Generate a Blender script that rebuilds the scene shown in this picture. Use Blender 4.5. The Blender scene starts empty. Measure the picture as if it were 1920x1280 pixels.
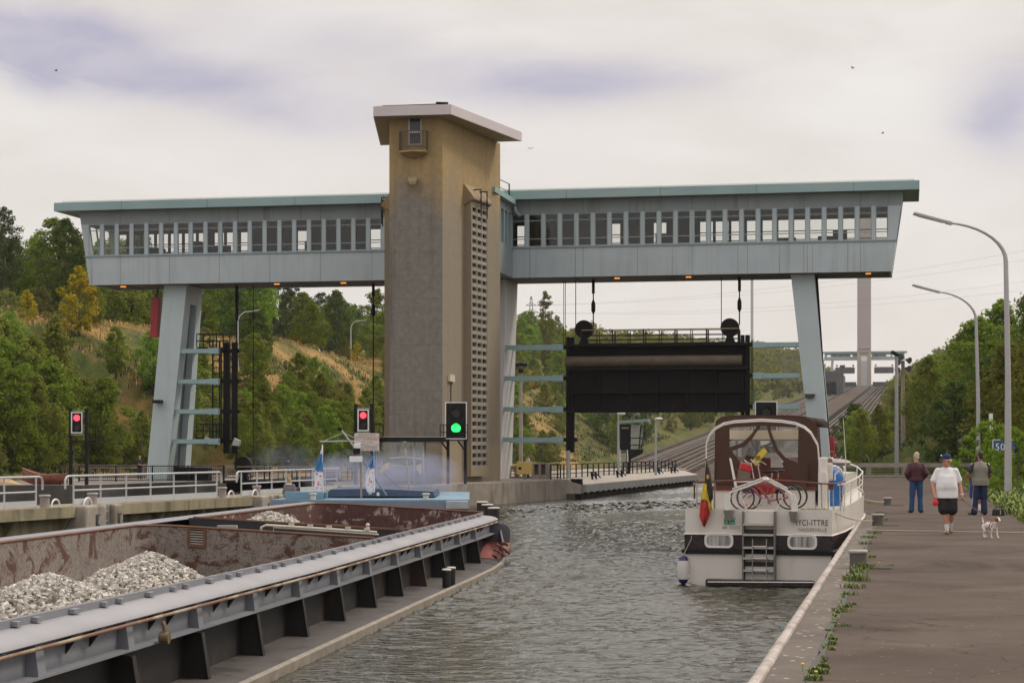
import bpy, math, random
from mathutils import Vector, Matrix, noise as mnoise
R = math.radians
SC = bpy.context.scene
COL = SC.collection
# ---------------------------------------------------------------- camera
F = 3700.0            # focal length in photograph pixels (1920 wide)
CH = 1.88             # eye height above the quay (z = 0)
HZ = 842.0            # horizon row in the photograph
cd = bpy.data.cameras.new('camera'); cam = bpy.data.objects.new('camera', cd); COL.objects.link(cam)
cam.location = (0, 0, CH); cam.rotation_euler = (R(90), 0, 0)
cd.sensor_width = 36; cd.lens = F / 1920 * 36; cd.shift_y = (HZ - 640) / 1920
cd.clip_start = 0.5; cd.clip_end = 9000
SC.camera = cam
# ---------------------------------------------------------------- world
SUN_EL, SUN_AZ = 48.0, 62.0        # azimuth measured from +Y towards +X
W = bpy.data.worlds.new('World'); SC.world = W; W.use_nodes = True
wn = W.node_tree; wn.nodes.clear()
def wnode(t, **k):
    n = wn.nodes.new(t)
    for a, b in k.items(): setattr(n, a, b)
    return n
def wmath(op, a, b=None, c=None, clamp=False):
    n = wnode('ShaderNodeMath', operation=op, use_clamp=clamp)
    for i, v in enumerate((a, b, c)):
        if v is None: continue
        if isinstance(v, (int, float)): n.inputs[i].default_value = v
        else: wn.links.new(v, n.inputs[i])
    return n.outputs[0]
sky = wnode('ShaderNodeTexSky', sky_type='NISHITA', sun_disc=False)
sky.sun_elevation = R(SUN_EL); sky.sun_rotation = R(SUN_AZ); sky.air_density = 1.2; sky.dust_density = 2.0
tc = wnode('ShaderNodeTexCoord'); sx = wnode('ShaderNodeSeparateXYZ'); wn.links.new(tc.outputs['Generated'], sx.inputs[0])
yy = wmath('MAXIMUM', wmath('ABSOLUTE', sx.outputs[1]), 0.02)
aa = wmath('DIVIDE', sx.outputs[0], yy); ee = wmath('DIVIDE', sx.outputs[2], yy)
cxyz = wnode('ShaderNodeCombineXYZ')
wn.links.new(aa, cxyz.inputs[0]); wn.links.new(wmath('MULTIPLY', ee, 2.6), cxyz.inputs[1])
def wnoise(scale, det, rough, dist=0.0):
    n = wnode('ShaderNodeTexNoise'); n.inputs['Scale'].default_value = scale; n.inputs['Detail'].default_value = det
    n.inputs['Roughness'].default_value = rough; n.inputs['Distortion'].default_value = dist
    wn.links.new(cxyz.outputs[0], n.inputs['Vector']); return n.outputs[0]
n1 = wnoise(7.0, 6, 0.55, 0.6); n2 = wnoise(18.0, 5, 0.6, 0.3)
wob = wmath('MULTIPLY', wmath('SUBTRACT', n1, 0.5), 0.06)
def blob(px, py, rx, ry, ang):
    a0, e0 = (px - 960) / F, (HZ - py) / F
    ca, sa = math.cos(ang), math.sin(ang)
    da = wmath('SUBTRACT', wmath('ADD', aa, wob), a0); de = wmath('SUBTRACT', wmath('ADD', ee, wmath('MULTIPLY', wob, .5)), e0)
    u = wmath('MULTIPLY_ADD', da, ca, wmath('MULTIPLY', de, sa)); v = wmath('MULTIPLY_ADD', da, -sa, wmath('MULTIPLY', de, ca))
    q = wmath('ADD', wmath('POWER', wmath('ABSOLUTE', wmath('DIVIDE', u, rx / F)), 2), wmath('POWER', wmath('ABSOLUTE', wmath('DIVIDE', v, ry / F)), 2))
    return wmath('POWER', 2.718, wmath('MULTIPLY', q, -1.0))
gap = None
for b in ((40, 60, 190, 62, R(-22)), (330, 140, 350, 55, R(-14)), (1060, 155, 230, 42, R(0)), (1900, 205, 85, 85, R(-30)), (620, 80, 300, 80, R(-10))):
    k = blob(*b); k = wmath('MULTIPLY', k, 0.35) if b[0] == 620 else k
    gap = k if gap is None else wmath('ADD', gap, k)
gap = wmath('MULTIPLY', wmath('MINIMUM', gap, 1.0), wmath('MULTIPLY_ADD', n2, 0.9, 0.45), clamp=True)
def wmix(f, a, b):
    n = wnode('ShaderNodeMix', data_type='RGBA')
    wn.links.new(f, n.inputs[0])
    for i, v in ((6, a), (7, b)):
        if isinstance(v, tuple): n.inputs[i].default_value = v + (1,)
        else: wn.links.new(v, n.inputs[i])
    return n.outputs[2]
cl = wmix(wmath('MULTIPLY_ADD', n1, 2.2, -0.6, clamp=True), (6.3, 5.75, 5.35), (7.3, 6.95, 6.55))
violet = wmix(wmath('MULTIPLY', gap, 0.15), (3.7, 3.35, 4.5), sky.outputs[0])
col = wmix(wmath('MULTIPLY', gap, 0.95), cl, violet)
thin = wmix(wmath('MULTIPLY_ADD', n2, 0.06, 0.03), col, sky.outputs[0])
# an overcast dome is brighter towards the zenith
zen = wmath('MULTIPLY_ADD', wmath('MULTIPLY_ADD', sx.outputs[2], 1.6, -0.40, clamp=True), 0.75, 1.0)
br = wnode('ShaderNodeVectorMath', operation='SCALE'); wn.links.new(thin, br.inputs[0]); wn.links.new(zen, br.inputs['Scale']); thin = br.outputs[0]
bg = wnode('ShaderNodeBackground'); bg.inputs[1].default_value = 0.1
wn.links.new(thin, bg.inputs[0])
wo = wnode('ShaderNodeOutputWorld'); wn.links.new(bg.outputs[0], wo.inputs[0])
# ---------------------------------------------------------------- sun (veiled by cloud)
sl = bpy.data.lights.new('sun', 'SUN'); sl.energy = 1.5; sl.angle = R(11); sl.color = (1.0, 0.90, 0.75)
so = bpy.data.objects.new('sun', sl); COL.objects.link(so)
sd = Vector((math.cos(R(SUN_EL)) * math.sin(R(SUN_AZ)), math.cos(R(SUN_EL)) * math.cos(R(SUN_AZ)), math.sin(R(SUN_EL))))
so.rotation_euler = sd.to_track_quat('Z', 'Y').to_euler(); so.location = sd * 200
SC.view_settings.view_transform = 'Standard'; SC.view_settings.look = 'None'
SC.view_settings.exposure = 0.32; SC.view_settings.gamma = 1.0
SC.render.film_transparent = False
try:
    SC.cycles.max_bounces = 7; SC.cycles.transparent_max_bounces = 24; SC.cycles.glossy_bounces = 3
    SC.cycles.diffuse_bounces = 3; SC.cycles.volume_bounces = 0; SC.cycles.caustics_reflective = False; SC.cycles.caustics_refractive = False
except Exception: pass
# ---------------------------------------------------------------- frames
PT = Vector((.98058, -.19612, 0)); DS = Vector((.19612, .98058, 0)); O0 = Vector((0, 131, 0))
T0 = -2.44                                   # axis of the lock, between the two bays
def C(t, s, z=0.0): return O0 + PT * t + DS * s + Vector((0, 0, z))
def P(px, py, Y): return Vector(((px - 960) * Y / F, Y, CH + (HZ - py) * Y / F))
def G(px, py, z=0.0):                        # ground point seen at a pixel
    Y = (CH - z) * F / (py - HZ); return Vector(((px - 960) * Y / F, Y, z))
def tpx(px, s=0.0):                          # t of the pixel column on the plane s
    m = (px - 960) / F; Os = O0 + DS * s
    return (m * Os.y - Os.x) / (PT.x - m * PT.y)
def zpx(py, t, s): return CH + (HZ - py) * (C(t, s).y) / F
CF = Matrix(((PT.x, DS.x, 0, 0), (PT.y, DS.y, 0, 131), (0, 0, 1, 0), (0, 0, 0, 1)))   # canal frame: (t, s, z)
# ---------------------------------------------------------------- objects
MW = {}
class MB:
    def __init__(s): s.v = []; s.f = []; s.m = []; s.mi = 0
    def add(s, vs, fs):
        o = len(s.v); s.v += [Vector(p) for p in vs]
        for q in fs: s.f.append(tuple(i + o for i in q)); s.m.append(s.mi)
        return s
    def quad(s, *p): return s.add(p, [tuple(range(len(p)))])
    def hexa(s, a):                          # 8 corners: bottom 0-3 ccw, top 4-7
        return s.add(a, [(3, 2, 1, 0), (4, 5, 6, 7), (0, 1, 5, 4), (1, 2, 6, 5), (2, 3, 7, 6), (3, 0, 4, 7)])
    def box(s, c, d, m=None):
        x, y, z = (k / 2 for k in d); c = Vector(c)
        a = [Vector(q) for q in ((-x, -y, -z), (x, -y, -z), (x, y, -z), (-x, y, -z), (-x, -y, z), (x, -y, z), (x, y, z), (-x, y, z))]
        if m is not None: a = [m @ q for q in a]
        return s.hexa([q + c for q in a])
    def bb(s, lo, hi):
        return s.box([(a + b) / 2 for a, b in zip(lo, hi)], [abs(b - a) for a, b in zip(lo, hi)])
    def cbox(s, t0, t1, s0, s1, z0, z1):     # box in the canal frame
        return s.hexa([C(t0, s0, z0), C(t1, s0, z0), C(t1, s1, z0), C(t0, s1, z0), C(t0, s0, z1), C(t1, s0, z1), C(t1, s1, z1), C(t0, s1, z1)])
    def bar(s, p, q, w, h=None, up=(0, 0, 1)):
        p, q = Vector(p), Vector(q); h = h or w; d = (q - p).normalized(); u = Vector(up)
        if abs(d.dot(u)) > .98: u = Vector((0, 1, 0)) if abs(d.y) < .9 else Vector((1, 0, 0))
        r = d.cross(u).normalized() * (w / 2); u = r.cross(d).normalized() * (h / 2)
        return s.hexa([p - r - u, p + r - u, q + r - u, q - r - u, p - r + u, p + r + u, q + r + u, q - r + u])
    def tube(s, pts, r, n=8, cap=True, closed=False):
        pts = [Vector(p) for p in pts]; k = len(pts); vs = []; fs = []; pr = None
        rs = r if isinstance(r, (list, tuple)) else [r] * k
        for i, p in enumerate(pts):
            if closed: d = pts[(i + 1) % k] - pts[i - 1]
            else: d = pts[min(i + 1, k - 1)] - pts[max(i - 1, 0)]
            d = d.normalized() if d.length > 1e-9 else Vector((0, 0, 1))
            if pr is None:
                u = Vector((0, 0, 1)) if abs(d.z) < .9 else Vector((1, 0, 0)); pr = d.cross(u).normalized()
            else:
                pr = (pr - d * pr.dot(d)); pr = pr.normalized() if pr.length > 1e-6 else d.orthogonal().normalized()
            b = d.cross(pr)
            for j in range(n):
                a = 2 * math.pi * j / n; vs.append(p + (pr * math.cos(a) + b * math.sin(a)) * rs[i])
        for i in range(k if closed else k - 1):
            i2 = (i + 1) % k
            for j in range(n):
                j2 = (j + 1) % n; fs.append((i * n + j, i * n + j2, i2 * n + j2, i2 * n + j))
        if cap and not closed: fs.append(tuple(range(n - 1, -1, -1))); fs.append(tuple((k - 1) * n + j for j in range(n)))
        return s.add(vs, fs)
    def cyl(s, p, q, r, r2=None, n=14): return s.tube([p, q], [r, r if r2 is None else r2], n)
    def lathe(s, prof, c, n=16, axis=None):  # prof: (radius, height)
        m = Matrix.Identity(3) if axis is None else Vector(axis).to_track_quat('Z', 'Y').to_matrix()
        vs = []; fs = []; c = Vector(c)
        for r, z in prof:
            for j in range(n):
                a = 2 * math.pi * j / n; vs.append(c + m @ Vector((r * math.cos(a), r * math.sin(a), z)))
        for i in range(len(prof) - 1):
            for j in range(n):
                j2 = (j + 1) % n; fs.append((i * n + j, i * n + j2, (i + 1) * n + j2, (i + 1) * n + j))
        fs.append(tuple(range(n - 1, -1, -1))); fs.append(tuple((len(prof) - 1) * n + j for j in range(n)))
        return s.add(vs, fs)
    def prism(s, pts, d):
        pts = [Vector(p) for p in pts]; d = Vector(d); n = len(pts)
        return s.add(pts + [p + d for p in pts], [tuple(range(n - 1, -1, -1)), tuple(range(n, 2 * n))] + [(i, (i + 1) % n, n + (i + 1) % n, n + i) for i in range(n)])
    def ell(s, c, r, n=12, m=8, rot=None):
        c = Vector(c); r = (r, r, r) if isinstance(r, (int, float)) else r; vs = []; fs = []
        for i in range(m + 1):
            th = math.pi * i / m
            for j in range(n):
                ph = 2 * math.pi * j / n
                q = Vector((r[0] * math.sin(th) * math.cos(ph), r[1] * math.sin(th) * math.sin(ph), r[2] * math.cos(th)))
                vs.append(c + (rot @ q if rot is not None else q))
        for i in range(m):
            for j in range(n):
                j2 = (j + 1) % n; fs.append((i * n + j, (i + 1) * n + j, (i + 1) * n + j2, i * n + j2))
        return s.add(vs, fs)
    def caps(s, p, q, r1, r2, n=10):         # tapered capsule
        p, q = Vector(p), Vector(q); d = q - p; L = d.length; pts = []; rs = []
        if L < 1e-6: return s.ell(p, r1)
        d /= L
        for a in (-80, -45, -15): pts.append(p + d * r1 * math.sin(R(a))); rs.append(r1 * math.cos(R(a)))
        for a in (15, 45, 80): pts.append(q + d * r2 * math.sin(R(a))); rs.append(r2 * math.cos(R(a)))
        return s.tube(pts, rs, n)
    def grid(s, rows, closed=False):         # rows of equal length
        n = len(rows[0]); vs = [p for r in rows for p in r]; fs = []
        for i in range(len(rows) - 1):
            for j in range(n if closed else n - 1):
                j2 = (j + 1) % n; fs.append((i * n + j, i * n + j2, (i + 1) * n + j2, (i + 1) * n + j))
        return s.add(vs, fs)
    def xf(s, m): s.v = [m @ v for v in s.v]; return s
    def build(s, name, mat, parent=None, smooth=False, local=False, bevel=0.0, fix=True):
        me = bpy.data.meshes.new(name); base = None; vs = s.v
        if parent is None:
            lo = [min(v[i] for v in vs) for i in range(3)]; hi = [max(v[i] for v in vs) for i in range(3)]
            base = Vector(((lo[0] + hi[0]) / 2, (lo[1] + hi[1]) / 2, lo[2])); vs = [v - base for v in vs]
        elif not local:
            im = MW[parent.name].inverted(); vs = [im @ v for v in vs]
        me.from_pydata([tuple(v) for v in vs], [], s.f)
        mats = mat if isinstance(mat, (list, tuple)) else [mat]
        for k in mats: me.materials.append(k)
        if len(mats) > 1: me.polygons.foreach_set('material_index', s.m)
        if fix:
            import bmesh
            bm = bmesh.new(); bm.from_mesh(me); bmesh.ops.recalc_face_normals(bm, faces=bm.faces); bm.to_mesh(me); bm.free()
        if smooth: smooth_mesh(me, 35 if smooth is True else smooth)
        o = bpy.data.objects.new(name, me); COL.objects.link(o)
        if parent is None: o.location = base; MW[o.name] = Matrix.Translation(base)
        else: o.parent = parent; MW[o.name] = MW[parent.name].copy()
        if bevel:
            b = o.modifiers.new('bevel', 'BEVEL'); b.width = bevel; b.segments = 2; b.limit_method = 'ANGLE'; b.angle_limit = R(40)
        return o
def smooth_mesh(me, ang):
    me.polygons.foreach_set('use_smooth', [True] * len(me.polygons))
    try: me.set_sharp_from_angle(angle=R(ang))
    except Exception: pass
def tag(o, label=None, cat=None, group=None, kind=None):
    if label: o['label'] = label
    if cat: o['category'] = cat
    if group: o['group'] = group
    if kind: o['kind'] = kind
    return o
def thing(name, label, cat, loc=(0, 0, 0), rz=0.0, group=None, mat=None):
    o = bpy.data.objects.new(name, None); COL.objects.link(o); o.empty_display_size = .3
    m = mat if mat is not None else Matrix.Translation(Vector(loc)) @ Matrix.Rotation(rz, 4, 'Z')
    o.matrix_world = m; MW[o.name] = m.copy()
    return tag(o, label, cat, group)
def dup(root, loc, rz=None, scale=None, label=None, group=None):
    def cp(o, par):
        c = o.copy(); COL.objects.link(c)
        if par is not None: c.parent = par
        for ch in list(KIDS.get(o.name, [])): cp(ch, c)
        return c
    c = cp(root, None); c.location = loc
    if rz is not None: c.rotation_euler = (0, 0, rz)
    if scale is not None: c.scale = scale if isinstance(scale, (tuple, list)) else (scale,) * 3
    if label: c['label'] = label
    if group: c['group'] = group
    return c
KIDS = {}
def kids(root):                              # remember a thing's parts for dup()
    for o in bpy.data.objects:
        if o.parent is not None: KIDS.setdefault(o.parent.name, [])
        if o.parent is not None and o not in KIDS[o.parent.name]: KIDS[o.parent.name].append(o)
    return root
def text(body, mat, parent, origin, right, up, size, align='CENTER', name='lettering', ext=.004, sx=1.0):
    c = bpy.data.curves.new(name, 'FONT'); c.body = body; c.size = size; c.align_x = align; c.align_y = 'CENTER'; c.extrude = ext; c.space_character = 1.12
    o = bpy.data.objects.new(name, c); COL.objects.link(o); bpy.context.view_layer.update()
    me = bpy.data.meshes.new_from_object(o.evaluated_get(bpy.context.evaluated_depsgraph_get())); bpy.data.objects.remove(o); me.materials.clear(); me.materials.append(mat); o = bpy.data.objects.new(name, me); COL.objects.link(o)
    r = Vector(right).normalized(); u = Vector(up); u = (u - r * u.dot(r)).normalized(); n = r.cross(u)
    m = Matrix(((r.x * sx, u.x, n.x, 0), (r.y * sx, u.y, n.y, 0), (r.z * sx, u.z, n.z, 0), (0, 0, 0, 1))); m.translation = Vector(origin)
    o.parent = parent; o.matrix_local = MW[parent.name].inverted() @ m
    return o
# ---------------------------------------------------------------- materials
class NT:
    def __init__(s, m): s.t = m.node_tree; s.l = s.t.links.new
    def n(s, ty, **k):
        q = s.t.nodes.new(ty)
        for a, b in k.items(): setattr(q, a, b)
        return q
    def put(s, sock, v):
        if isinstance(v, (int, float)): sock.default_value = v
        elif isinstance(v, tuple): sock.default_value = v + ((1,) if len(v) == 3 and len(sock.default_value) == 4 else ())
        else: s.l(v, sock)
    def math(s, op, a, b=None, c=None, clamp=False):
        q = s.n('ShaderNodeMath', operation=op, use_clamp=clamp)
        for i, v in enumerate((a, b, c)):
            if v is not None: s.put(q.inputs[i], v)
        return q.outputs[0]
    def mix(s, f, a, b):
        q = s.n('ShaderNodeMix', data_type='RGBA'); s.put(q.inputs[0], f); s.put(q.inputs[6], a); s.put(q.inputs[7], b); return q.outputs[2]
    def ramp(s, v, lo, hi): return s.math('MULTIPLY_ADD', v, 1 / (hi - lo), -lo / (hi - lo), clamp=True)
    def co(s, scale=(1, 1, 1), kind='Object', loc=(0, 0, 0)):
        t = s.n('ShaderNodeTexCoord'); m = s.n('ShaderNodeMapping'); s.l(t.outputs[kind], m.inputs[0])
        m.inputs['Scale'].default_value = scale; m.inputs['Location'].default_value = loc; return m.outputs[0]
    def noise(s, vec, scale, det=5, rough=.55, dist=0.0):
        q = s.n('ShaderNodeTexNoise'); q.inputs['Scale'].default_value = scale; q.inputs['Detail'].default_value = det
        q.inputs['Roughness'].default_value = rough; q.inputs['Distortion'].default_value = dist
        if vec is not None: s.l(vec, q.inputs['Vector'])
        return q.outputs[0]
    def sep(s, vec):
        q = s.n('ShaderNodeSeparateXYZ'); s.l(vec, q.inputs[0]); return q.outputs
    def bump(s, h, strength=.3, dist=.02):
        q = s.n('ShaderNodeBump'); q.inputs['Strength'].default_value = strength; q.inputs['Distance'].default_value = dist; s.l(h, q.inputs['Height']); return q.outputs[0]
def newmat(name):
    m = bpy.data.materials.new(name); m.use_nodes = True; nt = NT(m)
    b = m.node_tree.nodes['Principled BSDF']
    return m, nt, b
def mul(c, k): return tuple(min(1, x * k) for x in c)
def seam(t, c, co, step, w, dark):
    x = t.sep(co)[0]; f = t.math('FRACT', t.math('MULTIPLY', x, 1 / step)); k = t.math('LESS_THAN', f, w / step); return t.mix(t.math('MULTIPLY', k, .75), c, dark)
def MAT(name, col, rough=.6, metal=0.0, var=.16, scale=2.5, bump=0.0, bscale=30, dirt=None, spec=.5, coat=0.0, seams=None):
    m, t, b = newmat(name); co = t.co()
    nz = t.noise(co, scale, 6, .6); c = t.mix(t.ramp(nz, .3, .7), mul(col, 1 - var), mul(col, 1 + var))
    if dirt:                                 # (colour, threshold low, high, scale xyz)
        for d in (dirt if isinstance(dirt, list) else [dirt]):
            dn = t.noise(t.co(d[3]), 1.0, 5, .6); c = t.mix(t.math('MULTIPLY', t.ramp(dn, d[1], d[2]), d[4] if len(d) > 4 else .8), c, d[0])
    if seams: c = seam(t, c, co, seams[0], seams[1], mul(col, .45))
    t.put(b.inputs['Base Color'], c)
    b.inputs['Roughness'].default_value = rough; b.inputs['Metallic'].default_value = metal; b.inputs['Specular IOR Level'].default_value = spec
    if coat: b.inputs['Coat Weight'].default_value = coat
    t.put(b.inputs['Roughness'], t.math('MULTIPLY_ADD', nz, .25, rough - .12, clamp=True))
    if bump: t.l(t.bump(t.noise(co, bscale, 4, .6), bump, .02), b.inputs['Normal'])
    return m
def EMIT(name, col, st):
    m, t, b = newmat(name); b.inputs['Base Color'].default_value = mul(col, .4) + (1,); b.inputs['Emission Color'].default_value = col + (1,); b.inputs['Emission Strength'].default_value = st
    return m
def GLASS(name, tint=(.8, .85, .85), refl=.12, rough=.05, op=.0, opc=(.3, .3, .3)):
    m, t, b = newmat(name); t.t.nodes.remove(b); out = t.t.nodes['Material Output']
    tr = t.n('ShaderNodeBsdfTransparent'); tr.inputs[0].default_value = tint + (1,)
    gl = t.n('ShaderNodeBsdfGlossy'); gl.inputs[0].default_value = (.9, .9, .9, 1); gl.inputs['Roughness'].default_value = rough
    fr = t.n('ShaderNodeFresnel'); fr.inputs[0].default_value = 1.5
    mx = t.n('ShaderNodeMixShader'); t.l(t.math('ADD', fr.outputs[0], refl - .04, clamp=True), mx.inputs[0]); t.l(tr.outputs[0], mx.inputs[1]); t.l(gl.outputs[0], mx.inputs[2])
    res = mx.outputs[0]
    if op:
        df = t.n('ShaderNodeBsdfDiffuse'); df.inputs[0].default_value = opc + (1,); m2 = t.n('ShaderNodeMixShader')
        nz = t.noise(t.co((3, 3, .8)), 2.0, 5, .6); t.l(t.math('MULTIPLY', nz, op * 2, clamp=True), m2.inputs[0]); t.l(res, m2.inputs[1]); t.l(df.outputs[0], m2.inputs[2]); res = m2.outputs[0]
    t.l(res, out.inputs[0]); return m
RUST = (.16, .06, .03); GRIME = (.05, .045, .04)
M = {}
M['blue'] = MAT('blue_grey_paint', (.39, .45, .49), .55, var=.07, scale=.6, dirt=[((.20, .115, .05), .61, .70, (5, 5, .05), .8), ((.22, .24, .26), .52, .8, (2.2, 2.2, .12), .45)], seams=(3.6, .045))
M['leg'] = MAT('leg_paint', (.42, .50, .53), .6, var=.06, scale=.5, bump=.15, bscale=14, dirt=((.25, .25, .24), .55, .85, (1.2, 1.2, .15), .4))
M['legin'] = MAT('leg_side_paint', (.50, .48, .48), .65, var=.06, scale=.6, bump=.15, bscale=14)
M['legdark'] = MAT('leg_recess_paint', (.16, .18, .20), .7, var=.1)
M['teal'] = MAT('teal_fascia', (.24, .36, .37), .5, var=.10, scale=.35, dirt=((.33, .40, .42), .5, .75, (.25, .25, 1), .7), seams=(6.2, .05))
M['upper'] = MAT('upper_paint_core_shade', (.22, .26, .28), .6, var=.1, scale=.8, dirt=[((.12, .09, .06), .56, .74, (1.4, 1.4, .06), .75)], seams=(3.6, .04))
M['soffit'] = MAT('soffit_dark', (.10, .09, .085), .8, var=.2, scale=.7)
M['strut'] = MAT('strut_paint', (.27, .40, .42), .55, var=.1, dirt=((.14, .08, .05), .6, .75, (1, 1, 1), .6))
M['black'] = MAT('black_steel', (.007, .0062, .006), .65, var=.3, scale=1.5, dirt=((.028, .018, .012), .58, .75, (1.5, 1.5, .6), .6), spec=.2)
M['blackp'] = MAT('black_paint', (.009, .009, .0095), .55, var=.2, spec=.25)
M['galv'] = MAT('galvanised', (.42, .42, .41), .45, .35, var=.12, scale=6)
M['lightgrey'] = MAT('light_grey_paint', (.46, .47, .50), .5, var=.06)
M['white'] = MAT('white_paint', (.78, .77, .75), .45, var=.04)
M['red'] = MAT('red_paint', (.36, .02, .03), .45, var=.2, scale=1.2, dirt=((.12, .02, .02), .55, .75, (2, 2, .8), .6))
M['conc'] = MAT('concrete', (.30, .26, .22), .85, var=.2, scale=1.2, bump=.4, bscale=25, dirt=[((.12, .10, .085), .5, .72, (1.2, 1.2, .25), .8)])
M['concpale'] = MAT('pale_concrete', (.35, .315, .28), .85, var=.15, scale=1.5, bump=.4, bscale=25, dirt=((.20, .17, .14), .52, .75, (2, 2, .5), .7))
M['concdark'] = MAT('wet_concrete', (.07, .065, .058), .7, var=.35, scale=.8, bump=.4, dirt=((.02, .02, .018), .45, .7, (.8, .8, .3), .8))
M['mossy'] = MAT('mossy_concrete', (.27, .235, .15), .85, var=.25, scale=1.0, bump=.5, bscale=14, dirt=[((.09, .085, .04), .45, .68, (2.5, 2.5, .25), .85), ((.05, .045, .03), .55, .75, (.7, .7, .7), .7)])
M['frame'] = MAT('window_frame', (.24, .31, .34), .5, var=.08)
M['glass'] = GLASS('window_glass', (.86, .87, .85), .035)
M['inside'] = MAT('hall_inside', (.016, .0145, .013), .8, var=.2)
# ================================================================ setting: terrain, water, quays
def zinc(s): return (s - 226) * .0445
def sm(a, b, x):
    k = max(0., min(1., (x - a) / (b - a))); return k * k * (3 - 2 * k)
def ter(t, s):
    a = t - T0; n = mnoise.noise((t * .03, s * .03, 0)) * 2.2 + mnoise.noise((t * .11, s * .11, 3)) * .6
    base = max(0, zinc(s) + .6) if s > 60 else 0
    base = base if s < 1500 else base
    if a < 0:
        k = -a
        edge = 24 if s > 30 else (33 + 0 * s if s > -12 else 60)
        if k < edge - .01: return (zinc(max(s, 30)) - 1.2) if s > 56 else -8
        r = k - edge
        h = sm(0, 9, r) * 2.0 + sm(3, 24, r) * 12.2 + sm(28, 50, r) * 5.0 + max(0, r - 50) * .015
        if s < -12: h *= sm(60, 90, k) * .7
        return base - .15 + h + (n * min(1, r / 6))
    edge = 21 if s > 30 else 31.2
    if a < edge - .01: return (zinc(max(s, 30)) - 1.2) if s > 56 else -8
    r = a - edge
    h = sm(0, 2, r) * .25 + sm(2, 16, r) * 5.0 + sm(12, 34, r) * 7.0 + max(0, r - 34) * .02
    if s > 6 and s < 60: base = 0
    h *= (.35 + .65 * sm(-60, 10, s)) if s < 10 else 1 + .25 * sm(200, 600, s)
    return base - .02 + h + n * min(1, r / 8) * .6
ts = sorted(set([-700, -500, -350, -260, -200, -160] + list(range(-135, -64, 7)) + [T0 - 60.02, T0 - 60] + list(range(-60, -36, 3)) + [T0 - 33.02, T0 - 33, -34, -33, -31, -29, -27.6] + [T0 - 24.02, T0 - 24, -24, -12, 0, 12, T0 + 20.98, T0 + 21, 20, 22, 24, 26, T0 + 31.18, T0 + 31.2, 29.5, 31] + list(range(32, 66, 3)) + [70, 80, 95, 120, 160, 220, 320, 480, 700]))
ss = [-140, -120] + list(range(-110, -20, 8)) + [-16, -12.1, -12, -6, 0, 8, 16, 24, 29.9, 30, 36, 44, 52, 55.9, 56] + list(range(64, 240, 9)) + list(range(250, 620, 26)) + list(range(640, 1600, 60)) + [1700, 1900, 2300, 3000, 4500, 6500]
b = MB(); b.grid([[C(t, s, ter(t, min(s, 1420))) for t in ts] for s in ss])
m, t, bs = newmat('hillside_ground')
co = t.co((1, 1, 1), 'Object'); zz = t.sep(co)[2]
n1_ = t.noise(co, .09, 6, .6); n2_ = t.noise(co, .5, 6, .65); n3_ = t.noise(co, 6, 4, .6)
grass = t.mix(t.ramp(n2_, .35, .65), (.045, .065, .018), (.10, .11, .03))
dry = t.mix(t.ramp(n3_, .3, .7), (.25, .15, .05), (.40, .27, .10))
rock = t.mix(t.ramp(n3_, .35, .65), (.10, .07, .05), (.24, .16, .10))
gp_ = t.n('ShaderNodeNewGeometry'); wp_ = t.sep(gp_.outputs['Position']); far_ = t.math('MAXIMUM', t.ramp(wp_[1], 330, 420), t.math('GREATER_THAN', wp_[0], 12))
c1 = t.mix(t.math('MAXIMUM', t.ramp(n1_, .44, .56), t.math('MULTIPLY', far_, .85)), dry, grass); c2 = t.mix(t.ramp(n2_, .55, .68), c1, rock)
t.put(bs.inputs['Base Color'], c2); bs.inputs['Roughness'].default_value = .95; bs.inputs['Specular IOR Level'].default_value = .1
t.l(t.bump(n3_, .9, .15), bs.inputs['Normal'])
M['hill'] = m
o = b.build('hillside', m, smooth=60); tag(o, kind='structure')
# ---- water
m, t, bs = newmat('canal_water')
co = t.co((1, 1, 1), 'Object')
big = t.noise(t.co((1, .7, 1)), .10, 3, .55); w3 = t.noise(t.co((.9, 1.3, 1)), 4.5, 3, .55, .4)
bp = t.n('ShaderNodeBump'); bp.inputs['Strength'].default_value = 1.0; bp.inputs['Distance'].default_value = .035; t.l(w3, bp.inputs['Height']); t.l(bp.outputs[0], bs.inputs['Normal'])
t.put(bs.inputs['Base Color'], t.mix(t.ramp(big, .35, .65), (.017, .018, .007), (.030, .027, .011)))
bs.inputs['Roughness'].default_value = .06; bs.inputs['IOR'].default_value = 1.52; bs.inputs['Specular IOR Level'].default_value = .5
M['water'] = m
WZ = -1.35
import numpy as np
def waves(X, Y, seed=3):
    r = np.random.RandomState(seed); H = np.zeros_like(X)
    for lam, amp, n in ((2.4, .0050, 6), (1.2, .0056, 9), (.65, .0042, 12), (.38, .0026, 14)):
        for _ in range(n):
            th = r.normal(math.radians(72), .75); k = 2 * math.pi / (lam * r.uniform(.8, 1.25)); ph = r.uniform(0, 6.28)
            arg = k * (math.cos(th) * X + math.sin(th) * Y) + ph + .5 * np.sin(.35 * X * r.uniform(.5, 1.5) + .3 * Y + r.uniform(0, 6))
            H += amp * (np.sin(arg) + .25 * np.cos(2 * arg))
    g = np.zeros_like(X)
    for _ in range(7): g += np.sin(r.uniform(.10, .45) * X + r.uniform(-.22, .22) * Y + r.uniform(0, 6.28))
    return H * np.clip(1.0 + .36 * g, .22, 2.1)
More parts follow.
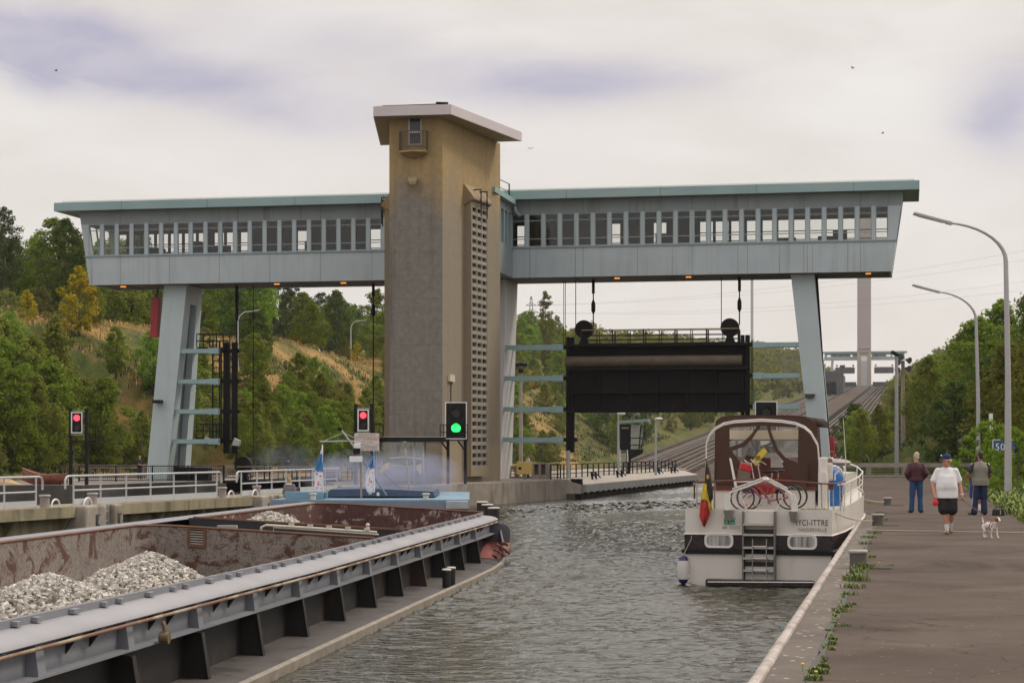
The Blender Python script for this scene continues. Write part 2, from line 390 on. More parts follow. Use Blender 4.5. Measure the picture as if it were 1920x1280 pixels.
def sheet(name, xs, ys):
    X, Y = np.meshgrid(xs, ys); ny, nx = X.shape; Z = waves(X, Y)
    me = bpy.data.meshes.new(name); co_ = np.stack([X, Y, Z], -1).reshape(-1, 3); idx = np.arange(ny * nx).reshape(ny, nx)
    q = np.stack([idx[:-1, :-1], idx[:-1, 1:], idx[1:, 1:], idx[1:, :-1]], -1).reshape(-1, 4)
    me.vertices.add(len(co_)); me.vertices.foreach_set('co', co_.ravel().astype(np.float32)); me.loops.add(q.size); me.loops.foreach_set('vertex_index', q.ravel().astype(np.int32)); me.polygons.add(len(q)); me.polygons.foreach_set('loop_start', np.arange(0, q.size, 4, dtype=np.int32)); me.polygons.foreach_set('use_smooth', np.ones(len(q), dtype=bool)); me.update(calc_edges=True)
    me.materials.append(M['water']); return me
xs = np.concatenate([np.linspace(-70, -16, 60, endpoint=False), np.linspace(-16, 15, 330, endpoint=False), np.linspace(15, 40, 40)])
ys = np.concatenate([np.linspace(-20, 14, 60, endpoint=False), np.linspace(14, 62, 600, endpoint=False), np.linspace(62, 125, 330, endpoint=False), np.linspace(125, 182, 130)])
o = bpy.data.objects.new('water', sheet('water', xs, ys)); COL.objects.link(o); o.location = (0, 0, WZ); tag(o, kind='structure')
# ---- right quay (towpath)
m, t, bs = newmat('asphalt')
co = t.co(); a1 = t.noise(co, .5, 6, .6); a2 = t.noise(co, 45, 4, .7); a3 = t.noise(t.co((1.2, 1.2, 1)), 9, 3, .5)
vo = t.n('ShaderNodeTexVoronoi'); vo.inputs['Scale'].default_value = 14; t.l(co, vo.inputs['Vector'])
base = t.mix(t.ramp(a1, .3, .7), (.076, .059, .050), (.120, .095, .081)); base = t.mix(t.math('MULTIPLY', t.ramp(a2, .5, .8), .5), base, (.17, .135, .112))
fl = t.math('MULTIPLY', t.math('LESS_THAN', vo.outputs['Distance'], .14), t.math('GREATER_THAN', t.noise(co, 2.2, 3, .6), .56))
sp = t.n('ShaderNodeSeparateColor'); t.l(vo.outputs['Color'], sp.inputs[0])
fl = t.math('MULTIPLY', fl, t.math('GREATER_THAN', sp.outputs[0], .62))
st = t.noise(co, .22, 5, .7, .8); base = t.mix(t.math('MULTIPLY', t.ramp(st, .52, .62), .45), base, (.040, .031, .027)); lt = t.noise(t.co((1, 1, 1), loc=(9, 3, 0)), .35, 5, .7, .5); base = t.mix(t.math('MULTIPLY', t.ramp(lt, .55, .68), .5), base, (.15, .122, .102))
vc = t.n('ShaderNodeTexVoronoi', feature='DISTANCE_TO_EDGE'); vc.inputs['Scale'].default_value = .28; wv = t.n('ShaderNodeVectorMath', operation='ADD'); nn_ = t.n('ShaderNodeTexNoise'); nn_.inputs['Scale'].default_value = 1.3; t.l(co, nn_.inputs['Vector']); t.l(co, wv.inputs[0]); t.l(nn_.outputs['Color'], wv.inputs[1]); t.l(wv.outputs[0], vc.inputs['Vector'])
base = t.mix(t.math('MULTIPLY', t.math('LESS_THAN', vc.outputs['Distance'], .0035), .4), base, (.02, .016, .014))
t.put(bs.inputs['Base Color'], t.mix(fl, base, (.36, .315, .275))); bs.inputs['Roughness'].default_value = .9; bs.inputs['Specular IOR Level'].default_value = .06
t.l(t.bump(t.math('ADD', a2, fl), .5, .01), bs.inputs['Normal']); M['asphalt'] = m
m, t, bs = newmat('quay_concrete_strip')
co = t.co(); a1 = t.noise(co, 1.2, 6, .65); a2 = t.noise(co, 30, 4, .7)
vo = t.n('ShaderNodeTexVoronoi'); vo.inputs['Scale'].default_value = 9; t.l(t.co((1, 1, 1)), vo.inputs['Vector'])
base = t.mix(t.ramp(a1, .3, .7), (.080, .062, .052), (.155, .128, .108)); sp = t.n('ShaderNodeSeparateColor'); t.l(vo.outputs['Color'], sp.inputs[0])
fl = t.math('MULTIPLY', t.math('LESS_THAN', vo.outputs['Distance'], .23), t.math('GREATER_THAN', sp.outputs[0], .60))
t.put(bs.inputs['Base Color'], t.mix(fl, base, (.40, .355, .315))); bs.inputs['Roughness'].default_value = .92
t.l(t.bump(t.math('ADD', a2, a1), .6, .015), bs.inputs['Normal']); M['strip'] = m
m, t, bs = newmat('kerb_white')
co = t.co(); a1 = t.noise(co, 2.5, 6, .7); t.put(bs.inputs['Base Color'], t.mix(t.ramp(a1, .42, .66), (.44, .385, .355), (.20, .16, .135))); bs.inputs['Roughness'].default_value = .7
t.l(t.bump(t.noise(co, 14, 4, .6), .6, .02), bs.inputs['Normal']); M['kerb'] = m
TQ, TE = 24.45, 28.75          # quay edge, path edge (t)
def S_(Y): return (Y - 131) / .98058
SK = S_(62.0)
# quay face polygon beyond the step: widens towards the water
edge2 = [(TQ, -124), (TQ, SK), (22.3, SK + 2.5), (20.0, -50), (16.2, -32), (16.1, 6)]
strip_w = .47
pts = [C(t + (strip_w if s <= SK else 0), s, 0) for t, s in edge2] + [C(TE, 6, 0), C(TE, -124, 0)]
b = MB(); b.quad(*pts); o = b.build('towpath', M['asphalt']); tag(o, kind='structure')
b = MB(); b.hexa([C(TQ + .10, -124, -3), C(TQ + strip_w - .03, -124, -3), C(TQ + strip_w - .03, SK, -3), C(TQ + .10, SK, -3), C(TQ + .10, -124, .0), C(TQ + strip_w - .03, -124, .0), C(TQ + strip_w - .03, SK, .0), C(TQ + .10, SK, .0)])
o = b.build('quay_strip', M['strip']); tag(o, kind='structure')
b = MB()
for (a, c) in zip(edge2[1:-1], edge2[2:]): b.quad(C(a[0], a[1], -3), C(c[0], c[1], -3), C(c[0], c[1], -.004), C(a[0], a[1], -.004))
b.quad(C(TQ + strip_w, SK, -3), C(TQ, SK, -3), C(TQ, SK, -.004), C(TQ + strip_w, SK, -.004))
b.quad(C(TQ + .098, -124, -3), C(TQ + .098, SK, -3), C(TQ + .098, SK, -.1), C(TQ + .098, -124, -.1))
o = b.build('quay_wall', M['concdark']); tag(o, kind='structure')
b = MB(); prof = [(0, -.55), (0, -.05), (.02, .01), (.07, .035), (.115, .022), (.13, -.02), (.13, -.55)]
rows = []; rnd = random.Random(5)
k = 0; s = -124.0
while s < SK + .6:
    rows.append([C(TQ - .03 + p[0] + rnd.uniform(-.003, .003), min(s, SK), p[1] + rnd.uniform(-.002, .002)) for p in prof]); s += .6
for (t_, s_) in ((TQ - .35, SK + .35), (22.3, SK + 2.5)): rows.append([C(t_ - .03 + p[0] * .7, s_ + p[0] * .7, p[1]) for p in prof])
b.grid(rows); o = b.build('kerb', M['kerb'], smooth=50); tag(o, kind='structure')
# ---- central pier with tower, and the left quay
PZ = -.1
pier = [(-7.6, 96), (-6.3, 95.6), (-4.6, 105), (-2.6, 114.4), (-.63, 117), (3.9, 130.2)]
pier = [Vector((x, y, 0)) for x, y in pier] + [C(3.55, 0), C(3.4, 75), C(T0 - 6.2, 75), C(T0 - 6.2, -14)]
b = MB(); b.prism([p + Vector((0, 0, -4)) for p in pier], (0, 0, 4 + PZ)); o = b.build('pier', M['conc']); tag(o, kind='structure')
b = MB()
m, t, bs = newmat('paving'); co = t.co(); a1 = t.noise(co, .8, 6, .6); t.put(bs.inputs['Base Color'], t.mix(t.ramp(a1, .3, .7), (.20, .17, .15), (.34, .29, .26))); bs.inputs['Roughness'].default_value = .9; M['paving'] = m
LZ = -.3
lq = [Vector((-75, 119.8, 0)), Vector((-26.0, 119.5, 0)), Vector((-22.0, 131, 0)), C(T0 - 18.6, 8), C(T0 - 18.6, 30), C(-75, 30)]
b.prism([p + Vector((0, 0, -4)) for p in lq], (0, 0, 4 + LZ)); o = b.build('left_quay', [M['concdark']]); tag(o, kind='structure')
b = MB(); c0 = sum(lq, Vector()) / len(lq); b.quad(*[Vector((p.x + (c0.x - p.x) * .012, p.y + (c0.y - p.y) * .03, LZ + .005)) for p in lq]); o = b.build('left_quay_paving', M['paving']); tag(o, kind='structure')
# ---- ramp: track bed, centre strip
b = MB(); rows = []
for s in (56, 100, 200, 400, 700, 1000, 1219): rows.append([C(T0 + a, s, zinc(s) + .25) for a in (-4.6, 4.6)])
b.grid(rows)
for a, sg in ((-4.6, -1), (4.6, 1)):
    b.quad(C(T0 + a, 56, zinc(56) - 1.3), C(T0 + a, 1219, zinc(1219) - 1.3), C(T0 + a, 1219, zinc(1219) + .25), C(T0 + a, 56, zinc(56) + .25))
M['ramp'] = MAT('ramp_concrete', (.105, .084, .070), .9, var=.25, scale=.3, spec=.02, dirt=((.045, .036, .032), .5, .7, (.5, .05, .3), .7))
o = b.build('ramp', M['ramp']); tag(o, kind='structure')
M['bed'] = MAT('track_bed', (.018, .0155, .014), .9, spec=.02, var=.35, scale=.3, dirt=((.045, .036, .028), .57, .72, (.5, .12, .5), .6))
for c in (-12.2, 12.2):
    b = MB(); rows = []
    for s in (56, 120, 300, 700, 1219): rows.append([C(T0 + c + a, s, zinc(s) - .55) for a in (-7.4, 7.4)])
    b.grid(rows); o = b.build('track_bed', M['bed']); tag(o, kind='structure')
# outer edge beams of the ramp
for a in (-19.8, 19.8):
    b = MB(); rows = []
    for s in (56, 300, 700, 1219): rows.append([C(T0 + a + q, s, zinc(s) + z) for q, z in ((-.5, -2.5), (-.5, .35), (.5, .35), (.5, -2.5))])
    b.grid(rows); o = b.build('ramp_edge', M['ramp']); tag(o, kind='structure')
# ================================================================ tower
for VAR in (0, 1):
    m, t, bs = newmat('tower_concrete')
    co = t.co(); zz = t.sep(co)[2]
    nA = t.noise(t.co((1, 1, .35)), .55, 6, .6); nB = t.noise(co, 3.0, 6, .65); nC = t.noise(t.co((2.2, 2.2, .07)), 1.0, 4, .6)
    grey = t.mix(t.ramp(nB, .3, .7), (.158, .146, .130), (.24, .220, .194)); grey = t.mix(t.math('MULTIPLY', t.math('MULTIPLY', t.ramp(nC, .50, .68), t.ramp(nA, .35, .6)), .7), grey, (.085, .076, .068))
    yel = t.mix(t.ramp(nB, .3, .7), (.30, .21, .095), (.385, .275, .135)); yel = t.mix(t.math('MULTIPLY', t.ramp(nC, .5, .72), .4), yel, (.2, .145, .08))
    top = t.ramp(t.math('ADD', zz, t.math('MULTIPLY_ADD', nA, 7.0, -3.5)), 15.6, 18.3)
    low = t.math('LESS_THAN', t.math('ADD', zz, t.math('MULTIPLY', nB, .1)), 2.35)
    low = t.math('MULTIPLY', low, .45)
    pour = t.math('LESS_THAN', t.math('FRACT', t.math('MULTIPLY_ADD', nB, .02, t.math('MULTIPLY', zz, .74))), .03); grey = t.mix(t.math('MULTIPLY', pour, .30), grey, (.09, .08, .07))
    mid = t.mix(low, grey, (.40, .31, .18))
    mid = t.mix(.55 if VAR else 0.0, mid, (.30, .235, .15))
    t.put(bs.inputs['Base Color'], t.mix(top, mid, yel)); bs.inputs['Roughness'].default_value = .88
    brk = t.noise(co, 22, 4, .6); t.l(t.bump(brk, .35, .02), bs.inputs['Normal'])
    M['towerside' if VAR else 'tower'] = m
TA = Vector((-7.22, 116.1, 0)); TB = Vector((-4.07, 115.4, 0)); TCc = Vector((-.75, 125.1, 0)); TD = Vector((-7.42, 126.4, 0))
tw = thing('lift_tower', 'tall yellow and grey concrete tower with flat white roof in mid gantry', 'tower', (TA + TB + TCc + TD) / 4 + Vector((0, 0, PZ)))
RZ = 21.25
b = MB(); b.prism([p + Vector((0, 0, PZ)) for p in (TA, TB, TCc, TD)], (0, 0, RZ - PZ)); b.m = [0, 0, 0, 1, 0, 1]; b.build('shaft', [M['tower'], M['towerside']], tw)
# roof
ra, rb, rc, rd = Vector((-8.08, 114.9, RZ)), Vector((-3.52, 114.2, RZ)), Vector((.62, 124.2, RZ)), Vector((-8.40, 125.9, RZ))
M['roofwhite'] = MAT('roof_fascia', (.56, .50, .52), .5, var=.05, scale=.8)
b = MB(); b.prism([ra, rb, rc, rd], (0, 0, .56)); b.build('roof', [M['roofwhite']], tw)
b = MB(); cc = (ra + rb + rc + rd) / 4; b.quad(*[p + (cc - p) * .02 + Vector((0, 0, -.012)) for p in (ra, rd, rc, rb)]); rf = b.build('roof_soffit', MAT('soffit_paint', (.40, .33, .22), .8, var=.1), tw)
b = MB(); b.prism([p + (cc - p) * .03 + Vector((0, 0, .56)) for p in (ra, rb, rc, rd)], (0, 0, .05)); b.build('roof_edging', M['galv'], tw)
b = MB(); b.bar(ra + Vector((.5, .5, .68)), rb + Vector((-.3, .5, .68)), .06); b.bar(rb + Vector((-.9, .5, .74)), rb + Vector((-.2, .6, .74)), .3, .08); b.build('roof_rail', M['blackp'], tw)
# lattice shafts on the two splayed faces
def shaft(pa, pb, f0, f1, out, z0, z1):
    d = (pb - pa); n = Vector((d.y, -d.x, 0)).normalized() * (1 if out > 0 else -1); u = d.normalized(); L = d.length
    a, c = pa + d * f0, pa + d * f1
    fr = MB(); dep = .45
    w = .2
    fr.hexa([q + Vector((0, 0, z)) for z in (z0, z1) for q in (a, a + u * w, a + u * w + n * dep, a + n * dep)])
    fr.hexa([q + Vector((0, 0, z)) for z in (z0, z1) for q in (c - u * w, c, c + n * dep, c - u * w + n * dep)])
    fr.hexa([q + Vector((0, 0, z)) for z in (z0 - .001, z0 + .55) for q in (a + u * w, c - u * w, c - u * w + n * dep, a + u * w + n * dep)])
    fr.hexa([q + Vector((0, 0, z)) for z in (z1 - .3, z1 + .001) for q in (a + u * w, c - u * w, c - u * w + n * dep, a + u * w + n * dep)])
    o1 = fr.build('lattice_frame', M['towerside'], tw)
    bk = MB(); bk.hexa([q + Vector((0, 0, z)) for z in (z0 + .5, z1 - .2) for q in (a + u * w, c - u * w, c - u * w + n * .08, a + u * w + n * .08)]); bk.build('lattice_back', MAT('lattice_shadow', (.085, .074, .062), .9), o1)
    la = MB(); cw = (c - a).length - 2 * w; nx = 3; ch = .47; rows = int((z1 - .3 - z0 - .55) / ch); ch = (z1 - .3 - z0 - .55) / rows
    org = a + u * w + n * (dep - .16)
    def bl(u0, u1, h0, h1, d0=0, d1=.14): la.hexa([org + u * x + n * y + Vector((0, 0, z0 + .55 + h)) for h in (h0, h1) for x, y in ((u0, d0), (u1, d0), (u1, d1), (u0, d1))])
    for i in range(nx + 1):
        x = cw * i / nx; bl(max(0, x - .062), min(cw, x + .062), 0, rows * ch)
    for j in range(rows + 1):
        for i in range(nx): bl(cw * i / nx + .062, cw * (i + 1) / nx - .062, max(0, j * ch - .115), min(rows * ch, j * ch + .115), .01, .13)
    la.build('lattice', MAT('lattice_concrete', (.29, .262, .22), .85, var=.2, scale=3) if 'lat' not in M else M['lat'], o1)
    hd = MB(); h0 = z1 + .02
    hd.add([a - u * .12 + Vector((0, 0, h0 - .35)), c + u * .12 + Vector((0, 0, h0 - .35)), c + u * .12 + n * (dep + .2) + Vector((0, 0, h0)), a - u * .12 + n * (dep + .2) + Vector((0, 0, h0)),
            a - u * .12 + Vector((0, 0, h0 + .95)), c + u * .12 + Vector((0, 0, h0 + .95)), c + u * .12 + n * (dep + .2) + Vector((0, 0, h0 + .12)), a - u * .12 + n * (dep + .2) + Vector((0, 0, h0 + .12))],
           [(3, 2, 1, 0), (4, 5, 6, 7), (0, 1, 5, 4), (1, 2, 6, 5), (2, 3, 7, 6), (3, 0, 4, 7)])
    hd.build('hood', M['tower'], tw)
    for x in (.35, .7):
        br = MB(); q = a + (c - a) * x + n * (dep + .24)
        br.bar(q + Vector((0, 0, z1 - .9)), q + Vector((0, 0, z1 + .75)), .07); br.bar(q + Vector((0, 0, z1 + .72)), q - n * (dep + .2) + Vector((0, 0, z1 + .72)), .07)
        br.build('hood_bracket', M['blackp'], tw)
shaft(TB, TCc, .36, .66, 1, .25, 16.9)
shaft(TA, TD, .36, .74, -1, .25, 16.6)
# balcony, door, spout on the front
fd = (TB - TA); fu = fd.normalized(); fn = Vector((fd.y, -fd.x, 0)).normalized()
def fp(px, py, off=0.0):
    m_ = (px - 960) / F; q = (m_ * TA.y - TA.x) / (fd.x - m_ * fd.y); p = TA + fd * q; return Vector((p.x, p.y, CH + (HZ - py) * p.y / F)) + fn * off
def fslab(mb, x0, x1, y0, y1, d0, d1):
    q = [fp(x0, y1), fp(x1, y1), fp(x1, y0), fp(x0, y0)]; z0 = (q[0].z + q[1].z) / 2; z1 = (q[2].z + q[3].z) / 2
    a, c = Vector((q[0].x, q[0].y, 0)), Vector((q[1].x, q[1].y, 0))
    mb.hexa([p + n_ + Vector((0, 0, z)) for z in (z0, z1) for p, n_ in ((a, fn * d0), (a, fn * d1), (c, fn * d1), (c, fn * d0))])
b = MB(); fslab(b, 766, 791, 216, 272, .0, .06); dr = b.build('door', M['lightgrey'], tw)
b = MB(); fslab(b, 769, 788.5, 219, 246, .05, .075); fslab(b, 769, 788.5, 250, 270, .05, .075); b.build('door_glass', MAT('dark_glass', (.03, .03, .04), .08), dr)
b = MB(); z0 = fp(777, 288).z; zt = fp(777, 249).z
base = [fp(753, 284, .0), fp(803, 284, .0)]; c_ = (base[0] + base[1]) / 2; c_.z = z0
hw = (base[1] - base[0]).length / 2
sl_ = [c_ - fu * hw, c_ - fu * hw + fn * .55, c_ + fn * .85, c_ + fu * hw + fn * .55, c_ + fu * hw]
b.prism(sl_, (0, 0, .12)); b.add([p + Vector((0, 0, -.004)) for p in sl_] + [c_ + Vector((0, 0, -.35))], [(0, 1, 5), (1, 2, 5), (2, 3, 5), (3, 4, 5)]); bal = b.build('balcony', M['tower'], tw)
b = MB(); rail = [p + Vector((0, 0, zt - z0)) for p in sl_]
b.tube(rail, .03, 6)
for i in range(4):
    for k in range(6):
        q = sl_[i].lerp(sl_[i + 1], k / 6); b.bar(q + Vector((0, 0, .1)), q + Vector((0, 0, zt - z0)), .03)
b.tube([p + Vector((0, 0, .3)) for p in sl_], .02, 6)
b.build('railing', MAT('railing_brown', (.12, .085, .06), .6, var=.2), bal)
b = MB(); q = fp(770, 336); b.hexa([q + v for v in (Vector((-.2, 0, -.12)), fn * .75 + fu * .25 + Vector((-.1, 0, -.42)), fn * .75 + fu * .62 + Vector((-.1, 0, -.42)), fu * .42 + Vector((-.1, 0, -.1)), Vector((-.2, 0, .14)), fn * .75 + fu * .25 + Vector((-.1, 0, -.22)), fn * .75 + fu * .62 + Vector((-.1, 0, -.22)), fu * .42 + Vector((0, 0, .1)))]); b.build('rain_spout', M['tower'], tw)
b = MB(); fslab(b, 724, 824, 905, 905.4, 0, .001)
q = TB.lerp(TCc, .13); n_ = Vector(((TCc - TB).y, -(TCc - TB).x, 0)).normalized(); u_ = (TCc - TB).normalized()
b = MB(); zz_ = CH + (HZ - 709) * q.y / F; b.hexa([q + u_ * x + n_ * y + Vector((0, 0, zz_ + z)) for z in (-.2, .2) for x, y in ((-.4, 0), (-.4, .14), (.4, .14), (.4, 0))]); pb = b.build('junction_box', MAT('cream_box', (.62, .58, .45), .5), tw)
b = MB(); b.bar(q + n_ * .03 + Vector((0, 0, zz_ - .2)), q + n_ * .03 + Vector((0, 0, 3)), .04); b.build('conduit', M['blackp'], pb)
# ================================================================ gantry bridge
ga = thing('gantry_bridge', 'long blue grey glazed gantry bridge on two splayed legs spanning the canal', 'bridge', mat=CF @ Matrix.Translation((T0, 2.4, 0)))
TL, TR = tpx(167.6), tpx(1671.5)
ZB, ZS, ZW, ZT = 13.25, 15.25, 17.45, 18.05     # panel bottom, sill, window head, wall top
ZE0, ZE1 = 18.35, 18.92                          # fascia
GD = 4.9                                         # depth
lean = .62                                       # end walls lean outwards towards the top
CL_, CR_ = T0 - 5.0, tpx(948)                    # core block hidden by the tower
def wall_run(t0, t1, wl0, wl1, front=True):
    pass
sf = 0.0
def slab(mb, t0b, t1b, t0t, t1t, s0, s1, z0, z1):
    mb.hexa([C(t0b, s0, z0), C(t1b, s0, z0), C(t1b, s1, z0), C(t0b, s1, z0), C(t0t, s0, z1), C(t1t, s0, z1), C(t1t, s1, z1), C(t0t, s1, z1)])
def le(z): return (z - ZB) * .145
b = MB(); slab(b, TL, TR, TL - le(ZS), TR + le(ZS), 0, .14, ZB, ZS); b.build('front_panel', M['blue'], ga)
b = MB(); b.hexa([C(TL - le(ZS) - .05, -.07, ZS - .06), C(TR + le(ZS) + .05, -.07, ZS - .06), C(TR + le(ZS) + .05, .2, ZS - .06), C(TL - le(ZS) - .05, .2, ZS - .06), C(TL - le(ZS) - .05, -.07, ZS + .03), C(TR + le(ZS) + .05, -.07, ZS + .03), C(TR + le(ZS) + .05, .2, ZS + .03), C(TL - le(ZS) - .05, .2, ZS + .03)]); b.build('window_sill', M['frame'], ga)
b = MB(); slab(b, TL - le(ZW), TR + le(ZW), TL - le(ZE0), TR + le(ZE0), 0.0, .14, ZW, ZE0); b.build('front_wall', M['upper'], ga)
b = MB(); slab(b, TL, TR, TL - le(ZS), TR + le(ZS), GD - .14, GD, ZB, ZS); slab(b, TL - le(ZW), TR + le(ZW), TL - le(ZE0), TR + le(ZE0), GD - .14, GD, ZW, ZE0); b.build('back_wall', M['blue'], ga)
for sgn, te in ((-1, TL), (1, TR)):
    b = MB()
    def e(z, i): return te + sgn * (le(z) - i)
    for z0, z1 in ((ZB, ZS), (ZW, ZE0)): b.hexa([C(e(z0, .002), .142, z0), C(e(z0, .16), .142, z0), C(e(z0, .16), GD - .142, z0), C(e(z0, .002), GD - .142, z0), C(e(z1, .002), .142, z1), C(e(z1, .16), .142, z1), C(e(z1, .16), GD - .142, z1), C(e(z1, .002), GD - .142, z1)])
    for s0, s1 in ((0.0, .13), (GD - .13, GD)):
        b.hexa([C(e(ZS, 0), s0, ZS), C(e(ZS, .62 if s0 == 0 else .3), s0, ZS), C(e(ZS, .62 if s0 == 0 else .3), s1, ZS), C(e(ZS, 0), s1, ZS), C(e(ZW, 0), s0, ZW), C(e(ZW, .55), s0, ZW), C(e(ZW, .55), s1, ZW), C(e(ZW, 0), s1, ZW)])
    for s_ in (1.3, 2.5, 3.7): b.hexa([C(e(ZS, .0), s_ - .05, ZS), C(e(ZS, .1), s_ - .05, ZS), C(e(ZS, .1), s_ + .05, ZS), C(e(ZS, 0), s_ + .05, ZS), C(e(ZW, .0), s_ - .05, ZW), C(e(ZW, .1), s_ - .05, ZW), C(e(ZW, .1), s_ + .05, ZW), C(e(ZW, 0), s_ + .05, ZW)])
    b.build('end_wall', M['blue'], ga)
b = MB(); b.hexa([C(TL + .2, .15, ZB + .05), C(TR - .2, .15, ZB + .05), C(TR - .2, GD - .15, ZB + .05), C(TL + .2, GD - .15, ZB + .05), C(TL + .2, .15, ZB + .5), C(TR - .2, .15, ZB + .5), C(TR - .2, GD - .15, ZB + .5), C(TL + .2, GD - .15, ZB + .5)])
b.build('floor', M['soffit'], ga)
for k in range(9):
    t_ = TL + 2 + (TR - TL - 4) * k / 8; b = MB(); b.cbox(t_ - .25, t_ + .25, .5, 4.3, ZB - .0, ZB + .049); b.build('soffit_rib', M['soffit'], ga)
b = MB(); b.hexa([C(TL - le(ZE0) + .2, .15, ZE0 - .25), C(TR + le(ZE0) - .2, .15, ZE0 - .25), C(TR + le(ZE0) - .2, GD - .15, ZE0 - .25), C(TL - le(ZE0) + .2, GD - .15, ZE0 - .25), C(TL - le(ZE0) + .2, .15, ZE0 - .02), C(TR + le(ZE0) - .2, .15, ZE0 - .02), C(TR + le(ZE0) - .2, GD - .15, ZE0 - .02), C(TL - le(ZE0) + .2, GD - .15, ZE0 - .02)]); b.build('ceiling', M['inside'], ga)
EL, ER = TL - 2.3, TR + 1.75
b = MB(); b.cbox(EL, ER, -.75, GD + .75, ZE0, ZE1); b.build('roof', M['teal'], ga)
b = MB(); b.cbox(EL + .5, ER - .3, -.55, GD + .55, ZE1, ZE1 + .12); b.build('roof_edging', M['white'], ga)
b = MB(); b.hexa([C(EL + .05, -.70, ZE0 - .01), C(ER - .05, -.70, ZE0 - .01), C(ER - .05, GD + .7, ZE0 - .01), C(EL + .05, GD + .7, ZE0 - .01)] + [C(EL + .05, -.70, ZE0 - .005), C(ER - .05, -.70, ZE0 - .005), C(ER - .05, GD + .7, ZE0 - .005), C(EL + .05, GD + .7, ZE0 - .005)]); b.build('eaves', M['upper'], ga)
b = MB(); b.bar(C(EL + 3, 1, ZE1 + .26), C(T0 - 4.5, 1, ZE1 + .26), .03); b.bar(C(T0 + 5, 1, ZE1 + .26), C(ER - 2, 1, ZE1 + .26), .03)
for k in range(26):
    t_ = EL + 3 + k * 2.05
    if not T0 - 4.5 < t_ < T0 + 5: b.bar(C(t_, 1, ZE1 + .1), C(t_, 1, ZE1 + .28), .03)
b.build('roof_cable', M['galv'], ga)
# windows: one prototype, then copies
def winproto(w, h):
    f = MB(); d = .09
    f.bb((-w / 2, -.02, 0), (-w / 2 + .06, d, h)); f.bb((w / 2 - .06, -.02, 0), (w / 2, d, h)); f.bb((-w / 2 + .06, -.02, 0), (w / 2 - .06, d, .06)); f.bb((-w / 2 + .06, -.02, h - .06), (w / 2 - .06, d, h))
    for z in (.24, .80): f.bb((-w / 2 + .06, -.015, h * z - .025), (w / 2 - .06, d - .01, h * z + .025))
    p = MB(); p.bb((-w / 2 + .05, .035, .05), (w / 2 - .05, .05, h - .05)); return f, p
wA, wB_ = [], []
def px_run(x0, x1, n):
    return [tpx(x0 + (x1 - x0) * i / n) for i in range(n + 1)]
runs = [(px_run(163.5, 718, 20), False), (px_run(957, 1669, 23), False)]
wp = None; mul_b = MB()
for ed, _ in runs:
    for i in range(len(ed) - 1):
        t0, t1 = ed[i], ed[i + 1]; w = t1 - t0 - .24; tc_ = (t0 + t1) / 2
        if wp is None:
            f, p = winproto(1.0, ZW - ZS - .04); wf = f.build('window', M['frame'], ga, local=True); wpane = p.build('pane', M['glass'], wf, local=True); wp = (wf, wpane)
        else:
            wf = wp[0].copy(); COL.objects.link(wf); wpane = wp[1].copy(); COL.objects.link(wpane); wpane.parent = wf; wf.parent = ga
        wf.location = (tc_ - T0, .02 - 2.4, ZS + .03); wf.scale = (w, 1, 1)
    for t_ in ed: mul_b.cbox(t_ - .12, t_ + .12, -.015, .15, ZS + .03, ZW)
    mul_b.cbox(ed[0] - .12, ed[-1] + .12, .15, .17, ZW - .02, ZW + .02); mul_b.build('mullions', M['blue'], ga); mul_b = MB()
# back windows: openings only in part of the wall, solid panels elsewhere
bwin = MB(); bsol = MB(); wcount = 0
rb_ = random.Random(11)
def back(t0, t1, open_):
    global wcount
    if open_:
        bwin.cbox(t0, t0 + .2, GD - .12, GD - .02, ZS, ZW); bwin.cbox(t0 + .2, t1, GD - .12, GD - .02, ZW - .22, ZW)
        for z in (.30, .56): bwin.cbox(t0 + .2, t1, GD - .10, GD - .04, ZS + (ZW - ZS) * z - .028, ZS + (ZW - ZS) * z + .028)
    else: bsol.cbox(t0, t1, GD - .12, GD - .02, ZS, ZW)
tt = TL - .3; k = 0
while tt < TR + .2:
    t1 = min(tt + 1.05, TR + .25); x = (tt + t1) / 2
    xn = 960 + F * (C(x, GD).x) / (C(x, GD).y)
    op = (190 < xn < 470) or (555 < xn < 580) or (690 < xn < 715) or (975 < xn < 1000) or (1135 < xn < 1155) or (1225 < xn < 1262) or xn > 1305
    back(tt, t1, op); tt = t1
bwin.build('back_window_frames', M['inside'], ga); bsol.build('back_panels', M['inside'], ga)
b = MB()
for px, w, h in ((287, 1.5, .7), (370, .8, 1.1), (415, 1.1, .8), (395, .25, 2.0), (520, 1.6, 1.3), (590, 1.2, .9), (640, .5, 2.2), (1010, .5, 2.2), (1090, .9, 2.2), (1180, 1.1, 1.6), (1250, 1.4, .9), (1560, 1.8, .55), (1575, .9, .95), (1475, 1.2, .5)):
    t_ = tpx(px, 2.4); b.cbox(t_ - w / 2, t_ + w / 2, 2.0, 2.9, ZS - 1.4, ZS + h)
for px in (480, 560, 660, 1040, 1140, 1205): t_ = tpx(px, 2); b.cbox(t_ - .1, t_ + .1, .8, 1.0, ZS - 1.4, ZE0 - .3)
b.tube([C(tpx(385, 2), 2, ZS - .1), C(tpx(398, 2), 2, ZS + 1.1)], .06, 6); b.tube([C(tpx(425, 2), 2, ZS - .1), C(tpx(410, 2), 2, ZS + 1.5)], .06, 6)
b.tube([C(tpx(335, 2), 1.6, ZS + .5), C(tpx(375, 2), 1.6, ZS + .5)], .03, 6); b.build('machinery', M['inside'], ga)
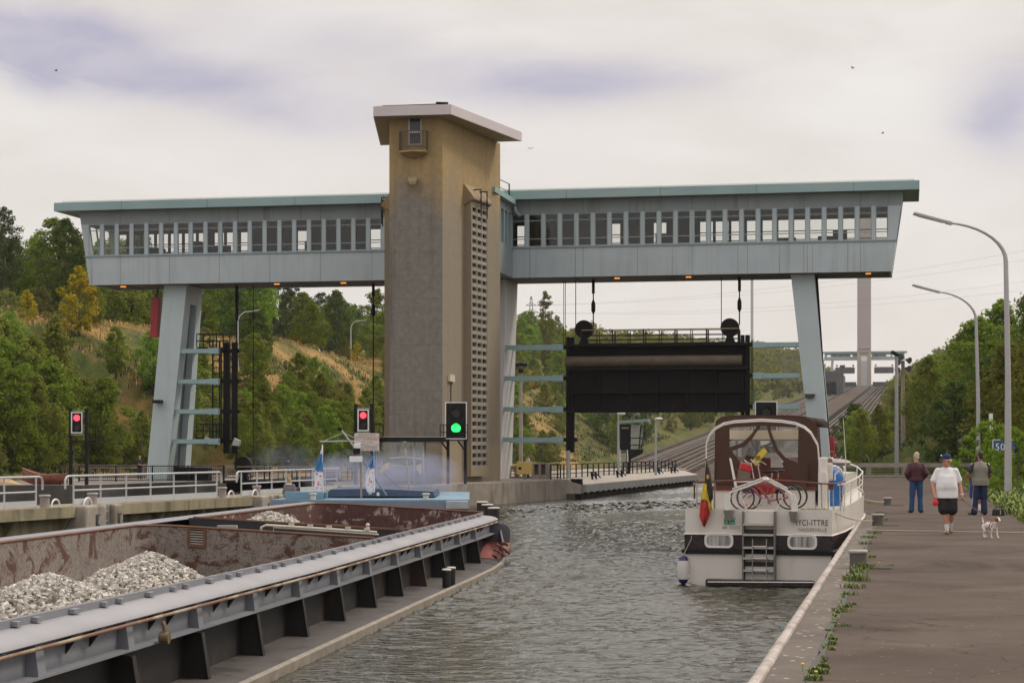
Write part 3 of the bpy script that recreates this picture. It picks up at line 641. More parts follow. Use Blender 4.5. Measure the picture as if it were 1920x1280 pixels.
# core between tower and bridge, with its lower eave
b = MB(); b.cbox(T0 - 2.4, T0 + 2.5, -6.6, -.12, ZB, ZS); b.cbox(T0 - 2.4, T0 + 2.5, -6.6, -.12, ZW, ZE0 - .35); co_ = b.build('core_wall', M['upper'], ga)  # shade on the core put into its colour by the darker upper-wall paint
b = MB()
for s_ in (-6.4, -5.2, -4.0, -2.8, -1.6, -.5): b.cbox(T0 + 2.3, T0 + 2.5, s_ - .1, s_ + .1, ZS, ZW)
b.cbox(T0 + 1.7, T0 + 1.8, -6, -.2, ZS, ZW); b.build('core_windows', M['frame'], ga)
b = MB(); b.cbox(T0 - 3.2, tpx(966, -1), -7.4, -.76, ZE0 - .36, ZE0 - .02); b.build('core_roof', M['teal'], ga)
b = MB(); x_ = tpx(955, -.9); b.bar(C(x_, -.95, ZE0), C(x_, -.95, ZE0 + 1.0), .09); b.bar(C(x_, -.95, ZE0 + 1.0), C(x_ - .5, -7, ZE0 + 1.0), .04); b.bar(C(x_, -.95, ZE0 + .5), C(x_ - .5, -7, ZE0 + .5), .03); b.build('core_railing', M['blackp'], ga)
b = MB(); b.tube([C(tpx(966, -.3), -.5, ZE0 - .45), C(tpx(967, -.3), -.5, ZE0 - .7), C(tpx(971, -.3), -.3, ZE0 - .95), C(tpx(974, -.3), -.2, ZE0 - 1.0)], .13, 10); b.build('downpipe', M['frame'], ga, smooth=True)
# underside lamps (lit)
M['amber'] = EMIT('amber_lamp', (1.0, .34, .05), 1.0)
for px, s_ in ((231, 1.0), (519, 1.0), (644, 1.0), (1157, 1.0), (1291, 1.0), (1628, .8)):
    t_ = tpx(px, s_); b = MB(); b.cbox(t_ - .17, t_ + .17, s_ - .12, s_ + .12, ZB - .09, ZB - .03); b.build('lamp', M['amber'], ga)
# legs
def leg(sgn):
    def T(a): return T0 + sgn * a
    zt, zb = ZB - .001, LZ - .2 if sgn < 0 else -.2
    b = MB()
    top = (20.65, 22.3); bot = (21.95, 23.45)
    if sgn > 0: top = (20.75, 22.25); bot = (22.25, 23.4)
    # front limb and back limb, joined at the head
    def limb(s0t, s1t, s0b, s1b, mb, z0, z1, ta=0.0):
        f = lambda z, p, q: q + (p - q) * (z - zb) / (zt - zb)
        a = []
        for z in (z0, z1):
            i, o_ = f(z, top[0], bot[0]) + ta, f(z, top[1], bot[1]) - ta
            sA, sB = f(z, s0t, s0b), f(z, s1t, s1b); a += [C(T(i), sA, z), C(T(o_), sA, z), C(T(o_), sB, z), C(T(i), sB, z)]
        mb.hexa(a)
    b.mi = 0; limb(.85, 2.0, .35, 1.45, b, zb, zt)
    o1 = b.build('leg', M['leg'], ga)
    b = MB(); limb(3.05, 4.0, 3.75, 4.85, b, zb, zt); o2 = b.build('leg', M['leg'], ga)
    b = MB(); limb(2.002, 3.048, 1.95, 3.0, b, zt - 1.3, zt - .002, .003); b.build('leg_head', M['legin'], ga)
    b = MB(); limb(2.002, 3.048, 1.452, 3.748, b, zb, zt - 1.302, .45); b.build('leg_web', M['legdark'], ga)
    return o1
leg(-1); leg(1)
b = MB(); t_ = tpx(296, .2); b.cbox(t_ - .28, t_ + .28, -.12, .45, 5.05, 5.28); b.build('leg_light', M['blackp'], ga)
b = MB(); t_ = tpx(1518.5, .5); b.hexa([C(t_ - .34, .2, 5.45), C(t_ + .34, .2, 5.45), C(t_ + .34, .62, 5.45), C(t_ - .34, .62, 5.45), C(t_ - .24, .3, 5.2), C(t_ + .24, .3, 5.2), C(t_ + .24, .62, 5.2), C(t_ - .24, .62, 5.2)]); b.build('leg_light', M['soffit'], ga)
# ================================================================ centre support, struts, guides, gates
GS = 2.4
def zt_(py, t, s=GS): return zpx(py, t, s)
b = MB()
for sg in (1, -1):
    tt0, tb = tpx(950, .6) - T0, tpx(938.5, .6) - T0
    b.hexa([C(T0 + sg * (tb - 2.2), .5, PZ), C(T0 + sg * tb, .5, PZ), C(T0 + sg * tb, 4.4, PZ), C(T0 + sg * (tb - 2.2), 4.4, PZ), C(T0 + sg * (tt0 - 2.2), .5, ZB - .002), C(T0 + sg * tt0, .5, ZB - .002), C(T0 + sg * tt0, 4.4, ZB - .002), C(T0 + sg * (tt0 - 2.2), 4.4, ZB - .002)])
    o = b.build('leg', M['legin'], ga); b = MB()
def strut(x0, x1, py, s, name='strut', par=None):
    t0, t1 = tpx(x0, s), tpx(x1, s); z = zpx(py, (t0 + t1) / 2, s); b = MB()
    b.cbox(min(t0, t1), max(t0, t1), s - .13, s + .13, z - .15, z + .15)
    b.cbox(max(t0, t1) - .75 if par else min(t0, t1), max(t0, t1) if par else min(t0, t1) + .75, s - .16, s + .16, z - .2, z + .2)
    return b
def guide(name, label, x0, x1, x2, x3, ytop, ybot, struts, sx0, sx1, extra=None):
    tm = tpx((x0 + x3) / 2, GS); g = thing(name, label, 'gate guide', mat=CF @ Matrix.Translation((tm, GS, 0)), group='steel guide frames hung beside the gates')
    for a, c in ((x0, x1), (x2, x3)):
        t0, t1 = tpx(a, GS), tpx(c, GS); b = MB(); z0, z1 = zpx(ybot, t0, GS), zpx(ytop, t0, GS)
        b.cbox(t0, t1, GS - .16, GS + .16, z0, z1); b.build('post', M['black'], g, bevel=.02)
    for y in struts:
        for s_, dy in ((.9, 0), (3.6, 2.5)):
            bb_ = strut(sx0, sx1, y + dy * .6, s_, par=(sx1 > sx0 and sx1 < x0 + 20)); bb_.build('strut', M['strut'], g)
        t0, t1 = sorted((tpx(x0, GS) - .25, tpx(x3, GS) + .25)); z = zpx(y, t0, GS)
        b = MB(); b.cbox(t0 + .05, t1 - .05, GS - .2, GS + .2, z - .13, z + .13); b.build('bracket', M['black'], g)
    if extra: extra(g)
    return g
def left_extra(g):
    for ya, yb, yr in ((652, 660, 627), (820, 824, 795)):
        t0, t1 = tpx(374, GS), tpx(424, GS); z0, z1, z2 = zpx(yb, t0, GS), zpx(ya, t0, GS), zpx(yr, t0, GS)
        b = MB(); b.cbox(t0, t1, GS - .6, GS + .8, z0, z1); pf = b.build('platform', M['black'], g)
        b = MB()
        for s_ in (GS - .55, GS + .75):
            for k in range(5): b.bar(C(t0 + (t1 - t0) * k / 4, s_, z1), C(t0 + (t1 - t0) * k / 4, s_, z2), .06)
            for z in (z2, (z1 + z2) / 2): b.bar(C(t0, s_, z), C(t1, s_, z), .06)
        for t_ in (t0, t1):
            for z in (z2, (z1 + z2) / 2): b.bar(C(t_, GS - .55, z), C(t_, GS + .75, z), .06)
        b.build('railing', M['blackp'], pf)
    t0, t1 = tpx(399, GS), tpx(412, GS); b = MB(); z0, z1 = zpx(822, t0, GS), zpx(640, t0, GS)
    for t_ in (t0, t1): b.bar(C(t_, GS, z0), C(t_, GS, z1), .11)
    z = z0
    while z < z1: b.bar(C(t0, GS, z), C(t1, GS, z), .05); z += .45
    b.bar(C(tpx(417, GS), GS - .2, z0), C(tpx(417, GS), GS - .2, z1 - .8), .09); b.build('ladder', M['blackp'], g)
    for x, y in ((398, 826), (452, 829)):
        t_ = tpx(x, GS); z = zpx(y, t_, GS); b = MB(); b.prism([C(t_ - .3, 1.3, z - .2), C(t_ + .2, 1.3, z - .25), C(t_ + .3, 1.3, z + .1), C(t_ - .12, 1.3, z + .3)], DS * .3); b.build('floodlight', M['galv'], g)
guide('gate_guide', 'black guide posts with caged ladder and two platforms beside the left leg', 420, 431, 435.5, 445, 642, 850, (658, 715, 771, 827), 322, 411, left_extra)
guide('gate_guide', 'black guide post left of the raised gate held by four blue struts', 1062, 1069, 1070, 1077, 632, 848, (651, 709, 767, 824), 938, 1056)
guide('gate_guide', 'black guide post right of the raised gate held by blue struts to right leg', 1389, 1396, 1397.5, 1406, 628, 778, (646, 704, 762), 1500, 1412)
# ---- lift gates
def gate(name, label, x0, x1, ytop, ybot, zshift=None, pul=((1096, 616), (1369, 615))):
    t0, t1 = tpx(x0, GS), tpx(x1, GS); tm = (t0 + t1) / 2
    z1, z0 = (zpx(ytop, tm, GS), zpx(ybot, tm, GS)) if zshift is None else (zshift, zshift - 4.55)
    g = thing(name, label, 'lift gate', mat=CF @ Matrix.Translation((tm, GS, z0)), group='vertical lift gates of the lock')
    b = MB(); b.cbox(t0, t1, GS - .05, GS + .5, z0, z1); b.build('skin_plate', M['black'], g)
    for z, h, d in ((z1 - .08, .16, .9), (z1 - 1.62, .22, .75), (z0 + 1.35, .12, .45), (z0 + .06, .14, .6)):
        b = MB(); b.cbox(t0 + .05, t1 - .05, GS - d, GS - .052, z - h / 2, z + h / 2); b.build('girder', M['black'], g)
    n = 6
    for k in range(n + 1):
        t_ = t0 + .1 + (t1 - t0 - .2) * k / n; b = MB(); b.cbox(t_ - .06, t_ + .06, GS - .40, GS - .053, z0 + .14, z1 - 1.75); b.build('rib', M['black'], g)
    b = MB(); rr = [];
    for k in range(9):
        a = R(-90 + 180 * k / 8); rr.append((math.cos(a) * .28, math.sin(a) * .36))
    zb_ = z1 - 1.15
    b.grid([[C(tt_, GS - .62 - c_, zb_ + s_) for c_, s_ in rr] for tt_ in (t0 - .1, t1 - .35)]); b.build('bumper', MAT('bumper_brown', (.10, .075, .05), .6, var=.3, scale=2), g, smooth=True)
    zr = zpx(619, tm, GS) - zpx(645, tm, GS); b = MB(); b.cbox(t0 + 1.0, t1 - .6, GS - .75, GS + .5, z1, z1 + .06); b.build('walkway', M['black'], g)
    b = MB()
    for s_ in (GS - .7, GS + .45):
        for z in (.3, .6): b.bar(C(t0 + 1.0, s_, z1 + z), C(t1 - .6, s_, z1 + z), .045)
        for k in range(11): t_ = t0 + 1.0 + (t1 - t0 - 1.6) * k / 10; b.bar(C(t_, s_, z1), C(t_, s_, z1 + zr), .05 if k % 2 else .09)
    rl = b.build('railing', M['blackp'], g)
    b = MB()
    for s_ in (GS - .7, GS + .45): b.bar(C(t0 + 1.0, s_, z1 + zr + .024), C(t1 - .6, s_, z1 + zr + .024), .06)
    b.build('handrail', MAT('handrail_olive', (.30, .26, .13), .5, var=.1), rl)
    zp = zpx(pul[0][1], tm, GS) - zpx(645, tm, GS)
    for x, y in pul:
        t_ = tpx(x, GS); b = MB(); z = z1 + zp
        b.cyl(C(t_, GS - .36, z), C(t_, GS - .16, z), .61, n=28); b.cyl(C(t_, GS - .12, z), C(t_, GS + .1, z), .61, n=28); b.cyl(C(t_, GS - .42, z), C(t_, GS + .2, z), .16, n=16)
        pu = b.build('pulley', M['black'], g, smooth=True)
        b = MB(); b.hexa([C(t_ - .35, GS - .3, z1 + .02), C(t_ + .35, GS - .3, z1 + .02), C(t_ + .35, GS + .15, z1 + .02), C(t_ - .35, GS + .15, z1 + .02), C(t_ - .12, GS - .3, z - .3), C(t_ + .12, GS - .3, z - .3), C(t_ + .12, GS + .15, z - .3), C(t_ - .12, GS + .15, z - .3)]); b.build('pulley_bracket', M['black'], g)
    return g, z1
gr, zg1 = gate('lift_gate', 'black steel lift gate hanging raised below the right half of the bridge', 1066, 1403, 645, 773)
pl = [960 + F * C(T0 - a, GS).x / C(T0 - a, GS).y for a in (0,)]
gl, zg2 = gate('lift_gate', 'black lift gate lowered into the water behind the second railing', 425, 725, 0, 0, zshift=-.30, pul=((458, 616), (699, 616)))
# ---- cables
def cable(x, s, z0, z1, r, label, buf=None):
    t_ = tpx(x, s); b = MB(); b.tube([C(t_, s, z0), C(t_, s, z1)], r, 6)
    if buf: b.cyl(C(t_, s, buf[1]), C(t_, s, z1), r * 2.2, n=8); b.lathe([(.05, -.45), (.14, -.25), (.14, .2), (.06, .45)], C(t_, s, buf[0]), 10)
    tag(b.build('hoist_cable', M['black']), label, 'cable', 'hoisting cables under the gantry')
zr_ = zg1 + .9
for x, nm in ((1060, 'thin cable left of the raised gate, outermost'), (1057, 'thin cable left of the raised gate, beside the outermost')): cable(x, GS + .6, 8.6, ZB, .025, nm)
cable(1079.5, GS - .26, zr_ + .3, ZB, .03, 'thin cable running up from left pulley of raised gate')
cable(1112.5, GS - .26, zr_ + .3, ZB, .045, 'thick cable with buffer at the left pulley of raised gate', (11.4, 12.3))
cable(1352.5, GS - .26, zr_ + .3, ZB, .03, 'thin cable running up from right pulley of raised gate')
cable(1386.5, GS - .26, zr_ + .3, ZB, .045, 'thick cable with buffer at the right pulley of raised gate', (11.4, 12.3))
cable(1408.5, GS + .6, 4.5, ZB, .03, 'thin cable right of raised gate, inner one of the pair'); cable(1411.5, GS + .6, 4.5, ZB, .03, 'thin cable right of raised gate, outer one of the pair')
cable(444, GS - .26, .6, ZB, .05, 'thick cable rising from lowered gate beside left guide posts', (12.4, 10.8))
cable(475, GS - .26, .6, ZB, .03, 'thin cable rising from the lowered left gate')
cable(700, GS - .26, .6, ZB, .045, 'thick cable with buffer left of the tower', (11.4, 12.3))
# ---- counterweights
def cweight(px, yt, yb, label, xtop, ytop, slant):
    s = 2.4; t_ = tpx(px, s); z0, z1 = zpx(yb, t_, s), zpx(yt, t_, s); w = .29
    g = thing('counterweight', label, 'counterweight', mat=CF @ Matrix.Translation((t_, s, z0)), group='red counterweights of the lift gates')
    b = MB(); b.hexa([C(t_ - w, s - .35, z0), C(t_ + w, s - .35, z0), C(t_ + w, s + .35, z0), C(t_ - w, s + .35, z0), C(t_ - w + slant, s - .35, z1), C(t_ + w + slant, s - .35, z1), C(t_ + w + slant, s + .35, z1), C(t_ - w + slant, s + .35, z1)]); b.build('weight', M['red'], g, bevel=.05)
    t2 = tpx(xtop, s); b = MB(); b.tube([C(t_ + slant, s, z1), C(t2, s, zpx(ytop, t2, s))], .05, 6); b.build('cable', M['blackp'], g)
    return g
cweight(291.5, 558, 632, 'red counterweight high on the outside of the left gantry leg', 297, 537, .10)
cweight(1559, 818, 905, 'red counterweight low beside the right gantry leg', 1526, 514, -.12)
b = MB(); p0, p1 = C(tpx(1527, 2.4), 2.4, ZB), C(tpx(1552, 2.4), 2.4, 0); b.bar(p0, p1, .42, .7, up=tuple(DS)); tag(b.build('guide_rail', M['black']), 'dark slanting guide rail along the right edge of the right leg', 'rail')
# ---- fender wall behind the raised gate
FA, FB = Vector((4.6, 128.9, 0)), Vector((17.1, 181, 0)); fu = (FB - FA).normalized(); fnm = Vector((fu.y, -fu.x, 0))
g = thing('fender_wall', 'pale concrete fender wall with dark face along the right bay', 'wall', FA + Vector((0, 0, -.9)))
b = MB(); prof = [(-.1, -1.02), (-.1, -.42), (-1.4, -.06), (-1.8, -.06), (-1.8, -1.02)]
b.prism([FA + fnm * a + Vector((0, 0, z)) for a, z in prof], FB - FA); b.build('beam', M['concpale'], g)
b = MB(); b.prism([FA + fnm * a + Vector((0, 0, z)) for a, z in ((-.098, -.98), (-.05, -.98), (-.05, -.46), (-.098, -.44))], FB - FA); b.build('face_plate', MAT('fender_face', (.17, .17, .17), .7, var=.25, dirt=((.4, .38, .35), .62, .7, (2, 2, .3), .5)), g)
b = MB(); b.prism([FA + fnm * a + Vector((0, 0, z)) for a, z in ((-.5, -3), (-.5, -1.02), (-1.5, -1.02), (-1.5, -3))], FB - FA); b.build('base', M['concdark'], g)
for k in range(26):
    q = FA.lerp(FB, (k + .5) / 26) + fnm * -.04; b = MB(); b.box(q + Vector((0, 0, -1.0)), (.22, .3, .14), Matrix.Rotation(math.atan2(fu.y, fu.x), 3, 'Z')); b.build('fender_block', M['black'], g)
for x in (1135, 1142, 1181, 1189, 1250, 1257, 1279, 1285):
    m_ = (x - 960) / F; d_ = FB - FA; q = (m_ * FA.y - FA.x) / (d_.x - m_ * d_.y); p = FA + d_ * q - fnm * .9
    b = MB(); b.bar(p + Vector((0, 0, -.2)), p - fnm * .1 + Vector((0, 0, .32)), .14); b.bar(p - fnm * .1 + Vector((0, 0, .3)), p + fnm * .3 - Vector((0, 0, .12)), .08); b.build('bracket', M['blackp'], g)
b = MB(); b.box((4.25, 129.3, -.75), (.7, .5, 1.4), Matrix.Rotation(-.2, 3, 'Z')); tag(b.build('fender_pile', M['black']), 'black timber pile at the near end of the pale fender wall', 'pile')
# ---- balustrades (concrete beam on posts) and black fences
def balustrade(name, label, p, q, h=.92, n=8, thick=.28, under=True):
    p, q = Vector(p), Vector(q); g = thing(name, label, 'balustrade', p); u = (q - p).normalized(); L = (q - p).length; nn = Vector((u.y, -u.x, 0))
    b = MB(); b.bar(p + Vector((0, 0, h - .14)), q + Vector((0, 0, h - .14)), thick, .28); b.build('top_beam', M['concpale'] if under else M['conc'], g)
    b = MB(); b.bar(p + Vector((0, 0, .07)), q + Vector((0, 0, .07)), thick + .1, .14); b.build('base_beam', M['conc'], g)
    for k in range(n + 1):
        c = p.lerp(q, k / n); b = MB(); b.bar(c + Vector((0, 0, .14)), c + Vector((0, 0, h - .28)), thick * .8, .35, up=tuple(u)); b.build('post', M['conc'], g)
    b = MB()
    for z in (.3, .48): b.bar(p + Vector((0, 0, z)), q + Vector((0, 0, z)), .05)
    k = int(L / .16)
    for i in range(k): c = p.lerp(q, (i + .5) / k); b.bar(c + Vector((0, 0, .14)), c + Vector((0, 0, h - .28)), .02)
    b.build('mesh_panel', MAT('fence_green', (.05, .06, .045), .6), g)
    return g
balustrade('balustrade', 'long concrete balustrade closing the far end of the towpath', Vector((22.2, 136.5, 0)), Vector((34.5, 136.5, 0)), .93, 5)
balustrade('balustrade', 'dark concrete balustrade at the back of the left quay', C(T0 - 37, 12, LZ), C(T0 - 20.2, 13.5, LZ), 1.0, 8, .3, False)
balustrade('balustrade', 'short dark balustrade on the pier right of the tower', C(tpx(938, 4), 4, PZ), C(tpx(1000, 4), 4.2, PZ), .85, 2, .28, False)
M['parquay'] = M['concpale']
b = MB(); b.hexa([Vector((21.5, 134.9, .004)), Vector((33.0, 134.9, .004)), Vector((33.0, 136.1, .004)), Vector((21.5, 136.1, .004)), Vector((21.5, 134.9, .06)), Vector((33.0, 134.9, .06)), Vector((33.0, 136.1, .06)), Vector((21.5, 136.1, .06))]); tag(b.build('kerb_slab', M['concpale']), kind='structure')
def fence(label, p, q, h, step, bars=0, mat='blackp', name='fence', rails=(.35, .65), cat='fence', w=.07):
    p, q = Vector(p), Vector(q); g = thing(name, label, cat, p); L = (q - p).length; n = max(1, round(L / step))
    b = MB()
    for z in (h,) + tuple(h * r for r in rails): b.bar(p + Vector((0, 0, z)), q + Vector((0, 0, z)), w * .8)
    if bars:
        k = int(L / bars)
        for i in range(k): c = p.lerp(q, (i + .5) / k); b.bar(c + Vector((0, 0, .1)), c + Vector((0, 0, h)), .022)
    b.build('rails', M[mat], g)
    for k in range(n + 1): c = p.lerp(q, k / n); b = MB(); b.bar(c, c + Vector((0, 0, h)), w * 1.3); b.build('post', M[mat], g)
    return g
fence('black post and rail fence along the pier behind the fender wall', FA - fnm * 2.1 + Vector((0, .6, -.1)), FB - fnm * 2.1 + Vector((0, 0, -.1)), .95, 2.05)
fence('dense black fence of upright bars beside the yellow box', C(tpx(1017, 2), 2, PZ), C(tpx(1051, 1.2), 1.2, PZ), .98, 1.2, .11, rails=(.1,))
fence('dark handrail fence of bars in front of the left gantry leg', C(tpx(148, -4), -4, LZ), C(tpx(420, 1.2), 1.2, LZ), 1.05, 2.4, .13, rails=(.1,))
g = thing('electric_cabinet', 'dark steel cabinets on the left quay in front of the leg', 'cabinet', C(tpx(345, 1), 1, LZ))
for x0, x1, h in ((306, 331, 1.0), (333, 358, .95), (362, 393, .9)):
    b = MB(); b.cbox(tpx(x0, 2), tpx(x1, 2), 1.6, 2.5, LZ, LZ + h); b.build('cabinet', M['black'], g)
b = MB(); b.cbox(tpx(306, 1.58), tpx(309, 1.58), 1.56, 1.6, LZ + .5, LZ + .9); b.cbox(tpx(318, 1.58), tpx(322, 1.58), 1.56, 1.6, LZ + .4, LZ + .9); b.build('label_plate', M['white'], g)
# ---- yellow box, concrete niches, grey pipe, mast
t0, t1, s_ = tpx(969, -.9), tpx(996.5, -.9), -.9; Yb = C(t0, s_).y
g = thing('cable_box', 'pale yellow metal box on a short foot right of the tower', 'box', C((t0 + t1) / 2, s_, PZ))
b = MB(); b.cbox(t0, t1, s_ - .15, s_ + .35, zpx(889, t0, s_), zpx(865, t0, s_)); b.build('body', MAT('yellow_box', (.62, .44, .13), .5, var=.05), g, bevel=.04)
b = MB(); b.cbox(tpx(973, s_), tpx(978.5, s_), s_ - .165, s_ - .151, zpx(880, t0, s_), zpx(875, t0, s_)); b.build('window', M['blackp'], g)
b = MB(); b.cbox((t0 + t1) / 2 - .12, (t0 + t1) / 2 + .12, s_, s_ + .2, PZ, zpx(889, t0, s_)); b.build('foot', M['conc'], g)
g = thing('concrete_niche', 'concrete block with two dark openings right of the yellow box', 'concrete block', C(tpx(1012, 1), 1, PZ))
b = MB(); s_ = .6
for x in (999, 1012, 1025): b.cbox(tpx(x, s_) - .08, tpx(x, s_) + .08, s_, s_ + .9, PZ, PZ + .98)
b.cbox(tpx(999, s_) - .08, tpx(1025, s_) + .08, s_, s_ + .9, PZ + .98, PZ + 1.06); b.cbox(tpx(999, s_) + .08, tpx(1025, s_) - .08, s_ + .6, s_ + .85, PZ, PZ + .98); b.cbox(tpx(999, s_) + .08, tpx(1012, s_) - .08, s_ + .01, s_ + .6, PZ, PZ + .3); b.cbox(tpx(1012, s_) + .08, tpx(1025, s_) - .08, s_ + .01, s_ + .6, PZ, PZ + .3); b.build('block', M['conc'], g)
b = MB(); q = C(tpx(1065.5, 1.2), 1.2, PZ); b.cyl(q, q + Vector((0, 0, 1.9)), .13, n=12); b.cyl(q, q + Vector((0, 0, .08)), .25, n=12); tag(b.build('pipe_post', M['galv'], smooth=True), 'grey round post below the left guide post of the raised gate', 'post')
def flood_mast(px, Y, base, top, label, heads, mat):
    p = P(px, HZ, Y); p.z = base; zt = CH + (HZ - top) * Y / F
    g = thing('floodlight_mast', label, 'light mast', p)
    b = MB(); b.tube([p, p + Vector((0, 0, zt - base))], [.22, .15], 10); b.build('mast', mat, g, smooth=True)
    b = MB(); b.bar(p + Vector((-.55, 0, zt - base - .3)), p + Vector((.55, 0, zt - base - .3)), .08); b.build('crossarm', M['blackp'], g)
    for dx, dz in heads:
        b = MB(); b.box(p + Vector((dx, -.2, zt - base + dz)), (.42, .35, .32), Matrix.Rotation(.4, 3, 'X')); b.build('floodlight', M['blackp'], g, bevel=.03)
flood_mast(976.5, 186, PZ, 683, 'concrete mast with floodlights behind the blue struts', ((-.38, .0), (.05, .05), (.4, 0), (0, -.6)), M['conc'])
# ---- control booth
Yb = 160.; q = P(1185, HZ, Yb); k = Yb / F
g = thing('control_booth', 'small dark control booth with teal roof and stairs under the raised gate', 'booth', Vector((q.x, q.y, PZ)))
def bx(x0, x1, y0, y1, d0, d1): return (((x0 - 960) * k, Yb + d0, CH + (HZ - y1) * k), ((x1 - 960) * k, Yb + d1, CH + (HZ - y0) * k))
b = MB(); b.bb(*bx(1163, 1181, 795, 843, 0, 2.0)); b.bb(*bx(1163, 1206, 842, 848, 0, 2.4)); b.build('cabin', M['blackp'], g)
b = MB(); b.bb(*bx(1165.5, 1179, 800, 804, -.02, -.001)); b.build('fanlight', M['concpale'], g)
b = MB(); z = lambda y: CH + (HZ - y) * k; x = lambda p_: (p_ - 960) * k
b.prism([(x(1160), Yb - .5, z(793)), (x(1214), Yb - .9, z(790)), (x(1214), Yb - .9, z(785)), (x(1161), Yb - .5, z(789))], (.4, 3.3, 0)); b.build('roof', M['teal'], g)
b = MB()
for xa, xb in ((1181.5, 1181.5), (1202, 1198)): b.bar((x(xa), Yb + .05, z(796)), (x(xb), Yb + .05, z(842)), .09)
for xa, xb in ((1211, 1205), ): b.bar((x(xa), Yb + 1.6, z(796)), (x(xb), Yb + 1.6, z(842)), .09)
for y in (821, 834): b.bar((x(1181), Yb + .05, z(y)), (x(1200), Yb + .05, z(y)), .07); b.bar((x(1200), Yb + .05, z(y)), (x(1208), Yb + 1.6, z(y)), .07)
b.build('window_frame', M['blackp'], g)
b = MB(); b.quad((x(1181.5), Yb + .04, z(842)), (x(1198), Yb + .04, z(842)), (x(1202), Yb + .04, z(796)), (x(1181.5), Yb + .04, z(796))); b.quad((x(1198), Yb + .06, z(842)), (x(1205), Yb + 1.6, z(842)), (x(1211), Yb + 1.6, z(796)), (x(1202), Yb + .06, z(796))); b.build('pane', GLASS('booth_glass', (.55, .66, .62), .22, .08, .35, (.42, .48, .45)), g)
b = MB(); b.prism([(x(1176), Yb, z(848.1)), (x(1205), Yb, z(848.1)), (x(1203), Yb, z(851)), (x(1183), Yb, z(860)), (x(1182), Yb, z(888)), (x(1175), Yb, z(888))], (0, 1.4, 0)); b.build('support', M['blackp'], g)
b = MB()
for xx in (1162.5, 1176): b.bar((x(xx), Yb - .3, z(843)), (x(xx), Yb - 1.6, z(884)), .07)
for i in range(10): y_ = 845 + i * 4.2; b.box((x(1169), Yb - .3 - 1.3 * (i / 9.5), z(y_)), (13 * k, .25, .05))
b.build('stairs', M['galv'], g)
b = MB(); b.bb(*bx(1162, 1168, 871, 888, -1.2, -1.1)); b.build('warning_panel', MAT('yellow_panel', (.45, .36, .06), .6), g)
b = MB(); b.bar((x(1190), Yb + 1, z(786)), (x(1190), Yb + 1, z(774)), .03); b.build('antenna', M['galv'], g)
def lamp_short(px, ytop, Y, label, hd):
    p = P(px, HZ, Y); p.z = PZ; zt = CH + (HZ - ytop) * Y / F
    g = thing('lamp_post', label, 'lamp post', p); b = MB(); b.tube([p, Vector((p.x, p.y, 2)), Vector((p.x, p.y, zt))], [.10, .085, .06], 10); b.build('pole', M['lightgrey'], g, smooth=True)
    b = MB(); b.ell((p.x + hd * .22, p.y, zt + .08), (.32, .16, .11)); b.build('lamp_head', M['white'], g, smooth=True)
lamp_short(1159.5, 777, 152, 'short grey lamp post left of the teal roofed booth', 1)
lamp_short(1229.5, 787, 152, 'short grey lamp post right of the teal roofed booth', 1)
# ---- light signals
M['redlamp'] = EMIT('signal_red', (1.0, .03, .05), 3.2); M['greenlamp'] = EMIT('signal_green', (.02, .9, .12), 2.2)
M['lens'] = MAT('dark_lens', (.006, .006, .006), .25)
def signal_box(g, c, w, h, lit, big=False):
    x0, y0, z0 = c; b = MB(); b.bb((x0 - w / 2, y0, z0 - h / 2), (x0 + w / 2, y0 + .12, z0 + h / 2)); bo = b.build('signal_box', M['blackp'], g)
    b = MB(); e = .07 * (1.0 if not big else .8); yb = y0 - .03
    b.bb((x0 - w / 2, yb, z0 + h / 2 - e), (x0 + w / 2, y0 - .001, z0 + h / 2)); b.bb((x0 - w / 2, yb, z0 - h / 2), (x0 + w / 2, y0 - .001, z0 - h / 2 + e)); b.bb((x0 - w / 2, yb, z0 - h / 2 + e), (x0 - w / 2 + e, y0 - .001, z0 + h / 2 - e)); b.bb((x0 + w / 2 - e, yb, z0 - h / 2 + e), (x0 + w / 2, y0 - .001, z0 + h / 2 - e)); b.build('white_border', M['white'], bo)
    r = w * (.27 if not big else .21)
    for sg, lt in ((1, 'redlamp'), (-1, 'greenlamp')):
        cz = z0 + sg * h * (.22 if not big else .20); on = lit == lt; b = MB(); b.cyl((x0, y0 - .05, cz), (x0, y0 - .01, cz), r, n=24); b.build('lens', M[lt] if on else M['lens'], bo, smooth=True)
        v = MB(); n = 14; L_ = .25 if not big else .45
        rows = [[Vector((x0 + math.cos(R(200 - 220 * i / n)) * rr, y0 - d, cz + math.sin(R(200 - 220 * i / n)) * rr)) for i in range(n + 1)] for d, rr in ((0, r * 1.12), (L_, r * 1.12), (L_, r * 1.17), (0, r * 1.17))]
        if not (on and not big): v.grid(rows); v.build('visor', M['blackp'], bo, smooth=True, fix=False)
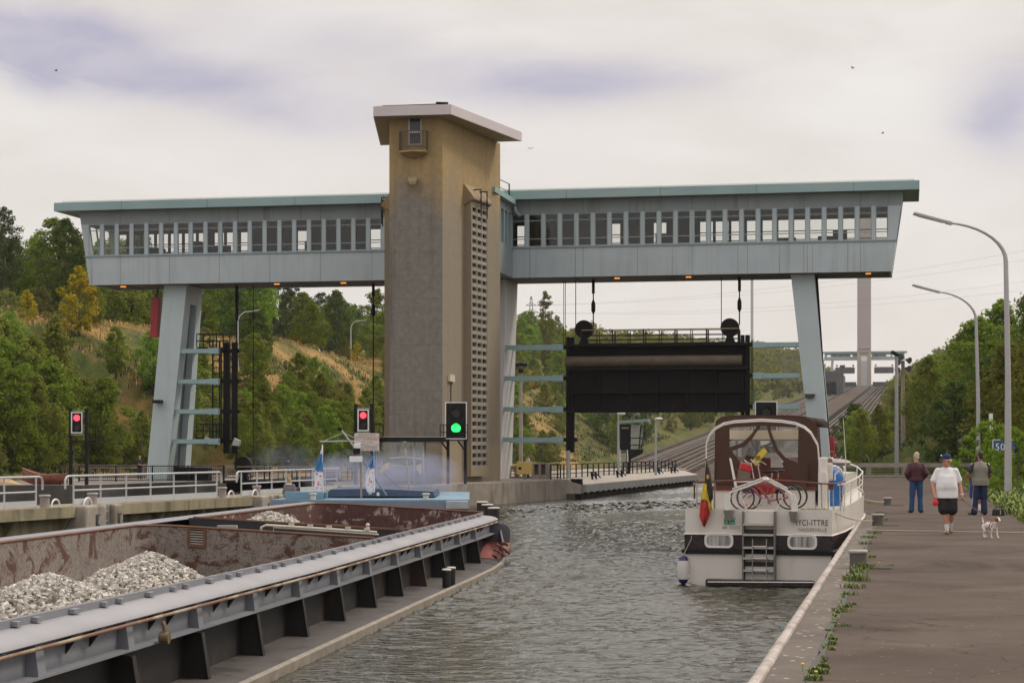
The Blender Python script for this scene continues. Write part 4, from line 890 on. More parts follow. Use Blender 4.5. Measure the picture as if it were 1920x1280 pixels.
def signal_small(label, px, Y, z0, xs, ytop, by, base, platform=True):
    kk = Y / F; xx = lambda p_: (p_ - 960) * kk; zz = lambda y: CH + (HZ - y) * kk
    g = thing('light_signal', label, 'signal', (xx(px), Y, base), group='light signals at the lock entrance')
    for x_ in xs: b = MB(); b.bar((xx(x_), Y + .2, base), (xx(x_), Y + .2, zz(ytop)), .20); b.build('post', M['blackp'], g)
    y0, y1 = by; signal_box(g, (xx(px), Y, (zz(y0) + zz(y1)) / 2), 21.5 * kk, (y1 - y0) * kk, 'redlamp')
    b = MB(); b.bb((xx(xs[0]), Y + .1, zz(y0 - 3)), (xx(xs[1]), Y + .2, zz(y0 - 2))); b.bb((xx(xs[0]) + .05, Y - .15, zz(y1 + 3.2)), (xx(xs[1]) - .1, Y + .1, zz(y1 + 2.2))); b.build('shelf', M['galv'], g)
    b = MB(); a, c = xx(xs[1]) + .1, xx(xs[1]) + .62; zt, zb = zz(y1 - 14), zz(y1 + 20)
    for x_ in (a, c):
        for yy_ in (Y - .1, Y + .7): b.bar((x_, yy_, zb), (x_, yy_, zt), .04)
    for z_ in (zb, (zt + zb) / 2, zt): b.bar((a, Y - .1, z_), (c, Y - .1, z_), .04); b.bar((c, Y - .1, z_), (c, Y + .7, z_), .04); b.bar((a, Y + .7, z_), (c, Y + .7, z_), .04)
    b.bb((xx(xs[0]) + .1, Y + .15, zz(y1 + 16)), (c, Y + .7, zz(y1 + 14))); b.build('service_platform', M['blackp'], g)
    if platform:
        b = MB(); b.bar((xx(xs[0]) - .6, Y - .1, base), (xx(xs[0]) - .6, Y - .1, base + 1.3), .05); b.bar((xx(xs[0]) - .6, Y - .1, base + 1.3), (xx(xs[0]) + .45, Y + .3, base + 2.25), .05); b.bar((xx(xs[1]) + .05, Y + .4, base + 1.9), (xx(xs[1]) + .45, Y + .4, base + 2.4), .04); b.build('stair_rail', M['blackp'], g)
    return g, xx, zz
signal_small('red light signal on two dark posts at the far left quay', 144, 121, 0, (131.5, 161), 765, (772, 812), LZ)
g, xx, zz = signal_small('red light signal with white warning sign below, left of the tower', 681, 110.5, 0, (666.5, 697), 757, (767, 808), PZ, False)
Y = 110.3
b = MB(); b.bb((xx(665), Y - .06, zz(845)), (xx(711.5), Y, zz(812))); sgn = b.build('sign_board', MAT('sign_pale', (.60, .55, .54), .5, var=.04), g, bevel=.02)
M['signred'] = MAT('sign_red', (.22, .04, .05), .6, var=.1)
for i, (tx, y_) in enumerate((('INTERDICTION', 815.2), ('DE RENTRER DANS LES BACS', 819.7), ('AVEC LES DEFENSES', 823.8), ('VERBODEN', 829.6), ('OM MET GESPANNEN', 834.2), ('OP AUTOBANDEN', 838.4), ('BINNEN TE VAREN', 842.4))):
    text(tx, M['signred'], sgn, (xx(688.3), Y - .062, zz(y_)), (1, 0, 0), (0, 0, 1), .135, sx=.95)
# green signal at the tower and its unlit twin at the right leg
def signal_big(label, x0, x1, y0, y1, Y, lit, legs, base):
    kk = Y / F; xx = lambda p_: (p_ - 960) * kk; zz = lambda y: CH + (HZ - y) * kk
    g = thing('light_signal', label, 'signal', (xx((x0 + x1) / 2), Y, base), group='light signals at the lock entrance')
    signal_box(g, (xx((x0 + x1) / 2), Y, (zz(y0) + zz(y1)) / 2), (x1 - x0) * kk, (y1 - y0) * kk, lit, True)
    for x_ in legs: b = MB(); b.bar((xx(x_), Y + .5, base), (xx(x_), Y + .5, zz(y1)), .17); b.bar((xx(x_), Y + .5, zz(y1 + 22)), (xx(x_) - .42, Y + .5, zz(y1 + 3)), .09); b.build('post', M['blackp'], g)
    b = MB(); b.bb((xx(x0) - .3, Y - .25, zz(y1 + 3)), (xx(x1) + .05, Y + .9, zz(y1 + 1))); b.build('platform', M['blackp'], g)
    b = MB()
    for x_ in (x0 - 9, x0 - 3, x1 + 1): b.bar((xx(x_), Y - .2, zz(y1 + 1)), (xx(x_), Y - .2, zz(y1 - 27)), .05)
    for z_ in (y1 - 27, y1 - 13): b.bar((xx(x0 - 9), Y - .2, zz(z_)), (xx(x1 + 1), Y - .2, zz(z_)), .045)
    b.build('guard_rail', M['blackp'], g)
    return g
signal_big('large green light signal on dark legs in front of the tower', 834.5, 875.5, 753.5, 823, 112.6, 'greenlamp', (839.5, 872), PZ)
signal_big('large unlit signal with white border by the right leg, above the yacht', 1415.5, 1457.5, 752, 823, 124, None, (1421, 1453), -.0)
# ---- glass shelter with dark flat canopy
Y = 111.5; kk = Y / F; xx = lambda p_: (p_ - 960) * kk; zz = lambda y: CH + (HZ - y) * kk
g = thing('glass_shelter', 'glazed shelter under a dark flat canopy left of the tower foot', 'shelter', (xx(760), Y, PZ))
b = MB(); b.bb((xx(711.8), Y - .7, zz(828)), (xx(835), Y + 2.4, zz(819.5))); b.build('canopy', M['blackp'], g)
b = MB(); b.bb((xx(711.8), Y - .72, zz(819.4)), (xx(835), Y + 2.4, zz(818.2))); b.build('canopy_edge', M['galv'], g)
b = MB()
for x_ in (706, 777, 794): b.bar((xx(x_), Y - .05, PZ), (xx(x_), Y - .05, zz(828)), .09)
for x_ in (706, 794): b.bar((xx(x_), Y + 2.2, PZ), (xx(x_), Y + 2.2, zz(828)), .09)
for y_ in (873, 899): b.bar((xx(706), Y - .05, zz(y_)), (xx(794), Y - .05, zz(y_)), .08)
for x_ in (706, 794): b.bar((xx(x_), Y, zz(827)), (xx(x_), Y + 2.2, zz(827)), .08)
b.build('frame', M['lightgrey'], g)
b = MB(); b.bb((xx(706.7), Y, zz(898.5)), (xx(776.3), Y + .05, zz(873.5))); b.build('lower_panel', MAT('panel_mauve', (.33, .28, .30), .4, var=.06), g)
b = MB(); b.bb((xx(706.7), Y, zz(872)), (xx(776.3), Y + .02, zz(828.5))); b.bb((xx(777.7), Y, zz(898)), (xx(793), Y + .02, zz(828.5))); b.build('pane', GLASS('shelter_glass', (.75, .8, .76), .10, .06, .12), g)
b = MB(); b.bb((xx(740), Y + 1.8, zz(872)), (xx(746), Y + 1.9, zz(833))); b.bb((xx(765), Y + 1.8, zz(872)), (xx(770), Y + 1.9, zz(833))); b.bb((xx(780), Y + 1, zz(900)), (xx(792), Y + 1.5, zz(860))); b.build('notice_board', M['concpale'], g)
# ================================================================ guide wall with railings (left)
ga_, gb_, gc_ = Vector((-24.7, 25.8, 0)), Vector((-10.2, 79, 0)), Vector((-6.9, 95.6, 0))
ga_ = gb_ + (Vector((-15.7, 60.5, 0)) - gb_) * 2.9
def offs(p, q, d): u = (q - p).normalized(); return Vector((u.y, -u.x, 0)) * d
def gpt(x):                                   # point on the wall edge at a pixel column
    m_ = (x - 960) / F
    for a, c in ((ga_, gb_), (gb_, gc_)):
        d = c - a; q = (m_ * a.y - a.x) / (d.x - m_ * d.y)
        if q <= 1 or c is gc_: return a + d * q
gw = thing('guide_wall', 'mossy concrete guide wall with overhanging ledge behind the barge', 'wall', gb_ + Vector((0, 0, WZ)))
b = MB()
for a, c in ((ga_, gb_), (gb_, gc_)):
    n_ = offs(a, c, 1)
    b.hexa([p + n_ * d + Vector((0, 0, z)) for z in (-.36, 0) for p, d in ((a, 0), (c, 0), (c, -1.9), (a, -1.9))])
b.build('ledge', M['mossy'], gw)
b = MB()
for a, c in ((ga_, gb_), (gb_, gc_)):
    n_ = offs(a, c, 1); b.hexa([p + n_ * d + Vector((0, 0, z)) for z in (-3, -.361) for p, d in ((a, -.55), (c, -.55), (c, -1.7), (a, -1.7))])
b.build('wall_body', M['mossy'], gw)
b = MB()
for a, c in ((ga_, gb_), (gb_, gc_)):
    n_ = offs(a, c, 1); b.hexa([p + n_ * d + Vector((0, 0, z)) for z in (-1.22, -.98) for p, d in ((a, -.30), (c, -.30), (c, -.549), (a, -.549))])
b.build('lower_beam', M['mossy'], gw)
L1 = (gb_ - ga_).length; u1 = (gb_ - ga_).normalized(); n1v = offs(ga_, gb_, 1)
for k in range(22):
    q = gb_ - u1 * (k * 3.4 + 1.2); b = MB(); b.prism([q + n1v * d + Vector((0, 0, z)) for d, z in ((-.12, -.362), (-.548, -.362), (-.548, -.97))], u1 * .22); b.build('bracket', M['mossy'], gw)
# mooring blocks on the wall
def block(x0, x1, label, first=None):
    a, c = gpt(x0), gpt(x1); u = (c - a).normalized(); n_ = Vector((u.y, -u.x, 0)); L = (c - a).length
    g = thing('mooring_block', label, 'concrete block', a + Vector((0, 0, WZ)), group='mooring blocks on the guide wall')
    b = MB()
    for f0, f1 in ((0, .56), (.76, 1)): b.hexa([a + u * (L * f) + n_ * d + Vector((0, 0, z)) for z in (-2.5, .03) for f, d in ((f0, .35), (f1, .35), (f1, -.6), (f0, -.6))])
    b.hexa([a + u * (L * f) + n_ * d + Vector((0, 0, z)) for z in (-2.5, -.0) for f, d in ((.555, -.1), (.765, -.1), (.765, -.6), (.555, -.6))])
    b.build('block', MAT('block_concrete', (.33, .29, .25), .85, var=.2, scale=2, bump=.5, dirt=((.10, .09, .05), .5, .7, (1.5, 1.5, .6), .85)) if 'blk' not in M else M['blk'], g, bevel=.08)
    b = MB()
    for f in (.60, .72): b.bar(a + u * (L * f) + n_ * .15 + Vector((0, 0, -1.3)), a + u * (L * f) + n_ * .15 + Vector((0, 0, 0)), .05)
    for k in range(4): b.bar(a + u * (L * .60) + n_ * .15 + Vector((0, 0, -.2 - k * .32)), a + u * (L * .72) + n_ * .15 + Vector((0, 0, -.2 - k * .32)), .045)
    b.build('ladder', M['galv'], g)
    for f in (.3, .88):
        q = a + u * (L * f) + n_ * .355; b = MB(); b.hexa([q + u * x + n_ * y + Vector((0, 0, z)) for z in (-.72, -.28) for x, y in ((-.12, 0), (-.12, .02), (.12, .02), (.12, 0))]); b.build('niche', M['concdark'], g)
        b = MB(); b.tube([q + n_ * .05 + Vector((0, 0, -.35)), q + n_ * .05 + u * .03 + Vector((0, 0, -.6)), q + n_ * .05 - u * .03 + Vector((0, 0, -.6))], .025, 6, closed=True); b.build('mooring_ring', M['galv'], g)
block(143, 215, 'weathered concrete mooring block with ladder, nearer one by the first railing gap')
block(476, 517, 'weathered concrete mooring block with ladder, farther one behind the blue deck')
# railings
def railing(x0, x1, label, step, curl0=True, curl1=True):
    a, c = gpt(x0), gpt(x1); u = (c - a).normalized(); n_ = Vector((u.y, -u.x, 0)); a = a - n_ * .28; c = c - n_ * .28; L = (c - a).length
    g = thing('railing', label, 'railing', a, group='grey railings on the guide wall')
    n = round(L / step); h = 1.0
    top = [a + Vector((0, 0, h))] ; 
    if curl0: top = [a - u * .55 + Vector((0, 0, h - .42)), a - u * .55 + Vector((0, 0, h - .14)), a - u * .46 + Vector((0, 0, h - .03)), a - u * .3 + Vector((0, 0, h))] + top
    top.append(c + Vector((0, 0, h)))
    if curl1: top += [c + u * .22 + Vector((0, 0, h)), c + u * .34 + Vector((0, 0, h - .04)), c + u * .40 + Vector((0, 0, h - .14)), c + u * .40 + Vector((0, 0, h - .42))]
    b = MB(); b.tube(top, .038, 8); b.build('top_rail', M['lightgrey'], g, smooth=True)
    b = MB(); b.tube([a + Vector((0, 0, h * .52)), c + Vector((0, 0, h * .52))], .03, 8); b.build('middle_rail', M['lightgrey'], g, smooth=True)
    b = MB(); b.hexa([p + n_ * d + Vector((0, 0, z)) for z in (.05, .24) for p, d in ((a, -.02), (a, .02), (c, .02), (c, -.02))]); b.build('kick_plate', M['lightgrey'], g)
    for k in range(n + 1): q = a.lerp(c, k / n); b = MB(); b.tube([q, q + Vector((0, 0, h))], .032, 8); b.build('post', M['lightgrey'], g, smooth=True)
railing(-40, 82, 'grey tube railing at far left in front of the red rowing boat', 1.55, False, True)
railing(152, 419, 'long grey tube railing below the left gantry leg', 1.75)
railing(465, 643, 'grey tube railing behind the person on the blue deck', 1.9)
# small bollards on the guide wall
def bollard(name, label, p, r, h, mat, group, lip=1.18):
    g = thing(name, label, 'bollard', p, group=group)
    b = MB(); b.lathe([(r * 1.02, 0), (r * .96, h * .15), (r * .96, h * .8), (r, h * .82)], p, 20); b.build('drum', mat, g, smooth=True)
    b = MB(); b.lathe([(r * .98, h * .8), (r * lip, h * .86), (r * lip, h * .95), (r * lip * .9, h)], p, 20); b.build('cap', MAT('bollard_cap', (.34, .29, .27), .7, var=.2) if 'bcap' not in M else M['bcap'], g, smooth=True)
    return g
M['bcap'] = MAT('bollard_cap', (.36, .32, .31), .7, var=.2, scale=6); M['bdrum'] = MAT('bollard_drum', (.10, .092, .085), .75, var=.25, scale=5, bump=.3); M['bpale'] = MAT('bollard_pale', (.30, .25, .235), .75, var=.2, scale=5)
for x, lb in ((97, 'squat bollard beside the end of the far left railing'), (186, 'squat bollard above the nearer mooring block'), (428, 'squat bollard in the second gap between railings'), (492, 'squat bollard above the farther mooring block')):
    q = gpt(x) - n1v * .25; bollard('bollard', lb, q, .16, .42, M['bpale'], 'bollards on the guide wall')
for i, x in enumerate((112, 172, 440, 485)):
    q = gpt(x) - n1v * .15; b = MB(); b.tube([q + u1 * (.28 * math.cos(R(a))) + Vector((0, 0, .26 * math.sin(R(a)))) for a in range(0, 181, 20)], .03, 7)
    tag(b.build('ladder_hoop', M['white'], smooth=True), ('pale steel hoop right of the first squat bollard', 'pale steel hoop left of the bollard above the nearer block', 'pale steel hoop right of the bollard in the second gap', 'pale steel hoop left of the bollard above the farther block')[i], 'hoop', 'steel hoops on the guide wall')
# things on the left quay
q = Vector(((42 - 960) * 121 / F, 121.0, LZ))
b = MB(); rows = []; L = 2.75; dirv = Vector((.995, .05, 0)); nd = Vector((-.05, .995, 0))
for i in range(13):
    f = i / 12; w = .50 * (1 - abs(f * 2 - 1.05) ** 2.2) + .02; w = max(.02, w); sheer = .62 + .75 * max(0, .5 - f) ** 1.5 * 1.6 + .30 * max(0, f - .75); kl = .02 + .5 * max(0, .22 - f) * 2.4 + .35 * max(0, f - .86)
    c = q + dirv * (L * f)
    rows.append([c + nd * (-w) + Vector((0, 0, sheer)), c + nd * (-w * .85) + Vector((0, 0, kl + (sheer - kl) * .4)), c + nd * (-w * .4) + Vector((0, 0, kl + .02)), c + Vector((0, 0, kl)), c + nd * (w * .4) + Vector((0, 0, kl + .02)), c + nd * (w * .85) + Vector((0, 0, kl + (sheer - kl) * .4)), c + nd * w + Vector((0, 0, sheer))])
rb = thing('rowing_boat', 'red brown wooden rowing boat lying on the left quay', 'rowing boat', q)
M['redwood'] = MAT('red_wood', (.20, .055, .03), .45, var=.3, scale=3, dirt=((.05, .03, .025), .5, .7, (1, 1, 3), .7))
b.grid(rows); ob = b.build('hull', M['redwood'], rb, smooth=True); sd_ = ob.modifiers.new('thick', 'SOLIDIFY'); sd_.thickness = .03
b = MB(); b.tube([r[0] for r in rows], .03, 6); b.tube([r[-1] for r in rows], .03, 6); b.build('gunwale', MAT('gunwale', (.40, .17, .09), .5, var=.1), rb, smooth=True)
b = MB()
for f in (.35, .62): c = q + dirv * (L * f) + Vector((0, 0, .48)); b.box(c, (.22, .85, .04))
b.build('thwarts', M['redwood'], rb)
rnd = random.Random(3); b = MB(); rows = []
q = Vector(((-26 - 960) * 121.5 / F, 121.3, LZ))
for i in range(15):
    f = i / 14; hgt = .62 * math.sin(math.pi * min(1, f * 1.02 + .12)) ** .8 * (1 - f * .72) + .03; wd = .5 * (1 - f * .5)
    rows.append([q + Vector((f * 2.55, wd * math.cos(R(a)) + rnd.uniform(-.04, .04), max(.005, hgt * math.sin(R(a)) * (1 + rnd.uniform(-.22, .22))))) for a in range(0, 181, 18)])
b.grid(rows); tag(b.build('tarpaulin_heap', MAT('tan_cloth', (.46, .33, .20), .8, var=.2, scale=4, bump=.4), smooth=50), 'crumpled tan tarpaulin heaped at the far left quay edge', 'tarpaulin')
# ================================================================ right quay furniture
kb = []
for x, y0, wpx, lb in ((1609, 1064, 35, 'dark iron bollard with pale cap nearest the camera on the quay edge'), (1646, 984.5, 23, 'dark iron bollard second from the camera, where the mooring ropes pass'), (1664, 947, 15.5, 'dark iron bollard farthest along the quay edge')):
    p = G(x, y0); r = wpx * p.y / F / 2; bollard('bollard', lb, p, r * .95, r * 1.92, M['bdrum'], 'iron bollards along the quay edge', 1.12)
    b = MB(); b.hexa([p + PT * a + DS * c + Vector((0, 0, z)) for z in (.004, .012) for a, c in ((.1, -.25), (.52, -.25), (.52, .12), (.1, .12))]); tag(b.build('recess_plate', M['blackp']), lb.replace('dark iron bollard', 'dark sunken plate at the bollard').replace(' with pale cap', ''), 'plate', 'dark plates set in the quay by the bollards')
# tall street lamps
def street_lamp(label, x, ybase, ytop_px, ycurve, xhead, yhead, xneck, yneck, base=0.0, r0=.16):
    p = G(x, ybase, base); Y = p.y; k = Y / F
    g = thing('street_lamp', label, 'street lamp', p, group='tall curved street lamps on the right bank')
    X = lambda q_: (q_ - 960) * k; Z = lambda q_: CH + (HZ - q_) * k
    x1 = x - 6 * (1890 - x == 0) - 0
    pts = [p, (X(x), Y, Z(ycurve + (ybase - ycurve) * .5)), (X(x - 4), Y, Z(ycurve))]
    n = 9; xs, zs = X(x - 4), Z(ycurve); xe, ze = X(xneck), Z(yneck)
    for i in range(1, n + 1):
        a = R(90 * i / n); f = 1 - math.cos(a * .92) ; pts.append((xs + (xe - xs) * (1 - math.cos(a)) * 1.0, Y, zs + (ze - zs) * (math.sin(a) * .86 + .14 * (i / n))))
    b = MB(); b.tube(pts, [r0, r0 * .8, r0 * .62] + [r0 * (.6 - .32 * i / n) for i in range(1, n + 1)], 12); b.build('pole', M['galvpole'], g, smooth=True)
    hx, hz = X(xhead), Z(yhead); d = Vector((hx - xe, 0, hz - ze)); u = d.normalized(); up = Vector((-u.z, 0, u.x)) if u.x < 0 else Vector((u.z, 0, -u.x)); up = up if up.z > 0 else -up
    b = MB(); a0 = Vector((xe, Y, ze)) - u * .1; a1 = Vector((hx, Y, hz)); L = d.length
    for w, h0, h1, f0, f1, nm in ((.16, -.03, .07, .0, 1.0, 'lamp_head'),):
        b.hexa([q + Vector((0, s_, 0)) + up * h for h in (h0, h1) for q, s_ in ((a0 - u * 0 + u * L * .12, -w * .7), (a1, -w), (a1, w), (a0 + u * L * .12, w * .7))]); b.hexa([q + Vector((0, s_, 0)) + up * h for h in (-.06, .08) for q, s_ in ((a0 - u * .05, -.06), (a0 + u * L * .13, -.11), (a0 + u * L * .13, .11), (a0 - u * .05, .06))])
    hd = b.build('lamp_head', M['galvpole'], g, bevel=.015)
    b = MB(); b.hexa([q + Vector((0, s_, 0)) + up * h for h in (-.05, -.031) for q, s_ in ((a0 + u * L * .2, -.10), (a0 + u * L * .95, -.13), (a0 + u * L * .95, .13), (a0 + u * L * .2, .10))]); b.build('lamp_glass', MAT('lamp_lens', (.55, .50, .42), .3), hd)
M['galvpole'] = MAT('lamp_pole_grey', (.42, .41, .43), .5, .1, var=.06, scale=3)
street_lamp('tall curved street lamp nearest the camera, at far right', 1890, 931, 400, 490, 1713, 401, 1778, 418, 0, .15)
street_lamp('tall curved street lamp behind the man in the grey vest', 1834, 904, 535, 600, 1711, 535, 1757, 547, 0, .14)
street_lamp('tall curved street lamp half hidden at left among trees', 446, 862, 590, 610, 492, 581, 468, 585, 6.0, .11) if False else None
p = G(1681, 891); k = p.y / F
g = thing('lamp_post', 'straight grey post with a small camera head behind the far balustrade', 'lamp post', Vector((p.x, 139.5, 0))); zt = CH + (HZ - 664) * 139.5 / F; xx0 = (1681 - 960) * 139.5 / F
b = MB(); b.tube([(xx0, 139.5, 0), (xx0, 139.5, zt)], [.15, .11], 10); b.build('pole', M['galvpole'], g, smooth=True)
b = MB(); b.bar((xx0 - .38, 139.3, zt + .18), (xx0 + .1, 139.5, zt - .1), .3, .2); b.build('camera_head', M['blackp'], g, bevel=.03)
def lpost(px, Y, ytop, label):
    X0 = (px - 960) * Y / F; z1 = CH + (HZ - ytop) * Y / F
    g = thing('loudspeaker_mast', label, 'mast', (X0, Y, 0)); b = MB(); b.tube([(X0, Y, 0), (X0, Y, z1)], [.22, .16], 10); b.build('mast', M['conc'], g, smooth=True)
    for dx, dz in ((-.35, -.1), (.4, .05), (-.1, .35), (.35, -.7), (-.4, -.8)):
        b = MB(); b.lathe([(.10, -.2), (.16, 0), (.30, .25)], (X0 + dx, Y - .1, z1 + dz), 12, axis=(math.copysign(.6, dx), -.8, -.2)); b.build('loudspeaker', M['soffit'], g, smooth=True)
lpost(1693, 176, 676, 'mast crowded with dark loudspeakers beside the straight grey post')
# blue 50 sign among leaves
Y = 84.0; k = Y / F; X = lambda q_: (q_ - 960) * k; Z = lambda q_: CH + (HZ - q_) * k
g = thing('distance_sign', 'blue sign reading 50 half hidden in leaves behind the near lamp', 'sign', (X(1881), Y, .3))
b = MB(); b.bb((X(1861), Y, Z(851)), (X(1903), Y + .03, Z(823.5))); bl = b.build('board', MAT('sign_blue', (.03, .09, .24), .4, var=.1), g, bevel=.01)
b = MB(); e = .03
b.bb((X(1861), Y - .01, Z(851)), (X(1861) + e, Y - .001, Z(823.5))); b.bb((X(1861) + e, Y - .01, Z(823.5) - e), (X(1903), Y - .001, Z(823.5))); b.bb((X(1861) + e, Y - .01, Z(851)), (X(1903), Y - .001, Z(851) + e)); b.build('border', M['white'], bl)
text('50', M['white'], bl, (X(1875), Y - .012, Z(838)), (1, 0, 0), (0, 0, 1), .40)
b = MB(); b.tube([(X(1883), Y + .08, .2), (X(1883), Y + .08, Z(824))], .035, 8); b.build('post', M['galv'], g, smooth=True)
b = MB(); b.bb((X(1919), 90, Z(802)), (X(1926), 90.1, Z(770))); tag(b.build('white_post', M['white']), 'white marker post at the extreme right edge among bushes', 'post')
# weeds along the joint and grass tufts
M['weed'] = None
m, t, bs = newmat('weed_leaf'); gi = t.n('ShaderNodeNewGeometry'); t.put(bs.inputs['Base Color'], t.mix(gi.outputs['Random Per Island'], (.055, .105, .015), (.19, .23, .05))); bs.inputs['Roughness'].default_value = .6; M['weed'] = m
def tuft(mb, p, n, h, spread, rnd, wid=.012):
    for _ in range(n):
        a = rnd.uniform(0, 6.28); r = rnd.uniform(0, spread); q = p + Vector((math.cos(a) * r, math.sin(a) * r, 0)); a2 = rnd.uniform(0, 6.28); hh = h * rnd.uniform(.4, 1.1); ln = rnd.uniform(.2, .9) * hh
        d = Vector((math.cos(a2), math.sin(a2), 0)); w = Vector((-d.y, d.x, 0)) * wid * rnd.uniform(.6, 1.6); mid = q + d * ln * .4 + Vector((0, 0, hh * .65)); tip = q + d * ln + Vector((0, 0, hh * rnd.uniform(.75, 1)))
        mb.add([q - w * .5, q + w * .5, mid + w, mid - w, tip], [(0, 1, 2, 3), (3, 2, 4)])
rnd = random.Random(21); b = MB()
clumps = [(1620, 1066, .20, 90, .22), (1606, 1088, .22, 130, .25), (1600, 1102, .14, 70, .2), (1632, 1045, .12, 40, .15), (1622, 1020, .14, 60, .2), (1617, 1034, .10, 40, .2), (1640, 1000, .12, 70, .22), (1630, 1008, .12, 70, .22), (1612, 1075, .2, 60, .2), (1592, 1115, .09, 40, .15), (1578, 1146, .11, 60, .14), (1587, 1138, .08, 30, .1), (1600, 1133, .06, 25, .1), (1583, 1173, .06, 30, .08), (1555, 1182, .05, 25, .10), (1562, 1208, .09, 40, .05), (1562, 1200, .08, 40, .05), (1561, 1218, .06, 30, .04), (1545, 1252, .09, 40, .07), (1536, 1262, .10, 70, .10), (1525, 1275, .10, 60, .10), (1655, 975, .12, 60, .2), (1650, 962, .12, 60, .25), (1640, 944, .10, 60, .4), (1628, 941, .08, 50, .5), (1666, 1060, .05, 15, .1)]
for x, y, h, n, sp in clumps: tuft(b, G(x, y), int(n * 1.8), h * .58, sp * .85, rnd, .006)
for y in range(1090, 1280, 6):
    if rnd.random() < .8: x = 1592 - (y - 1090) * .345 + rnd.uniform(-3, 3); tuft(b, G(x, y), 6, .05, .04, rnd, .012)
tag(b.build('weeds', M['weed'], fix=False), kind='stuff')
M['yellow'] = MAT('flower_yellow', (.8, .5, .02), .6)
for x, y in ((1505, 1257), (1530, 1272), (1648, 1061)):
    p = G(x, y) + Vector((0, 0, .06)); g = thing('dandelion', {1505: 'yellow flower alone on the bare quay strip', 1530: 'yellow flower in the nearest weed tuft', 1648: 'yellow flower in the sunken plate of nearest bollard'}[x], 'flower', p - Vector((0, 0, .06)), group='yellow flowers on the quay')
    b = MB(); b.ell(p, (.016, .016, .010), 8, 5); b.build('blossom', M['yellow'], g); b = MB(); b.tube([p - Vector((0, 0, .06)), p], .003, 5); b.build('stem', M['weed'], g)
# joint between strip and asphalt
b = MB(); rows = []; s = -124.0
rnd = random.Random(9)
while s < SK:
    o_ = TQ + strip_w + rnd.uniform(-.02, .02); w = .02 + rnd.random() * .025; rows.append([C(o_ - w, s, .0045), C(o_ + w, s, .0045)]); s += .35
b.grid(rows); tag(b.build('joint_gap', M['concdark']), kind='structure')
# verge grass right of the path
b = MB(); rnd = random.Random(33)
for _ in range(5200):
    s = -95 + 100 * rnd.random() ** 1.2; t_ = TE + rnd.random() ** 1.6 * 3.4 - .08; tuft(b, C(t_, s, max(0, ter(t_, s)) - .01), 3, .12 + .2 * rnd.random() + .25 * (t_ - TE > 1.5), .12, rnd, .028)
M['vergegrass'] = None
m, t, bs = newmat('verge_blade'); gi = t.n('ShaderNodeNewGeometry'); t.put(bs.inputs['Base Color'], t.mix(gi.outputs['Random Per Island'], (.075, .135, .016), (.24, .28, .06))); bs.inputs['Roughness'].default_value = .7
tag(b.build('verge_grass', m, fix=False), kind='stuff')
b = MB(); rows = [[C(TE - .06, s, .003), C(TE + .4, s, .02), C(TE + 2.6, s, .06)] for s in range(-124, 8, 4)]; b.grid(rows)
tag(b.build('verge_soil', MAT('verge_soil', (.13, .12, .05), .95, var=.4, scale=3)), kind='structure')
# rope across the path and mooring lines (world points)
M['rope'] = MAT('rope', (.42, .36, .30), .8, var=.15, scale=20)
# ================================================================ gravel barge
BE = Vector((.1191, .9929, 0)); BN = Vector((-.9929, .1191, 0)); B0 = Vector((-4.296, 20, 0)); LIST = .055
def B(l, q, z): return B0 + BE * l + BN * q + Vector((0, 0, z + LIST * (q - 1.15)))
def BL(px, py, z, q=1.0): p = G(px, py, z + LIST * (q - 1.15)); d = p - B0; return d.dot(BE), d.dot(BN)
BW, LN, LB1, LB2, LEND = 7.35, -12.0, 21.7, 24.9, 39.0
QI, QO = 1.2, BW - 1.2
ba = thing('barge', 'long grey and rust red river barge half filled with pale gravel', 'barge', B0 + BE * 15 + Vector((0, 0, WZ)))
M['bgrey'] = MAT('barge_grey', (.20, .205, .232), .5, var=.12, scale=1.5, dirt=((.09, .06, .05), .6, .8, (1.5, 1.5, .5), .6))
M['brail'] = MAT('barge_rail', (.27, .265, .285), .45, var=.1, scale=.8)
M['bdark'] = MAT('barge_dark_side', (.011, .0095, .009), .6, var=.35, scale=1.2, dirt=((.10, .045, .02), .52, .74, (.8, .8, .35), .6))  # base darkened to carry the shade below the girder, with rust over it
M['bdeck'] = MAT('barge_deck', (.075, .064, .060), .6, var=.2, scale=2, bump=.3, dirt=((.028, .025, .025), .50, .60, (1.4, .9, 1), .75))
M['bedge'] = MAT('barge_edge', (.23, .20, .165), .75, var=.3, scale=4, bump=.4)
m, t, bs = newmat('hold_scraped_rust'); co = t.co()
r1 = t.noise(t.co((1.6, 1.6, 2.2)), 1.0, 7, .68, .9); r2 = t.noise(t.co((9, 9, 6)), 1.0, 4, .65, 3.2); r3 = t.noise(t.co((2.6, 2.6, 5), loc=(4, 2, 1)), 1.0, 5, .7, 1.8); zz = t.sep(co)[2]
rust = t.mix(t.ramp(r2, .35, .65), (.055, .022, .016), (.12, .050, .033)); pale = t.mix(t.ramp(r3, .3, .7), (.175, .150, .135), (.265, .235, .212))
k = t.math('MAXIMUM', t.ramp(r1, .52, .58), t.math('MULTIPLY', t.ramp(r2, .55, .58), .9))
t.put(bs.inputs['Base Color'], t.mix(k, pale, rust)); bs.inputs['Roughness'].default_value = .75; t.l(t.bump(r1, .3, .02), bs.inputs['Normal']); M['hold'] = m
m, t, bs = newmat('hold_maroon'); co = t.co()
r1 = t.noise(t.co((1.2, 1.2, 2.0)), 1.0, 7, .68, .8); r2 = t.noise(t.co((5, 5, 2.5)), 1.0, 5, .6, 1.5)
k = t.math('MULTIPLY', t.ramp(r1, .53, .60), t.ramp(r2, .42, .52))
